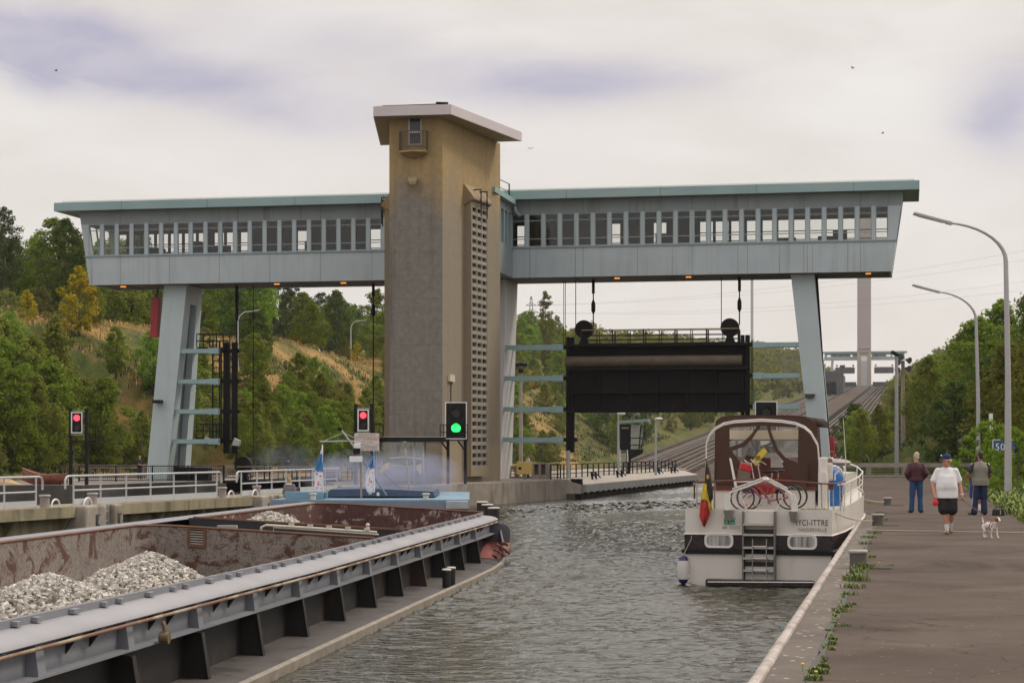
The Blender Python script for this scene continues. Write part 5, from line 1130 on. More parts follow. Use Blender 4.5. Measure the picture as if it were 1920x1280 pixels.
t.put(bs.inputs['Base Color'], t.mix(k, t.mix(t.ramp(r2, .3, .7), (.065, .024, .023), (.105, .042, .038)), (.36, .30, .25))); bs.inputs['Roughness'].default_value = .7; M['hold2'] = m
# hull and bow outline (starboard), mirrored for port
bow = [(LN, 0), (0, 0), (10, 0), (20, -.02), (28, -.06), (31.5, -.05), (34, .05), (36.5, .30), (38.5, .72), (40.2, 1.35), (41.6, 2.2), (42.5, BW / 2)]
out = [(l, q) for l, q in bow] + [(l, BW - q) for l, q in reversed(bow[:-1])]
b = MB(); n = len(out)
for i in range(n - 1): a, c = out[i], out[i + 1]; b.quad(B(a[0], a[1], -3), B(c[0], c[1], -3), B(c[0], c[1], -1.2), B(a[0], a[1], -1.2))
b.build('hull', M['bedge'], ba)
b = MB()
stb = bow
rows = [[B(l, q, -1.2), B(l, max(q, .97), -1.2)] for l, q in stb]; b.grid(rows)
rows = [[B(l, BW - q, -1.2), B(l, min(BW - q, BW - .97), -1.2)] for l, q in stb]; b.grid(rows)
b.quad(B(LEND - .2, .97, -1.201), B(40.2, 1.35, -1.201), B(41.6, 2.2, -1.201), B(42.5, BW / 2, -1.201), B(41.6, BW - 2.2, -1.201), B(40.2, BW - 1.35, -1.201), B(LEND - .2, BW - .97, -1.201)); b.build('deck', M['bdeck'], ba)
b = MB(); rows = [[B(l, q + .03, -1.13), B(l, q - .05, -1.15), B(l, q - .05, -1.30), B(l, q + .0, -1.31)] for l, q in bow]; b.grid(rows)
rows = [[B(l, q + .03, -1.2), B(l, q + .03, -1.13)] for l, q in bow]; b.grid(rows); b.build('rubbing_strake', M['bedge'], ba)
ls = [LN + k * .75 for k in range(int((LEND - LN) / .75) + 1)] + [LEND]
def qin(l, q): return q + max(0, l - 33.0) ** 2 * .0018       # coaming follows the bow
def shr(l): return max(0, 14 - l) * .0055               # slight sheer
def strip(name, prof, mat, l0=LN, l1=LEND, port=False, smooth=False, par=None, cap=True):
    b = MB(); rows = []
    for l in [x for x in ls if l0 <= x <= l1]:
        rows.append([B(l, (BW - qin(l, q)) if port else qin(l, q), z + (shr(l) if z > -1.0 else 0)) for q, z in prof])
    b.grid(rows); b.add(rows[-1], [tuple(range(len(prof)))]) if cap else None
    return b.build(name, mat, par or ba, smooth=smooth)
strip('coaming_wall', [(.97, -1.2), (.97, -.5), (1.0, -.5), (1.0, -1.2)], M['bdark'])
strip('girder', [(.70, -.575), (.70, -.55), (.86, -.545), (.86, -.16), (.90, -.16), (.90, -.575)], M['bgrey'])
strip('top_rail', [(.74, -.215), (.70, -.19), (.72, -.155), (.80, -.118), (.92, -.096), (1.14, -.088), (1.14, -.2)], M['brail'], smooth=40)
strip('upstand', [(1.142, -.20), (1.142, .0), (1.17, .0), (1.17, -.2)], M['bgrey'])
strip('hold_side', [(1.172, .0), (1.2, .0), (1.2, -3.0)], M['hold'], LN, LB1, cap=False)
strip('hold_side', [(1.172, .0), (1.2, .0), (1.2, -3.0)], M['hold2'], LB1, LEND, cap=False)
strip('girder', [(.70, -1.2), (.70, .0), (1.17, .0)], M['bgrey'], port=True)
b = MB(); b.tube([B(l, qin(l, .635), -.225 + shr(l)) for l in ls if l < 39], .021, 8); b.build('side_pipe', MAT('rusty_cream_pipe', (.36, .29, .20), .6, var=.1, dirt=((.16, .065, .028), .44, .56, (1.1, 1.1, 1.1), .9)), ba, smooth=True)
pl_ = [BL(*a, -1.2, .7)[0] for a in ((487, 1228), (575, 1190), (651, 1161), (712, 1137), (767, 1117), (811, 1098.5))]
stp = (pl_[-1] - pl_[0]) / 5
posts = [pl_[0] + stp * k for k in range(-7, 9)]
for l in posts:
    if not LN < l < LEND - .5: continue
    b = MB(); b.hexa([B(l + dl, qin(l, q), z) for z in (-1.199, -.58) for dl, q in ((-.02, .62 if z < -1 else .72), (.02, .62 if z < -1 else .72), (.02, .968), (-.02, .968))]); b.hexa([B(l + dl, qin(l, q), z) for z in (-1.199, -.58) for dl, q in ((-.06, .605 if z < -1 else .70), (.08, .605 if z < -1 else .70), (.08, .619 if z < -1 else .718), (-.06, .619 if z < -1 else .718))]); b.build('side_post', M['bdark'], ba)
    b = MB(); b.hexa([B(l + dl, qin(l, q), z + shr(l)) for z, qo in ((-.548, .715), (-.20, .76)) for dl, q in ((-.13, qo), (.10, qo), (.10, .858), (-.13, .858))]); b.build('girder_stiffener', M['bgrey'], ba)
    for o in (stp * .36, stp * .62):
        b = MB(); l2 = l + o
        if l2 < LEND - .4: b.prism([B(l2, qin(l2, .70), -.205 + shr(l2)), B(l2, qin(l2, .858), -.205 + shr(l2)), B(l2, qin(l2, .858), -.43 + shr(l2))], BE * .03); b.hexa([B(l2 + dl, qin(l2, q), z + shr(l2)) for z in (-.235, -.205) for dl, q in ((-.22, .72), (.0, .66), (.0, .858), (-.22, .858))]); b.build('gusset', M['bdark'], ba)
k = 0; l = -3.0
while l < LEND - .5:
    b = MB(); w = .10 if k % 3 else .16; b.hexa([B(l + dl, qin(l, q), z + shr(l)) for z in (-.075, -.02) for dl, q in ((-w, 1.07), (w * .3, 1.07), (w * .3, 1.141), (-w, 1.141))]); b.build('lug', M['bgrey'], ba); k += 1; l += (1.25, 1.05, .6)[k % 3]
b = MB(); l_, q_ = BL(236, 1172, -.3, .7); b.tube([B(l_, .63, -.24), B(l_, .60, -.30), B(l_, .60, -.40)], .028, 8); b.cyl(B(l_, .66, -.44), B(l_, .54, -.44), .075, n=14); b.build('valve', MAT('valve_brass', (.20, .15, .08), .5, .4, var=.2), ba, smooth=True)
# inside of the holds
def bulk(l, arch, mat, name, thick=.05, q0=QI, q1=QO, r=.9, ztop=.0):
    """cross wall from starboard to port, turning with a rounded corner into the port side"""
    pts = []
    for i in range(13): f = i / 12; pts.append((l, q0 + (q1 - r - q0) * f))
    for i in range(1, 9): a = R(90 * i / 8); pts.append((l - r + r * math.cos(a), q1 - r + r * math.sin(a)))
    return pts
for l0, l1, mt, nm in ((LN, LB1, 'hold', 'hold_lining'), (LB2, LEND, 'hold2', 'hold_lining')):
    pts = bulk(l1, 0, None, nm); x = l1 - .9
    while x > l0 + .1: pts.append((x, QO)); x -= .75
    pts.append((l0, QO)); b = MB(); b.grid([[B(l, q, -3.0), B(l, q, -1.6), B(l, q, -.6), B(l, q, .0)] for l, q in pts]); b.build(nm, M[mt], ba, smooth=50)
    b = MB(); b.tube([B(l, q, .005) for l, q in pts], .028, 6); b.build('hold_rim', MAT('rim_rust', (.17, .08, .045), .7, var=.3), ba)
    b = MB(); b.quad(B(l0, QI, -2.9), B(l1, QI, -2.9), B(l1, QO, -2.9), B(l0, QO, -2.9)); b.build('hold_floor', M['bdark'], ba)
M['navy'] = MAT('navy_plate', (.022, .024, .032), .5, var=.2)
b = MB(); b.quad(B(LB2, QI, -.9), B(LB2, QO, -.9), B(LB2, QO, .03), B(LB2, QI, .03)); b.build('bulkhead', M['navy'], ba)
b = MB(); b.quad(B(LB1 + .02, QI, -.35), B(LB2 - .01, QI, -.35), B(LB2 - .01, QO, -.35), B(LB1 + .02, QO, -.35)); b.build('gangway', M['navy'], ba)
b = MB(); b.bar(B(LB2 + .0, QI + .1, .05), B(LB2, QO - .1, .05), .05, .04); b.build('bulkhead_rim', MAT('rim_rust', (.17, .08, .045), .7, var=.3), ba)
wl, wq = LB1 - .01, 5.05; b = MB()
for a, c, z0, z1 in ((-.2, .2, -.42, -.37), (-.2, .2, -.05, 0 - .03), (-.2, -.15, -.37, -.05), (.15, .2, -.37, -.05)): b.hexa([B(wl - d, wq + q, z) for z in (z0, z1) for d, q in ((.05, a), (.05, c), (0, c), (0, a))])
wn_ = b.build('vent_frame', MAT('rim_rust', (.15, .06, .035), .7, var=.3), ba)
b = MB()
for i in range(6): b.hexa([B(wl - d, wq + q, z) for z in (-.36 + i * .052, -.335 + i * .052) for d, q in ((.03, -.15), (.03, .15), (.005, .15), (.005, -.15))])
b.build('louvre', M['concpale'], wn_)
b = MB(); b.hexa([B(wl - d, wq + q, z) for z in (-.37, -.05) for d, q in ((.004, -.15), (.004, .15), (.001, .15), (.001, -.15))]); b.build('vent_back', M['blackp'], wn_)
b = MB(); b.tube([B(LB1 + 1.2, 3.95, -.3), B(LB1 + 1.2, 3.95, .02), B(LB1 + 1.25, 3.85, .07), B(LB1 + 1.3, 1.4, .06)], .03, 8); b.tube([B(LB1 + 1.5, 3.75, -.3), B(LB1 + 1.5, 3.75, .02), B(LB1 + 1.5, 1.4, .0)], .022, 8)
for k in range(5): b.box(B(LB1 + 1.3, 3.3 - k * .42, .11), (.12, .07, .07))
b.lathe([(.03, 0), (.05, .05), (.03, .12), (.05, .16), (.02, .2)], B(LB1 + 1.3, 1.6, .05), 10); b.build('pipe_rack', MAT('cream_pipe', (.55, .49, .42), .55, var=.08), ba, smooth=True)
b = MB(); b.box(B(LB1 + .6, 4.55, .02), (.42, .2, .06)); b.build('hatch', M['concpale'], ba)
b = MB(); pts = bulk(LEND - .02, 0, None, '', q1=QO - .05); b.grid([[B(l - .0, q, -.62), B(l - .22, q - .0, -.62), B(l - .22, q, -.70), B(l, q, -.95)] for l, q in pts[:18]]); b.build('stringer', M['hold2'], ba)
# bow bulwark, bollards, ropes
bp_ = [(33.5, .03, .0), (35, .16, .12), (36.5, .32, .30), (38, .62, .75), (39.2, 1.0, .86), (40.4, 1.5, .88), (41.5, 2.2, .9), (42.4, BW / 2, .9)]
bp_ = bp_ + [(l, BW - q, h) for l, q, h in reversed(bp_[:-1])]
b = MB(); b.grid([[B(l, q + .04, -1.2), B(l, q, -1.2 + h * .42)] for l, q, h in bp_]); b.build('bulwark_foot', MAT('faded_red_paint', (.36, .10, .09), .6, var=.2), ba)
b = MB(); b.grid([[B(l, q, -1.2 + h * .42), B(l, q - .03, -1.2 + h), B(l, q - .08, -1.2 + h), B(l, q - .05, -1.2 + h * .42 - .1)] for l, q, h in bp_]); b.build('bulwark', MAT('bulwark_grey', (.13, .125, .15), .5, var=.15), ba, smooth=50)
M['bcapw'] = MAT('cap_white', (.62, .58, .52), .5, var=.1)
def bboll(l, q, r, h, zb=-1.2):
    p = B(l, q, zb); b = MB(); b.lathe([(r, 0), (r, h - .03)], p, 16); o = b.build('bollard', M['bdark'], ba, smooth=True); b = MB(); b.lathe([(r * 1.12, h - .03), (r * 1.12, h), (r * .9, h + .01)], p, 16); b.build('bollard_cap', M['bcapw'], o, smooth=True)
for px, py in ((855, 1101), (869, 1097)): l, q = BL(px, py, -1.2, .2); bboll(l, max(q, .16), .095, .42)
for px, py, Y in ((904, 940, 61.6), (914, 945, 60.8), (926, 951, 60.0)):
    k = Y / F; p = Vector(((px - 960) * k, Y, CH + (HZ - py) * k)); d = p - B0; l, q = d.dot(BE), d.dot(BN); bboll(l, q, .165, 1.25, p.z - 1.25 - LIST * (q - 1.15))
b = MB(); w_ = [B(38.1, q, z) for q, z in ((1.5, -.8), (.30, -.8), (.30, -.48), (.33, -.36), (.42, -.29), (.6, -.27), (1.5, -.27))]; b.prism(w_, BE * .04); b.build('breakwater', MAT('breakwater_grey', (.10, .098, .12), .5, var=.12), ba)
b = MB(); b.quad(B(38.09, 1.5, -.8), B(38.09, .30, -.8), B(36.4, .24, -1.19), B(36.4, 1.0, -1.19)); b.build('red_plate', MAT('faded_red_deck', (.30, .095, .085), .6, var=.2, scale=3), ba)
rnd = random.Random(8); b = MB()
for k in range(7):
    pts = []; l0, q0 = BL(944 + rnd.uniform(-6, 5), 1048, -1.1, .1)
    for i in range(9): a = i * .9 + k; pts.append(B(35.4 + (k - 3) * .42 + .22 * math.cos(a), .22 + .10 * math.sin(a * 1.3), -1.05 + .10 * abs(math.sin(a * .8)) + (k % 3) * .12))
    b.tube(pts, .028, 6)
tag(b.build('mooring_rope', MAT('rusty_rope', (.19, .075, .045), .85, var=.35, scale=20), smooth=True), 'tangled rust coloured ropes lying on the bow edge of the barge', 'rope')
# gravel
m, t, bs = newmat('gravel'); gi = t.n('ShaderNodeNewGeometry'); t.put(bs.inputs['Base Color'], t.mix(gi.outputs['Random Per Island'], (.34, .315, .28), (.64, .61, .56))); bs.inputs['Roughness'].default_value = .9; M['gravel'] = m
def heap(peaks, l0, l1, q0, q1, n, seed, label, base=-1.6):
    rnd = random.Random(seed)
    def hz(l, q):
        z = base
        for pl, pq, pz, rad in peaks:
            d = math.hypot(l - pl, (q - pq) * 1.0); z = max(z, pz - math.sqrt(d * d + .16) * rad + .4 * rad)
        return z + mnoise.noise((l * 1.6, q * 1.6, seed)) * .07
    b = MB(); nl, nq = 50, 30
    b.grid([[B(l0 + (l1 - l0) * i / nl, q0 + (q1 - q0) * j / nq, hz(l0 + (l1 - l0) * i / nl, q0 + (q1 - q0) * j / nq) - .11) for j in range(nq + 1)] for i in range(nl + 1)])
    for _ in range(n):
        l, q = rnd.uniform(l0, l1), rnd.uniform(q0 + .03, q1 - .03); r = rnd.uniform(.022, .044); c = B(l, q, hz(l, q) + rnd.uniform(-.01, .03))
        if hz(l, q) < -1.15: continue
        rot = Matrix.Rotation(rnd.uniform(0, 6.28), 3, 'Z') @ Matrix.Rotation(rnd.uniform(0, 3), 3, 'X')
        vs = [c + rot @ Vector((x * r * rnd.uniform(.35, 1.4), y * r * rnd.uniform(.3, 1.2), z * r * rnd.uniform(.25, .9))) for z in (-1, 1) for x, y in ((-1, -1), (1, -1), (1, 1), (-1, 1))]
        b.hexa(vs)
    o = b.build('gravel', M['gravel'], fix=False); tag(o, label, 'gravel', kind='stuff')
def pk(px, py, q, rad, z=None):
    # peak at a pixel column with lateral place q: solve for the distance along the barge
    m_ = (px - 960) / F; l = (m_ * (B0.y + BN.y * q) - B0.x - BN.x * q) / (BE.x - m_ * BE.y); Y = B(l, q, 0).y
    return (l, q, CH + (HZ - py) * Y / F - LIST * (q - 1.15), rad)
heap([pk(95, 1080, 3.6, .62), pk(285, 1044, 3.9, .62)], -2, 20.5, QI + .02, QO - .02, 48000, 4, 'two mounds of pale crushed stone in the near hold of the barge', -1.5)
heap([pk(512, 963, 4.9, .55)], LB2 + .3, LEND - 3, QI + .02, QO - .02, 12000, 9, 'mound of pale crushed stone in the far hold of the barge', -2.2)
# ================================================================ light blue vessel ahead of the barge
YB = 67.0
def V(px, py, Y): return P(px, py, Y)
bb0 = thing('work_boat', 'light blue decked vessel lying ahead of the barge below the tower', 'boat', Vector(((690 - 960) * YB / F, YB, WZ)))
M['lblue'] = MAT('light_blue_paint', (.17, .29, .39), .45, var=.08, scale=1.2); M['hullblue'] = MAT('grey_blue_hull', (.19, .22, .29), .5, var=.12); M['dblue'] = MAT('dark_blue_paint', (.05, .075, .13), .5, var=.15)
zd = CH - 94 * YB / F
xl, xr = (508 - 960) * YB / F, (880 - 960) * YB / F
outl = []
for i in range(13):
    f = i / 12; outl.append(Vector((xl + (xr - xl) * f, YB - .55 * math.sin(math.pi * f), zd)))
back = [Vector((xr - .25, YB + 12, zd)), Vector((xl + 1.2, YB + 12, zd))]
pl2 = outl + back
b = MB(); b.prism([p + Vector((0, 0, -2.0)) for p in pl2], (0, 0, 1.94)); b.build('hull', M['hullblue'], bb0)
b = MB(); b.prism([p + Vector((0, 0, -.0595)) for p in pl2], (0, 0, .0595)); b.build('deck', M['lblue'], bb0)
def vb(mb, x0, x1, y0, y1, Y, d): k = Y / F; mb.bb(((x0 - 960) * k, Y, CH + (HZ - y1) * k), ((x1 - 960) * k, Y + d, CH + (HZ - y0) * k))
b = MB(); vb(b, 836, 878, 939, 954, YB - .30, .32); b.build('stern_box', MAT('pale_grey_paint', (.36, .38, .42), .5, var=.15), bb0, bevel=.02)
b = MB(); vb(b, 534.5, 605, 921, 935.5, YB + .4, 1.2); b.build('locker', M['lblue'], bb0, bevel=.03)
b = MB(); vb(b, 608, 614, 922, 933, YB + .8, .2); b.build('vent', M['lblue'], bb0, bevel=.02)
b = MB(); b.prism([V(605, 932, YB + 2), V(700, 930, YB + 2), V(815, 931, YB + 2), V(812, 921, YB + 2), V(700, 915.5, YB + 2), V(620, 917, YB + 2)], (0, 5, 0)); b.build('cabin_coaming', M['dblue'], bb0)
for x, y0, y1 in ((587, 924, 936), (798.5, 924, 938)):
    k = (YB + .1) / F; p = V(x, y1, YB + .1); h = (y1 - y0) * k; b = MB(); b.lathe([(.10, 0), (.095, h * .75), (.135, h * .8), (.135, h * .95), (.11, h)], p, 16); b.build('bollard', MAT('cream_bollard', (.52, .48, .40), .6, var=.1) if 'cb' not in M else M['cb'], bb0, smooth=True)
Ym = YB + 1.2
b = MB(); b.tube([V(677.5, 934, Ym), V(676, 862, Ym), V(676, 846, Ym)], .035, 8); b.build('mast', MAT('mast_brown', (.33, .24, .18), .6, var=.15), bb0, smooth=True)
b = MB(); vb(b, 655, 678.5, 855, 866, Ym - .2, .25); b.build('floodlight', M['white'], bb0, bevel=.02)
b = MB(); vb(b, 663, 675, 831, 840, Ym - .2, .3); b.build('radar_box', M['white'], bb0, bevel=.02)
b = MB(); vb(b, 662, 675, 840.3, 851, Ym - .1, .2); b.build('camera', M['blackp'], bb0, bevel=.02)
b = MB()
for a, c, r in (((641, 807), (671, 847), .035), ((599.5, 827.5), (652, 826.5), .028), ((655.5, 826), (707.5, 836.5), .028), ((642, 812), (606, 827), .014), ((645, 812), (702, 835.5), .014)): b.tube([V(*a, Ym), V(*c, Ym)], r, 6)
b.build('signal_arms', M['galv'], bb0, smooth=True)
b = MB(); b.ell(V(637, 803.5, Ym), .085, 12, 8); b.build('day_ball', M['blackp'], bb0, smooth=True)
b = MB(); b.tube([V(679, 861, Ym), V(725, 928, Ym + .4)], .03, 6); b.tube([V(719, 886, Ym + 1), V(768, 931, Ym + 1)], .012, 5); b.build('stay', M['hullblue'], bb0)
b = MB(); b.tube([V(760, 841, Ym + 1), V(769.5, 931, Ym + 1)], .03, 8); b.tube([V(730, 859, Ym + 1), V(761, 857, Ym + 1), V(792, 861, Ym + 1)], .024, 6); vb(b, 755, 762, 827.2, 829, Ym + 1, .05); b.build('stern_mast', M['galv'], bb0, smooth=True)
b = MB(); vb(b, 706.5, 711, 923, 929, YB + 1.5, .1); b.build('deck_fitting', M['white'], bb0)
# flags
m, t, bs = newmat('advert_flag'); co = t.co(); z_ = t.sep(co)[2]; n_ = t.noise(co, 6, 3, .6)
c_ = t.mix(t.ramp(t.math('ADD', z_, t.math('MULTIPLY', n_, .35)), .98, 1.02), (.74, .74, .80), (.05, .22, .50)); c_ = t.mix(t.ramp(t.math('ADD', z_, t.math('MULTIPLY', n_, .2)), 1.52, 1.54), c_, (.74, .76, .80))
bl = t.math('MULTIPLY', t.ramp(t.noise(co, 9, 2, .5), .60, .63), t.math('LESS_THAN', z_, .85)); t.put(bs.inputs['Base Color'], t.mix(bl, c_, (.62, .08, .12))); bs.inputs['Roughness'].default_value = .8; M['advert'] = m
def pflag(x0, ytop, ybot, label, lean):
    Y = YB + .7; k = Y / F; p = V(x0, ybot, Y); H = (ybot - ytop) * k
    g = thing('advert_flag', label, 'flag', p, group='tall narrow flags on the blue vessel')
    b = MB(); b.tube([p, p + Vector((lean * .2, 0, H))], [.02, .012], 6); b.build('pole', M['white'], g)
    rows = []
    for i in range(13):
        f = i / 12; w = .02 + .30 * min(1, (1 - f) * 2.0) * (1 if f > .12 else .55 + f * 3.5); z = H * (.0 + f)
        rows.append([p + Vector((lean * .2 * f - w * u + .02, .05 * math.sin(u * 5 + f * 9), z - .10 * u)) for u in (0, .33, .66, 1)])
    b = MB(); b.grid(rows); o = b.build('cloth', M['advert'], g, smooth=True); so_ = o.modifiers.new('t', 'SOLIDIFY'); so_.thickness = .006
pflag(606, 833, 928, 'tall narrow blue white and red flag at left on the blue vessel', -.2); pflag(702, 845, 922, 'tall narrow blue white and red flag beside the signal mast', -.1)
def rag(pts, label):
    Y = YB + 2.3; b = MB(); q = [V(*p, Y) for p in pts]; b.prism(q, (0, .02, 0)); tag(b.build('pennant', MAT('cream_cloth', (.60, .54, .48), .8, var=.12, dirt=((.10, .2, .2), .62, .66, (5, 5, 3), .8))), label, 'pennant', 'small cream pennants on the blue vessel')
rag([(730, 866), (730, 879), (722, 880), (716, 887), (709, 883), (716, 876), (723, 868)], 'small drooping cream pennant left of the thin stern mast'); rag([(790, 868), (790, 886), (788, 890), (785, 884), (781, 880), (779.5, 877), (785, 871)], 'small drooping cream pennant right of the thin stern mast')
# deckhand
# ================================================================ motor yacht
PT_KEEP, DS_KEEP = PT, DS; YA = R(16.5); DS = Vector((math.sin(YA), math.cos(YA), 0)); PT = Vector((math.cos(YA), -math.sin(YA), 0))
YC = Vector((5.83, 46.82, 0))
def Yt(a, l, z): return YC + PT * a + DS * l + Vector((0, 0, z))
def Yp(px, py, l=0.0):
    m_ = (px - 960) / F; Os = YC + DS * l; a = (m_ * Os.y - Os.x) / (PT.x - m_ * PT.y); Yd = (Os + PT * a).y; return Yt(a, l, CH + (HZ - py) * Yd / F)
YM = Matrix(((PT.x, DS.x, 0, YC.x), (PT.y, DS.y, 0, YC.y), (0, 0, 1, WZ), (0, 0, 0, 1)))
ya = thing('motor_yacht', 'white and brown motor yacht with brown canopy moored stern on at the quay', 'yacht', mat=YM)
M['gel'] = MAT('yacht_white', (.68, .64, .60), .30, var=.04, scale=1.0, dirt=((.48, .43, .36), .58, .8, (2, 2, .5), .4)); M['ybrown'] = MAT('yacht_brown_band', (.022, .014, .016), .25, var=.15); M['mahog'] = MAT('mahogany', (.13, .035, .02), .35, var=.25, scale=4); M['canvas'] = MAT('brown_canvas', (.068, .033, .022), .85, var=.15, scale=3, bump=.3, bscale=8)
M['steel'] = MAT('stainless', (.55, .53, .50), .25, .8, var=.05); M['wtube'] = MAT('white_tube', (.72, .70, .68), .35, var=.03)
LS = [0, 1, 2.5, 4, 5.5, 7, 8.2, 9.3, 10.2, 11.0, 11.6, 12.0]
def hw(l, z):
    f = 1.75 if l < 6.0 else 1.75 * max(0.0, 1 - ((l - 6.0) / 6.05) ** 2.2); return max(.03, f - max(0, (-.6 - z)) * .22 - (.0 if l < 6 else max(0, .5 - z) * .10 * (l - 6) / 6))
def she(l): return .016 * max(0, l - 2) ** 1.6
def hstrip(name, z0, z1, mat, off=0.0, n=1, smooth=40):
    b = MB(); zs = [z0 + (z1 - z0) * i / n for i in range(n + 1)]
    left = [[Yt(-(hw(l, z) + off), l, z + she(l) * (1 if z > -1 else .0)) for z in zs] for l in reversed(LS)]
    right = [[Yt(hw(l, z) + off, l, z + she(l) * (1 if z > -1 else 0)) for z in zs] for l in LS]
    left[-1] = [p - DS * off for p in left[-1]]; right[0] = [p - DS * off for p in right[0]]
    b.grid(left + right); return b.build(name, mat, ya, smooth=smooth)
hstrip('hull', -1.75, -.60, M['gel'], n=3); hstrip('band', -.5, -.15, M['ybrown'], .012); hstrip('bulwark', -.15, .46, M['gel'])
b = MB()
prof = [(-.62, 0), (-.60, .07), (-.52, .07), (-.49, 0)]
rows = [[Yt(-(hw(l, z) + o), l - (o if l == 0 else 0), z + she(l)) for z, o in prof] for l in reversed(LS)] + [[Yt(hw(l, z) + o, l - (o if l == 0 else 0), z + she(l)) for z, o in prof] for l in LS]
b.grid(rows); b.build('rub_rail', M['blackp'], ya)
b = MB(); b.grid([[Yt(-hw(l, .4) + .04, l, .40 + she(l)), Yt(hw(l, .4) - .04, l, .40 + she(l))] for l in LS[:-1]]); b.build('deck', M['gel'], ya)
b = MB()
pr = [(-.165, .0), (-.15, .035), (-.125, .0)]
rows = [[Yt(-(hw(l, z) + o), l - (o if l == 0 else 0), z + she(l)) for z, o in pr] for l in reversed(LS)] + [[Yt(hw(l, z) + o, l - (o if l == 0 else 0), z + she(l)) for z, o in pr] for l in LS]; b.grid(rows); b.build('moulding', M['gel'], ya)
def ts(mb, x0, x1, y0, y1, l0, l1, l=0.0):    # slab given by transom pixels
    a, c = Yp(x0, y1, l), Yp(x1, y0, l); a0, z0 = (a - YC).dot(PT), a.z; a1, z1 = (c - YC).dot(PT), c.z
    mb.hexa([Yt(q, d, z) for z in (z0, z1) for q, d in ((a0, l0), (a1, l0), (a1, l1), (a0, l1))])
# centre stair recess
b = MB(); ts(b, 1396, 1454, 992, 1091, -.016, -.004); b.build('stair_well', MAT('well_dark', (.05, .042, .04), .6, var=.2), ya)
for a_ in ((1396, 1454, 958, 986, -.10, -.005), (1398, 1452, 1062, 1085, -.08, -.017), (1398, 1452, 1036, 1052, -.06, -.017)): b = MB(); ts(b, *a_); b.build('stair_riser', M['gel'], ya)
for y in (981, 1000, 1024, 1044, 1067): b = MB(); ts(b, 1396, 1453, y, y + 3.2, -.22, -.10); b.build('stair_step', M['steel'], ya)
for x in (1394, 1453): b = MB(); ts(b, x, x + 3, 958, 1091, -.20, -.018); b.build('stair_cheek', MAT('cheek', (.16, .14, .135), .5, var=.15), ya)
b = MB()
for x in (1411, 1437): b.tube([Yp(x, 1010, -.30), Yp(x, 1089, -.30)], .014, 6)
for y in (1024, 1046, 1068): b.tube([Yp(1411, y, -.30), Yp(1437, y, -.30)], .012, 6)
b.build('swim_ladder', M['steel'], ya)
b = MB(); ts(b, 1327, 1527, 1087, 1096, -.32, -.04); b.build('swim_platform', M['ybrown'], ya, bevel=.03); b = MB(); b.tube([Yp(1327, 1090.5, -.33), Yp(1525, 1091.5, -.33)], .018, 8); b.build('platform_rail', M['steel'], ya)
# stern windows
def rrect(x0, x1, y0, y1, r, l, n=5):
    a, c = Yp(x0, y1), Yp(x1, y0); a0, z0, a1, z1 = (a - YC).dot(PT), a.z, (c - YC).dot(PT), c.z; pts = []
    for cx, cz, s in ((a1 - r, z0 + r, -90), (a1 - r, z1 - r, 0), (a0 + r, z1 - r, 90), (a0 + r, z0 + r, 180)):
        for i in range(n + 1): an = R(s + 90 * i / n); pts.append(Yt(cx + r * math.cos(an), l, cz + r * math.sin(an)))
    return pts
m, t, bs = newmat('curtain_glass'); n_ = t.noise(t.co((9, 9, .6)), 1, 4, .6); t.put(bs.inputs['Base Color'], t.mix(t.ramp(n_, .35, .65), (.16, .15, .15), (.52, .50, .48))); bs.inputs['Roughness'].default_value = .15; M['curtain'] = m
for x0, x1, y0, y1 in ((1321.5, 1375, 999.5, 1026), (1477, 1532, 1002, 1029)):
    b = MB(); o_, i_ = rrect(x0, x1, y0, y1, .12, -.03), rrect(x0 + 4, x1 - 4, y0 + 4, y1 - 4, .09, -.03); n = len(o_)
    b.add(o_ + i_, [(i, (i + 1) % n, n + (i + 1) % n, n + i) for i in range(n)]); b.tube(rrect(x0 + .5, x1 - .5, y0 + .5, y1 - .5, .115, -.025), .012, 6, closed=True)
    w_ = b.build('stern_window', M['wtube'], ya); b = MB(); b.prism(rrect(x0 + 3.6, x1 - 3.6, y0 + 3.6, y1 - 3.6, .09, -.022), DS * .006); b.build('pane', M['curtain'], w_)
# lettering
M['ltr'] = MAT('letter_dark', (.03, .025, .025), .5); M['ltr2'] = MAT('letter_faded', (.24, .20, .18), .6); M['green'] = MAT('green_plate', (.08, .33, .22), .5, var=.05)
b = MB(); ts(b, 1357, 1378.5, 970.5, 982.5, -.008, -.001); gp = b.build('name_plate', M['green'], ya)
text('IYCI', M['white'], gp, Yp(1367.7, 976.5, -.01), PT, (0, 0, 1), .165)
text('BR 32231', M['ltr2'], ya, Yp(1371.5, 988.5, -.004), PT, (0, 0, 1), .10, sx=1.0)
text('IYCI-ITTRE', M['ltr'], ya, Yp(1522.7, 980, -.004), PT, (0, 0, 1), .20, sx=.72)
text('VANDERVALLE', M['ltr2'], ya, Yp(1522.7, 993, -.004), PT, (0, 0, 1), .125, sx=.75)
# aft coaming with mahogany cap
b = MB(); ts(b, 1337, 1391, 919, 955, 1.0, 1.08, 1.0); ts(b, 1391, 1470, 925, 955, 1.02, 1.08, 1.0); ts(b, 1470, 1528, 919, 955, 1.0, 1.08, 1.0); b.build('aft_coaming', M['gel'], ya)
b = MB(); ts(b, 1335, 1373, 911, 918.8, .96, 1.1, 1.0); ts(b, 1504, 1530, 912, 918.8, .96, 1.1, 1.0); b.build('coaming_cap', M['mahog'], ya)
for x in (1324, 1538): b = MB(); ts(b, x - 3, x + 14 if x < 1400 else x + 12, 926 if x < 1400 else 885, 955, .9, 1.2 if x < 1400 else 1.6, 1.0); b.build('side_coaming', M['gel'], ya)
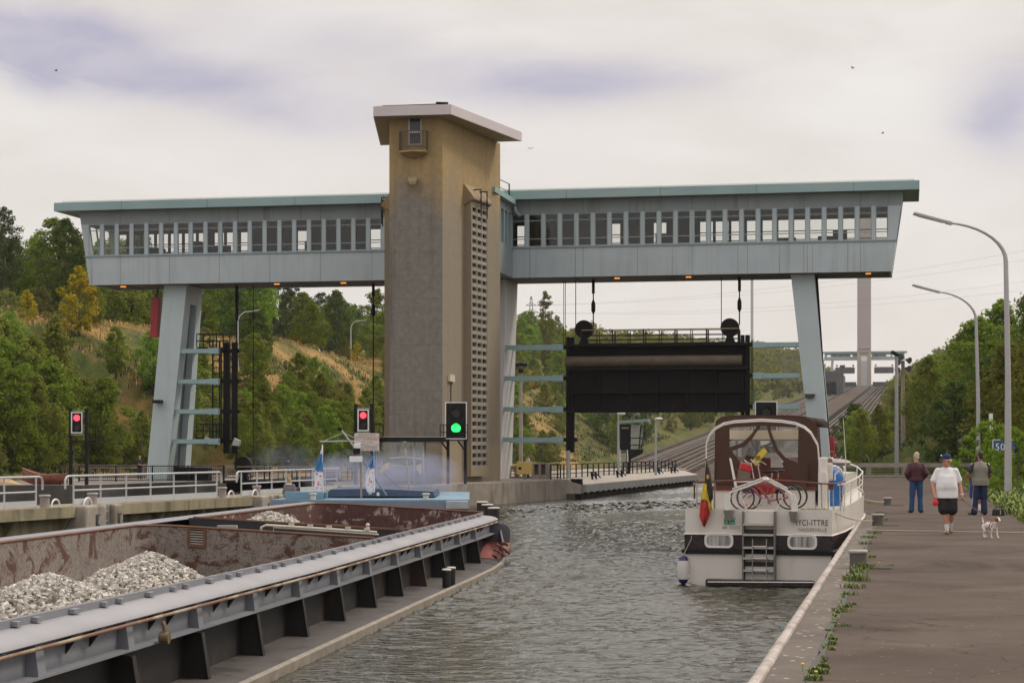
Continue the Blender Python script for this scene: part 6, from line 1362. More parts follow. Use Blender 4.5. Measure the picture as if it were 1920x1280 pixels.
# canopy
lc0, lc1 = 1.25, 4.3
def arch_(l, zsc=1.0, dx=0.0):
    pts = [(1339, 915), (1340, 860), (1341, 800), (1343, 788), (1352, 781), (1380, 778.5), (1435, 777), (1490, 778.5), (1520, 783), (1529, 789), (1532, 800), (1536, 860), (1538, 912)]
    return [Yp(x, y, lc0) + DS * (l - lc0) for x, y in pts]
b = MB(); b.grid([arch_(l)[2:11] for l in (lc0, lc0 + 1.2, 3.6)])
for i0, i1 in ((0, 3), (10, 13)): b.grid([arch_(l)[i0:i1] for l in (lc0, lc0 + .45)])
for i0, i1 in ((0, 2), (11, 13)): b.grid([[p.lerp(arch_(l)[i0], .62) if p is not arch_(l)[i0] else p for p in arch_(l)[i0:i1]] for l in (lc0 + .45, 3.6)]); cpy = b.build('canopy', M['canvas'], ya, smooth=40); so_ = cpy.modifiers.new('t', 'SOLIDIFY'); so_.thickness = .015
b = MB()
def poly(pts, l=lc0, d=.012): b.prism([Yp(x, y, l) for x, y in pts], DS * d)
poly([(1341, 912), (1341, 800), (1344, 787), (1353, 782), (1368, 780), (1368, 840), (1354, 843), (1352, 912)]); poly([(1497, 780), (1519, 784.5), (1528, 790), (1531, 802), (1536, 912), (1515, 912), (1496, 868)]); poly([(1368, 779.5), (1435, 778), (1497, 779.5), (1497, 790), (1492, 801), (1430, 798), (1372, 801), (1368, 803)])
b.build('back_panels', M['canvas'], cpy)
b = MB(); poly([(1352, 846), (1372, 844), (1384, 863), (1390, 873), (1378, 898), (1376, 911), (1342, 911), (1346, 870)], lc0 - .06); poly([(1352, 843.5), (1392, 830), (1410, 812), (1420, 797), (1424, 797), (1421, 806), (1410, 822), (1396, 836), (1372, 845), (1352, 847)], lc0 - .045); b.build('left_drape', M['canvas'], cpy)
b = MB(); poly([(1466, 868), (1475, 860), (1497, 868), (1514, 866), (1516, 905), (1484, 903), (1476, 890)], lc0 - .06); poly([(1437, 797), (1442, 797), (1449, 820), (1458, 842), (1476, 861), (1470, 865), (1453, 846), (1444, 822)], lc0 - .045); b.build('right_drape', M['canvas'], cpy)
b = MB(); poly([(1368, 803), (1430, 798), (1496, 801), (1496, 868), (1465, 868), (1445, 830), (1437, 798), (1424, 798), (1411, 822), (1390, 873), (1378, 850)], lc0 + .02, .004); b.build('clear_window', GLASS('vinyl', (.93, .92, .90), .05, .12, .05, (.6, .58, .54)), cpy)
# wheelhouse seen through the canopy
lw = 4.05
b = MB(); ts(b, 1352, 1512, 806, 823, lw, lw + .06, lw); b.build('wheelhouse_header', MAT('cream_panel', (.74, .62, .42), .5, var=.04), ya)
b = MB(); ts(b, 1352, 1512, 856, 915, lw, lw + .1, lw); b.build('wheelhouse_dash', M['mahog'], ya)
b = MB(); ts(b, 1421, 1498, 848, 857, 2.9, 3.1, 2.9); ts(b, 1445, 1467, 858, 876, 2.6, 2.75, 2.6); b.build('white_table', M['wtube'], ya)
b = MB()
for x in (1381, 1440, 1500): ts(b, x - 2.2, x + 2.2, 823, 856, lw, lw + .05, lw)
ts(b, 1352, 1512, 823.1, 826, lw, lw + .06, lw); b.build('windscreen_frame', M['soffit'], ya)
b = MB(); ts(b, 1352, 1512, 826, 856, lw + .02, lw + .03, lw); b.build('windscreen', GLASS('windscreen_glass', (.62, .64, .62), .12, .04), ya)
b = MB(); ts(b, 1424, 1450, 824, 839, 3.2, 3.26, 3.2); ym_ = b.build('mirror_frame', M['blackp'], ya, bevel=.02); b = MB(); ts(b, 1426, 1448, 826, 837, 3.18, 3.195, 3.2); b.build('mirror', MAT('mirror', (.5, .5, .5), .05, 1.0, var=0), ym_)
b = MB(); ts(b, 1390, 1404, 828, 856, 3.6, 3.9, 3.6); ts(b, 1400, 1408, 838, 858, 2.2, 2.6, 2.2); b.build('helm_seat', M['soffit'], ya)
b = MB(); b.grid([[Yt(-1.45 + hl, l, .46), Yt(-1.45 + hl, l, 1.25)] for l, hl in ((4.3, 0), (8.6, .12))]); b.grid([[Yt(1.45 - hl, l, .46), Yt(1.45 - hl, l, 1.25)] for l, hl in ((4.3, 0), (8.6, .12))]); b.quad(Yt(-1.33, 8.6, .46), Yt(1.33, 8.6, .46), Yt(1.33, 8.6, 1.25), Yt(-1.33, 8.6, 1.25)); b.quad(Yt(-1.46, 4.3, 1.25), Yt(1.46, 4.3, 1.25), Yt(1.34, 8.65, 1.25), Yt(-1.34, 8.65, 1.25)); b.build('cabin_house', M['gel'], ya)
# canopy bow (white tubes)
for dy, dl in ((0, .35), (3.2, .5)):
    b = MB(); pts = [(1324, 955), (1324, 870), (1324.5, 829 + dy), (1331, 813 + dy), (1342, 801 + dy), (1357, 793 + dy), (1377, 789 + dy), (1428, 786 + dy), (1465, 788 + dy), (1491, 792 + dy), (1508, 799 + dy), (1520, 809 + dy), (1533, 832 + dy), (1538, 880), (1539.5, 956)]
    b.tube([Yp(x, y, dl) for x, y in pts], .017, 8); b.build('canopy_bow', M['wtube'], ya, smooth=True)
# stern rail
b = MB(); b.tube([Yp(1303, 903, .1), Yp(1340, 902, .05), Yp(1400, 899, .05), Yp(1440, 898.5, .05), Yp(1500, 903, .05), Yp(1540, 906, .08), Yp(1567, 907, .5), Yp(1585, 902, 1.4)], .022, 8); b.build('stern_rail', M['mahog'], ya, smooth=True)
for x, y0, l in ((1306.5, 903, .1), (1340, 903, .06), (1540, 906, .1), (1552, 907, .3), (1562, 907, .5), (1575, 905, 1.0)):
    b = MB(); b.tube([Yp(x, y0, l), Yp(x + (1 if x > 1500 else 0), 956 if x < 1545 else 957, l)], .017, 8); b.build('stanchion', M['steel'], ya, smooth=True)
b = MB(); b.tube([Yp(1302, 908, .2), Yp(1302, 935, .2)], .022, 8); b.build('rail_end', M['mahog'], ya, smooth=True)
# davits
for pts, bx_ in (([(1366, 956), (1363, 938), (1365, 928), (1373, 921), (1400, 912), (1436, 898)], (1359.5, 1376.5, 955.5, 975.5)), ([(1490, 960), (1489, 938), (1485, 928), (1477, 921), (1462, 912), (1434, 898)], (1481, 1497, 958, 977))):
    b = MB(); q = [Yp(x, y, -.14) for x, y in pts]
    for i in range(len(q) - 1): b.bar(q[i], q[i + 1] + (q[i + 1] - q[i]).normalized() * .02, .045, .15 if i < 2 else .05, up=tuple((q[1] - q[0]).cross(DS).normalized()) if i < 2 else (0, 0, 1))
    q2 = [p + Vector((0, 0, .06)) for p in q[3:]]
    for i in range(len(q2) - 1): b.bar(q2[i], q2[i + 1], .04, .035)
    dv = b.build('davit', M['wtube'], ya, bevel=.008); b = MB(); x0, x1, y0, y1 = bx_; a, c = Yp(x0, y0, -.02), Yp(x1, y0, -.02); b2_, d2 = Yp(x0 + 3, y1, -.02), Yp(x1 - 3, y1, -.02)
    b.hexa([b2_ - DS * .12, d2 - DS * .12, d2, b2_, a - DS * .22, c - DS * .22, c, a]); b.build('davit_socket', MAT('socket_grey', (.27, .26, .24), .5, var=.15), ya)
for a, c in (((1402, 958), (1388, 930)), ((1455, 957), (1468, 932))): b = MB(); b.tube([Yp(*a, -.12), Yp(*c, -.12)], .012, 6); b.build('davit_strut', M['wtube'], ya)
b = MB(); b.ell(Yp(1433.5, 899, -.15), (.05, .05, .05), 10, 6); b.ell(Yp(1438.5, 899, -.15), (.05, .05, .05), 10, 6); b.build('davit_joint', M['wtube'], ya, smooth=True)
# starboard side: blue canvas, pulpit, antenna, socket box
m_ = MAT('blue_canvas', (.02, .16, .50), .6, var=.1)
bc = thing('folded_dinghy', 'blue inflatable with white trim stowed on the starboard side deck', 'dinghy', Yt(1.45, 4.6, .45))
b = MB(); rows = []
for i in range(9):
    f = i / 8; rows.append([Yp(1553 + 26 * f + 3 * f * f, 872 + 14 * f * f + j * (960 - 880) / 6 * (1 - .12 * f), 3.6 + .4 * f) + PT * (.06 * math.sin(j * .9)) for j in range(7)])
b.grid(rows); o_ = b.build('hull', m_, bc, smooth=True); s_ = o_.modifiers.new('t', 'SOLIDIFY'); s_.thickness = .12
b = MB(); b.tube([Yp(1553, 873, 3.4), Yp(1566, 874, 3.5), Yp(1576, 880, 3.6), Yp(1583, 893, 3.7), Yp(1586, 920, 3.7)], .035, 8); b.tube([Yp(1565, 900, 3.35), Yp(1566, 888, 3.35), Yp(1574, 882, 3.4)], .025, 8); b.build('trim', M['wtube'], bc, smooth=True)
b = MB(); b.ell(Yp(1566, 867, 4.5), (.42, .5, .10), 14, 6); tag(b.build('cushion', MAT('grey_cover', (.33, .29, .27), .7, var=.1), smooth=True), 'rounded grey cover lying on top of the blue inflatable', 'cover')
b = MB(); b.tube([Yp(1583, 958, 2.2), Yp(1585.5, 860, 2.2), Yp(1581, 783, 2.2)], [.02, .012, .006], 6); b.build('antenna', M['wtube'], ya)
b = MB(); ts(b, 1553, 1563, 903, 917.5, .46, .52, .5); b.build('socket_box', M['mahog'], ya)
b = MB()
for l in (2.5, 4.2, 6.0, 7.6, 9.2, 10.6): b.tube([Yt(hw(l, .5) - .06, l, .42 + she(l)), Yt(hw(l, .5) - .04, l, 1.02 + she(l))], .014, 6)
b.tube([Yt(hw(l, .5) - .04, l, 1.02 + she(l)) for l in (1.4, 2.5, 4.2, 6.0, 7.6, 9.2, 10.6, 11.6)], .017, 6); b.tube([Yt(hw(l, .5) - .04, l, .74 + she(l)) for l in (2.5, 4.2, 6.0, 7.6, 9.2, 10.6)], .01, 6); b.build('side_rail', M['wtube'], ya, smooth=True)
b = MB(); b.tube([Yt(.45, 11.0, .75), Yt(.5, 11.4, 1.5), Yt(.2, 12.1, 1.62), Yt(-.2, 12.1, 1.62), Yt(-.5, 11.4, 1.5), Yt(-.45, 11.0, .75)], .022, 8); b.tube([Yt(.9, 9.8, .7), Yt(.85, 10, 1.35), Yt(.5, 11.4, 1.5)], .02, 8); b.build('pulpit', M['wtube'], ya, smooth=True)
b = MB(); b.box(Yp(1543, 892, 1.2), (.22, .2, .9), Matrix.Rotation(-.19, 3, 'Z')); b.box(Yp(1551, 884, 1.5), (.26, .3, .42), Matrix.Rotation(-.19, 3, 'Z')); b.build('side_locker', M['gel'], ya, bevel=.03)
b = MB(); pts = [Yp(1500 + i * 5.5, 955 - 2.5 * abs(math.sin(i * 1.7)), .12 + .1 * math.cos(i * 2.3)) for i in range(10)]; b.tube(pts, .016, 6); b.tube([p + Vector((.03, .05, -.015)) for p in pts[::-1]], .014, 6)
tag(b.build('rope_coil', M['rope'], smooth=True), 'loose coils of pale rope on the yacht stern right corner', 'rope')
# fender
p0, p1 = Yp(1281, 1041, -.1), Yp(1281, 1094, -.1); L = (p0 - p1).length
fe = thing('boat_fender', 'white boat fender with navy ends hanging at the yacht port corner', 'fender', p1)
b = MB(); b.lathe([(.125, L * .17), (.138, L * .3), (.138, L * .7), (.125, L * .83)], p1, 18); b.build('body', MAT('fender_white', (.66, .63, .61), .4, var=.05), fe, smooth=True)
for a, c in ((.0, .17), (1.0, .83)): b = MB(); b.lathe([(.03, L * a), (.09, L * (a * .75 + c * .25)), (.127, L * c)], p1, 18); b.build('end_cap', MAT('navy_vinyl', (.02, .02, .10), .35), fe, smooth=True)
b = MB(); b.tube([p0, Yp(1296, 1010, -.02), Yp(1303, 955, .1)], .01, 5); b.build('lanyard', M['rope'], fe)
# flag
fl = thing('ensign', 'black yellow and red flag drooping from a staff at the yacht stern', 'flag', Yp(1331, 955, -.08))
b = MB(); b.tube([Yp(1333, 957, -.08), Yp(1324, 862, -.2)], [.018, .014], 8); b.ell(Yp(1324, 861, -.2), .028, 8, 6); b.build('staff', M['mahog'], fl, smooth=True)
def cloth(name, A, Bp, mat):                  # A, Bp: left and right pixel outlines, top to bottom
    rows = []
    for i, (a, c) in enumerate(zip(A, Bp)):
        pa, pc = Yp(*a, -.2), Yp(*c, -.2); rows.append([pa.lerp(pc, u) + DS * (.05 * math.sin(u * 6 + i * .9)) for u in (0, .25, .5, .75, 1)])
    b = MB(); b.grid(rows); o = b.build(name, mat, fl, smooth=True); s_ = o.modifiers.new('t', 'SOLIDIFY'); s_.thickness = .008
cloth('black_stripe', [(1323.5, 866), (1322, 885), (1321, 905), (1326, 920), (1333, 943)], [(1325, 866), (1330, 880), (1334, 905), (1336.5, 925), (1337, 930)], MAT('flag_black', (.03, .022, .02), .8, var=.2))
cloth('yellow_stripe', [(1319, 905), (1316, 920), (1314, 937), (1325, 936), (1331, 962)], [(1325.5, 907), (1328, 920), (1332, 930), (1334.5, 945), (1335, 952)], MAT('flag_yellow', (.62, .45, .03), .8, var=.1))
cloth('red_stripe', [(1314, 938), (1312, 952), (1310.5, 968), (1318, 985)], [(1325, 935.5), (1328, 950), (1331, 963), (1321, 988)], MAT('flag_red', (.42, .03, .03), .8, var=.1))
b = MB(); b.ell(Yp(1327, 894, -.29), (.035, .015, .06), 8, 6); b.build('crest', MAT('flag_gold', (.5, .28, .08), .7, var=.1), fl, smooth=True)
# bicycles on the stern
def bike(l, dx, dy, c, label, bag):
    g = thing('bicycle', label, 'bicycle', Yp(1435 + dx, 955 + dy, l), group='bicycles carried on the yacht stern')
    def q(x, y, o=0.0): return Yp(x + dx, y + dy, l) + DS * o
    fm = MAT('bike_' + label.split()[0], c, .35, var=.05); rb_ = M['tyre']
    for cx, cy in ((1392, 933), (1479, 931)):
        c_ = q(cx, cy); r = .285; b = MB(); b.tube([c_ + PT * r * math.cos(R(a)) + Vector((0, 0, r * math.sin(R(a)))) for a in range(0, 360, 15)], .018, 6, closed=True); w = b.build('tyre', rb_, g, smooth=True)
        b = MB(); b.tube([c_ + PT * (r - .025) * math.cos(R(a)) + Vector((0, 0, (r - .025) * math.sin(R(a)))) for a in range(0, 360, 15)], .011, 6, closed=True); b.cyl(c_ - DS * .04, c_ + DS * .04, .022, n=8)
        for a in range(0, 360, 20): b.tube([c_, c_ + PT * (r - .02) * math.cos(R(a)) + Vector((0, 0, (r - .02) * math.sin(R(a))))], .0025, 4)
        b.build('rim', M['steel'], w, smooth=True)
        b = MB(); b.box(c_ + PT * .08 + Vector((0, 0, -.17)) - DS * .02, (.10, .02, .05)); b.build('reflector', M['orange'], w)
    b = MB(); bb_, st, hd, hb = q(1433, 940), q(1447, 895), q(1415, 905), q(1411, 915); rw, fw = q(1479, 931), q(1392, 933)
    for a, e, r in ((bb_, hb, .024), (bb_, st, .018), (q(1443, 912), hd, .018), (bb_, rw, .012), (q(1444, 905), rw, .011), (hb, fw, .014)): b.tube([a, e], r, 8)
    b.build('frame', fm, g, smooth=True)
    b = MB(); b.tube([st, q(1448, 884)], .013, 8); b.build('seat_post', M['steel'], g, smooth=True); b = MB(); b.tube([hd, q(1408, 868)], .014, 8); b.build('stem', M['steel'], g, smooth=True); b = MB(); b.tube([q(1397, 862, -.1), q(1403, 866, -.2), q(1408, 868, 0), q(1413, 866, .2), q(1421, 872, .28)], .012, 8); b.build('handlebar', M['steel'], g, smooth=True)
    b = MB(); b.ell(q(1449, 883), (.15, .09, .035), 12, 6); b.ell(q(1437, 884), (.12, .03, .025), 10, 6); b.build('saddle', M['blackp'], g, smooth=True)
    b = MB(); b.cyl(bb_ - DS * .05, bb_ - DS * .035, .085, n=18); b.bar(bb_ - DS * .06, q(1420, 946, -.06), .022, .012); b.box(q(1418, 947, -.1), (.09, .07, .02)); b.build('crank', M['steel'], g, smooth=True)
    if bag:
        b = MB(); b.box(q(1399.5, 876, -.14), (.27, .2, .17), Matrix.Rotation(.25, 3, 'Y')); bg_ = b.build('bag', MAT('red_bag', (.50, .02, .03), .5, var=.12), g, bevel=.03); b = MB(); b.box(q(1401, 868.5, -.14), (.24, .17, .012), Matrix.Rotation(.25, 3, 'Y')); b.build('bag_lid', MAT('bag_lid', (.75, .62, .63), .5, var=.1), bg_)
    return g
M['tyre'] = MAT('tyre_rubber', (.02, .02, .02), .8, var=.2); M['orange'] = MAT('reflector_orange', (.75, .18, .02), .3)
bike(.16, 0, 0, (.36, .04, .16), 'pink framed bicycle with red handlebar bag on the yacht stern', True); bike(.42, 12, -1, (.42, .10, .04), 'orange framed bicycle behind the pink one on the yacht stern', False)
b = MB(); b.ell(Yp(1436, 912, .7), (.28, .12, .20), 14, 8); tag(b.build('red_stool', MAT('red_seat', (.40, .05, .03), .5, var=.15), smooth=True), 'rounded red stool behind the two bicycles', 'stool')
b = MB(); p = [Yp(1367, 858, .8), Yp(1371, 860, .8), Yp(1382, 912, .7), Yp(1377, 912, .7)]; b.prism(p, DS * .05); b.hexa([Yp(x, y, .8) + DS * d for y in (904, 899) for x, d in ((1378, 0), (1412, 0), (1412, .4), (1378, .4))]); tag(b.build('garden_chair', M['wtube'], bevel=.01), 'white plastic garden chair on the aft deck left of the bicycles', 'chair')
b = MB(); ts(b, 1383, 1402, 880, 901, .9, 1.3, .9); tag(b.build('storage_box', MAT('khaki_box', (.16, .13, .09), .6, var=.1), bevel=.02), 'khaki storage box behind the red handlebar bag', 'box')
b = MB(); pts = [Yp(x, y, 1.0) for x, y in ((1432, 839), (1439, 846), (1423, 866), (1417, 873), (1410, 864), (1421, 850))]; b.prism(pts, DS * .006); yf = tag(b.build('pennant', MAT('pennant_yellow', (.66, .50, .05), .7, var=.08)), 'yellow square pennant with dark emblem behind the red handlebar bag', 'pennant')
b = MB(); b.tube([Yp(1421 + 4 * math.cos(R(a)) + 1.2 * math.sin(R(a * 3)), 858 + 3.2 * math.sin(R(a)), .99) for a in range(0, 360, 30)], .008, 5, closed=True); b.tube([Yp(1418, 862, .99), Yp(1421, 857, .99), Yp(1425, 855, .99)], .008, 5); b.build('emblem', M['ltr'], yf)
b = MB(); b.tube([Yp(1440, 836, 1.01), Yp(1417, 878, 1.01)], .008, 6); b.build('stick', M['mahog'], yf)
# mooring lines
def sag(a, c, d, n=14): return [a.lerp(c, i / n) + Vector((0, 0, -d * 4 * (i / n) * (1 - i / n))) for i in range(n + 1)]
bq = G(1646, 984.5) + Vector((0, 0, .12))
b = MB()
for o_ in (0, .05): b.tube(sag(Yt(1.62, .25 + o_, .48), bq + Vector((-.1, -o_, 0)), .10), .016, 6); 
tag(b.build('mooring_line', M['rope'], smooth=True), 'pair of mooring lines from yacht stern to the second bollard', 'rope')
b = MB(); b.tube(sag(Yt(.7, 10.6, .75), G(1664, 947) + Vector((-.1, 0, .12)), .12), .016, 6); tag(b.build('mooring_line', M['rope'], smooth=True), 'pale mooring line from yacht bow to the farthest bollard', 'rope')
pa = G(1625, 995); pz = G(1990, 1001); b = MB(); b.tube([pa + (pz - pa) * (i / 30) + Vector((0, .05 * math.sin(i * .7), .02)) for i in range(31)], .017, 6); tag(b.build('rope', M['rope'], smooth=True), 'long straight rope lying across the towpath beyond the dog', 'rope')
PT, DS = PT_KEEP, DS_KEEP
# ================================================================ people and dog
def fuse(o, vox, smooth=6, fac=.5):
    r = o.modifiers.new('r', 'REMESH'); r.mode = 'VOXEL'; r.voxel_size = vox; r.use_smooth_shade = True
    s = o.modifiers.new('s', 'SMOOTH'); s.iterations = smooth; s.factor = fac
    bpy.context.view_layer.update(); me = bpy.data.meshes.new_from_object(o.evaluated_get(bpy.context.evaluated_depsgraph_get()))
    o.modifiers.clear(); o.data = me; me.polygons.foreach_set('use_smooth', [True] * len(me.polygons)); return o
SKIN = {}
def skin(k):
    if k not in SKIN: SKIN[k] = MAT('skin', {'fair': (.52, .27, .19), 'red': (.50, .22, .15), 'tan': (.30, .15, .09)}[k], .55, var=.08, scale=6)
    return SKIN[k]
def hand(b, w, d, side, curl, k=1.0):
    """palm and five fingers from the wrist w along d; side = thumb direction"""
    d = Vector(d).normalized(); sd = Vector(side); sd = (sd - d * sd.dot(d)).normalized(); nrm = d.cross(sd)
    p0 = w + d * .02 * k; p1 = w + d * .085 * k
    for o in (-.028, -.01, .01, .028): b.caps(p0 + sd * o * .7 * k, p1 + sd * o * k, .014 * k, .013 * k, 8)
    for i, (o, ln) in enumerate(((.030, .072), (.011, .080), (-.009, .074), (-.027, .058))):
        a = p1 + sd * o * k; q = a; dd = d.copy()
        for j, f in enumerate((.45, .32, .25)):
            dd = (dd + nrm * curl * (.55 + .2 * j)).normalized(); q2 = q + dd * ln * f * k; b.caps(q, q2, (.0098 - .0012 * j) * k, (.0090 - .0012 * j) * k, 8); q = q2
    t0 = w + d * .03 * k + sd * .025 * k; t1 = t0 + (sd * .8 + d * .7 + nrm * .3 * curl).normalized() * .035 * k; b.caps(t0, t1, .014 * k, .011 * k, 8); b.caps(t1, t1 + (sd * .2 + d + nrm * .5 * curl).normalized() * .03 * k, .0105 * k, .009 * k, 8)
def loft(q, secs, n=20):
    rows = [[c + Vector((rx * math.cos(6.2832 * j / n), ry * math.sin(6.2832 * j / n), 0)) for j in range(n)] for c, rx, ry in secs]
    q.grid(rows, closed=True); o = len(q.v) - len(rows) * n; q.f.append(tuple(range(o + n - 1, o - 1, -1))); q.m.append(q.mi); o = len(q.v) - n; q.f.append(tuple(range(o, o + n))); q.m.append(q.mi)
def trunk_secs(J, bl, sw, g, z0):
    pel, che, nk = J['pelvis'], J['chest'], J['neck']; up = che.z - pel.z; e = bl * .6 + .4
    return [(pel + Vector((0, -.01 * bl, z0)), .170 * bl + g, .125 * bl + g), (pel.lerp(che, .05), .168 * bl + g, .125 * bl + g), (pel.lerp(che, .3) + Vector((0, -.02 * bl, 0)), .160 * bl + g, .125 * bl + g), (pel.lerp(che, .6) + Vector((0, -.02 * bl, 0)), .166 * e + g, .122 * bl + g), (che + Vector((0, -.01, .0)), .178 * (sw * .6 + .4) + g, .118 * e + g), (che + Vector((0, 0, .07)), .176 * sw + g * .6, .105 + g), (che.lerp(nk, .58), .142 * sw + g * .5, .088 + g * .8), (che.lerp(nk, .84), .095 + g * .5, .072 + g * .6), (nk + Vector((0, 0, -.01)), .066 + g * .3, .064 + g * .3)]
def person(label, p, rz, H, J, build, sk, parts, head=(0, 0), face=True, vox=.011, group=None, ears=True):
    """J: joints in local metres for a 1.75 m figure, x to the figure's left, -y is forward"""
    g = thing('person', label, 'person', p, rz, group); m = Matrix.Scale(H / 1.75, 4); W_ = MW[g.name]
    b = MB(); bl = build.get('belly', 1.0); sw = build.get('sh', 1.0)
    pel, che, nk, hd = J['pelvis'], J['chest'], J['neck'], J['head']
    loft(b, trunk_secs(J, bl, sw, -.016, .03)); b.ell(pel + Vector((0, 0, -.02)), (.15 * bl, .105 * bl, .10)); b.caps(che + Vector((0, .01, .12)), hd + Vector((0, .015, -.06)), .062, .058)
    hr = Matrix.Rotation(R(head[0]), 3, 'Z') @ Matrix.Rotation(R(head[1]), 3, 'X')
    K_ = build.get('headk', 1.08)
    def hp(x, y, z): return hd + hr @ Vector((x, y, z)) * K_
    b.ell(hp(0, .012, .03), (.074, .095, .105), rot=hr); b.ell(hp(0, -.03, -.05), (.058, .068, .068), rot=hr)
    b.caps(hp(0, -.092, .015), hp(0, -.112, -.018), .010, .014, 8)
    b.ell(hp(0, -.086, -.055), (.024, .014, .012), rot=hr); b.ell(hp(0, -.075, -.095), (.026, .022, .018), rot=hr); b.ell(hp(0, -.082, .04), (.055, .016, .012), rot=hr)
    for s in (-1, 1): b.ell(hp(s * .078, .012, -.005), (.012, .022, .033), rot=hr)
    for s, n in ((1, 'L'), (-1, 'R')):
        sh, el, wr = J['sh' + n], J['el' + n], J['wr' + n]; b.caps(sh + Vector((0, 0, -.012)), el, .050 * build.get('arm', 1), .043 * build.get('arm', 1)); b.caps(el, wr, .045 * build.get('arm', 1), .028); hand(b, wr, J.get('hd' + n, wr - el), J.get('th' + n, Vector((0, -1, 0))), J.get('cu' + n, .45) * s * -1)
        hp_, kn, an = J['hip' + n], J['kn' + n], J['an' + n]; b.caps(hp_, kn, .088 * build.get('leg', 1), .058); b.caps(kn, kn.lerp(an, .35), .056, .058); b.caps(kn.lerp(an, .35), an, .058, .036); f = J['to' + n]; b.caps(an + Vector((0, 0, -.03)), f, .036, .03)
    body = fuse(b.xf(W_ @ m).build('body', skin(sk), g), vox, 4)
    def piece(name, mat, fn, v=.012, par=None):
        q = MB(); fn(q); return fuse(q.xf(W_ @ m).build(name, mat, par or g), v, 5)
    P_ = dict(J=J, hp=hp, hr=hr, bl=bl, sw=sw, build=build)
    for nm, mt, fn in parts: piece(nm, mt, lambda q, fn=fn: fn(q, P_), .013 if nm not in ('hair', 'cap', 'shoe') else .009)
    if face:
        for s in (-1, 1):
            q = MB(); q.ell(hp(s * .030, -.083, .02), (.013, .008, .008), rot=hr); e = q.xf(W_ @ m).build('eye', M['eyew'], g, smooth=True); q = MB(); q.ell(hp(s * .030, -.090, .02), (.006, .004, .006), rot=hr); q.xf(W_ @ m).build('iris', M['blackp'], e, smooth=True)
        q = MB(); q.ell(hp(0, -.098, -.056), (.022, .006, .006), rot=hr); q.xf(W_ @ m).build('lips', M['lips'], g, smooth=True)
    return g, P_, m
M['eyew'] = MAT('eye_white', (.7, .68, .65), .3); M['lips'] = MAT('lips', (.40, .14, .12), .5)
def stand(**k):
    J = dict(pelvis=(0, 0, .95), chest=(0, .01, 1.27), neck=(0, .01, 1.48), head=(0, -.02, 1.635), shL=(.185, .01, 1.385), elL=(.24, .05, 1.13), wrL=(.25, -.03, .88), shR=(-.185, .01, 1.385), elR=(-.24, .05, 1.13), wrR=(-.25, -.03, .88),
             hipL=(.095, 0, .92), knL=(.10, -.01, .50), anL=(.105, .03, .09), toL=(.12, -.13, .03), hipR=(-.095, 0, .92), knR=(-.10, -.01, .50), anR=(-.105, .03, .09), toR=(-.12, -.13, .03))
    J.update(k); return {a: (Vector(v) if isinstance(v, tuple) else v) for a, v in J.items()}
def torso(q, P_, grow, low=.0, sleeve=0.0, arm_grow=.02, hem=.0):
    J, bl, sw = P_['J'], P_['bl'], P_['sw']; pel, che = J['pelvis'], J['chest']; g = grow
    loft(q, trunk_secs(J, bl, sw, g, -.03 + low - hem))
    k = P_['build'].get('arm', 1)
    for n in 'LR':
        sh, el, wr = J['sh' + n], J['el' + n], J['wr' + n]
        q.caps(J['neck'] + Vector((0, .01, -.055)), sh.lerp(J['neck'], .12) + Vector((0, 0, -.012)), .062 + g * .6, .046 * k + g * .6)
        if sleeve > 0: q.caps(sh + Vector((0, 0, .002)), sh.lerp(el, min(1, sleeve)), .056 * k + max(.016, arm_grow * .5), .047 * k + arm_grow * (.9 if sleeve > 1 else 1.0))
        if sleeve > 1: q.caps(el, el.lerp(wr, sleeve - 1), .045 * k + arm_grow, .036 + arm_grow)
def legs(q, P_, to=1.0, grow=.018, flare=.0, waist=.0):
    J, bl = P_['J'], P_['bl']; q.ell(J['pelvis'] + Vector((0, 0, waist)), (.165 * bl + grow * .6, .12 * bl + grow * .6, .13)); k = P_['build'].get('leg', 1)
    for n in 'LR':
        h, kn, an = J['hip' + n], J['kn' + n], J['an' + n]; f = min(1, to * 2); q.caps(h, h.lerp(kn, f), .088 * k + grow, (.058 + .03 * (1 - f)) + grow + flare)
        if to > .5: q.caps(kn, kn.lerp(an, (to - .5) * 2) + Vector((0, 0, -.0)), .056 + grow, .05 + grow + flare)
def shoes(q, P_, r=.042):
    for n in 'LR': a, t = P_['J']['an' + n], P_['J']['to' + n]; q.caps(a + Vector((0, .03, -.045)), t + Vector((0, 0, .012)), r, r * .85); q.caps(a + Vector((0, .02, -.01)), a + Vector((0, 0, -.05)), r, r)
def socks(q, P_):
    for n in 'LR': a, kn = P_['J']['an' + n], P_['J']['kn' + n]; q.caps(a + Vector((0, 0, -.02)), a.lerp(kn, .30), .045, .052)
def hair_short(q, P_): hp, hr = P_['hp'], P_['hr']; q.ell(hp(0, .022, .05), (.079, .094, .098), rot=hr); q.ell(hp(0, .065, -.02), (.06, .045, .06), rot=hr)
def cap_(q, P_):
    hp, hr = P_['hp'], P_['hr']; q.ell(hp(0, .008, .068), (.086, .103, .082), rot=hr); q.ell(hp(0, .01, .05), (.087, .104, .035), rot=hr); q.ell(hp(0, -.13, .052), (.068, .075, .012), rot=hr @ Matrix.Rotation(R(-8), 3, 'X'))
CL = lambda n, c, r=.85: MAT(n, c, r, var=.10, scale=5, bump=.35, bscale=9)
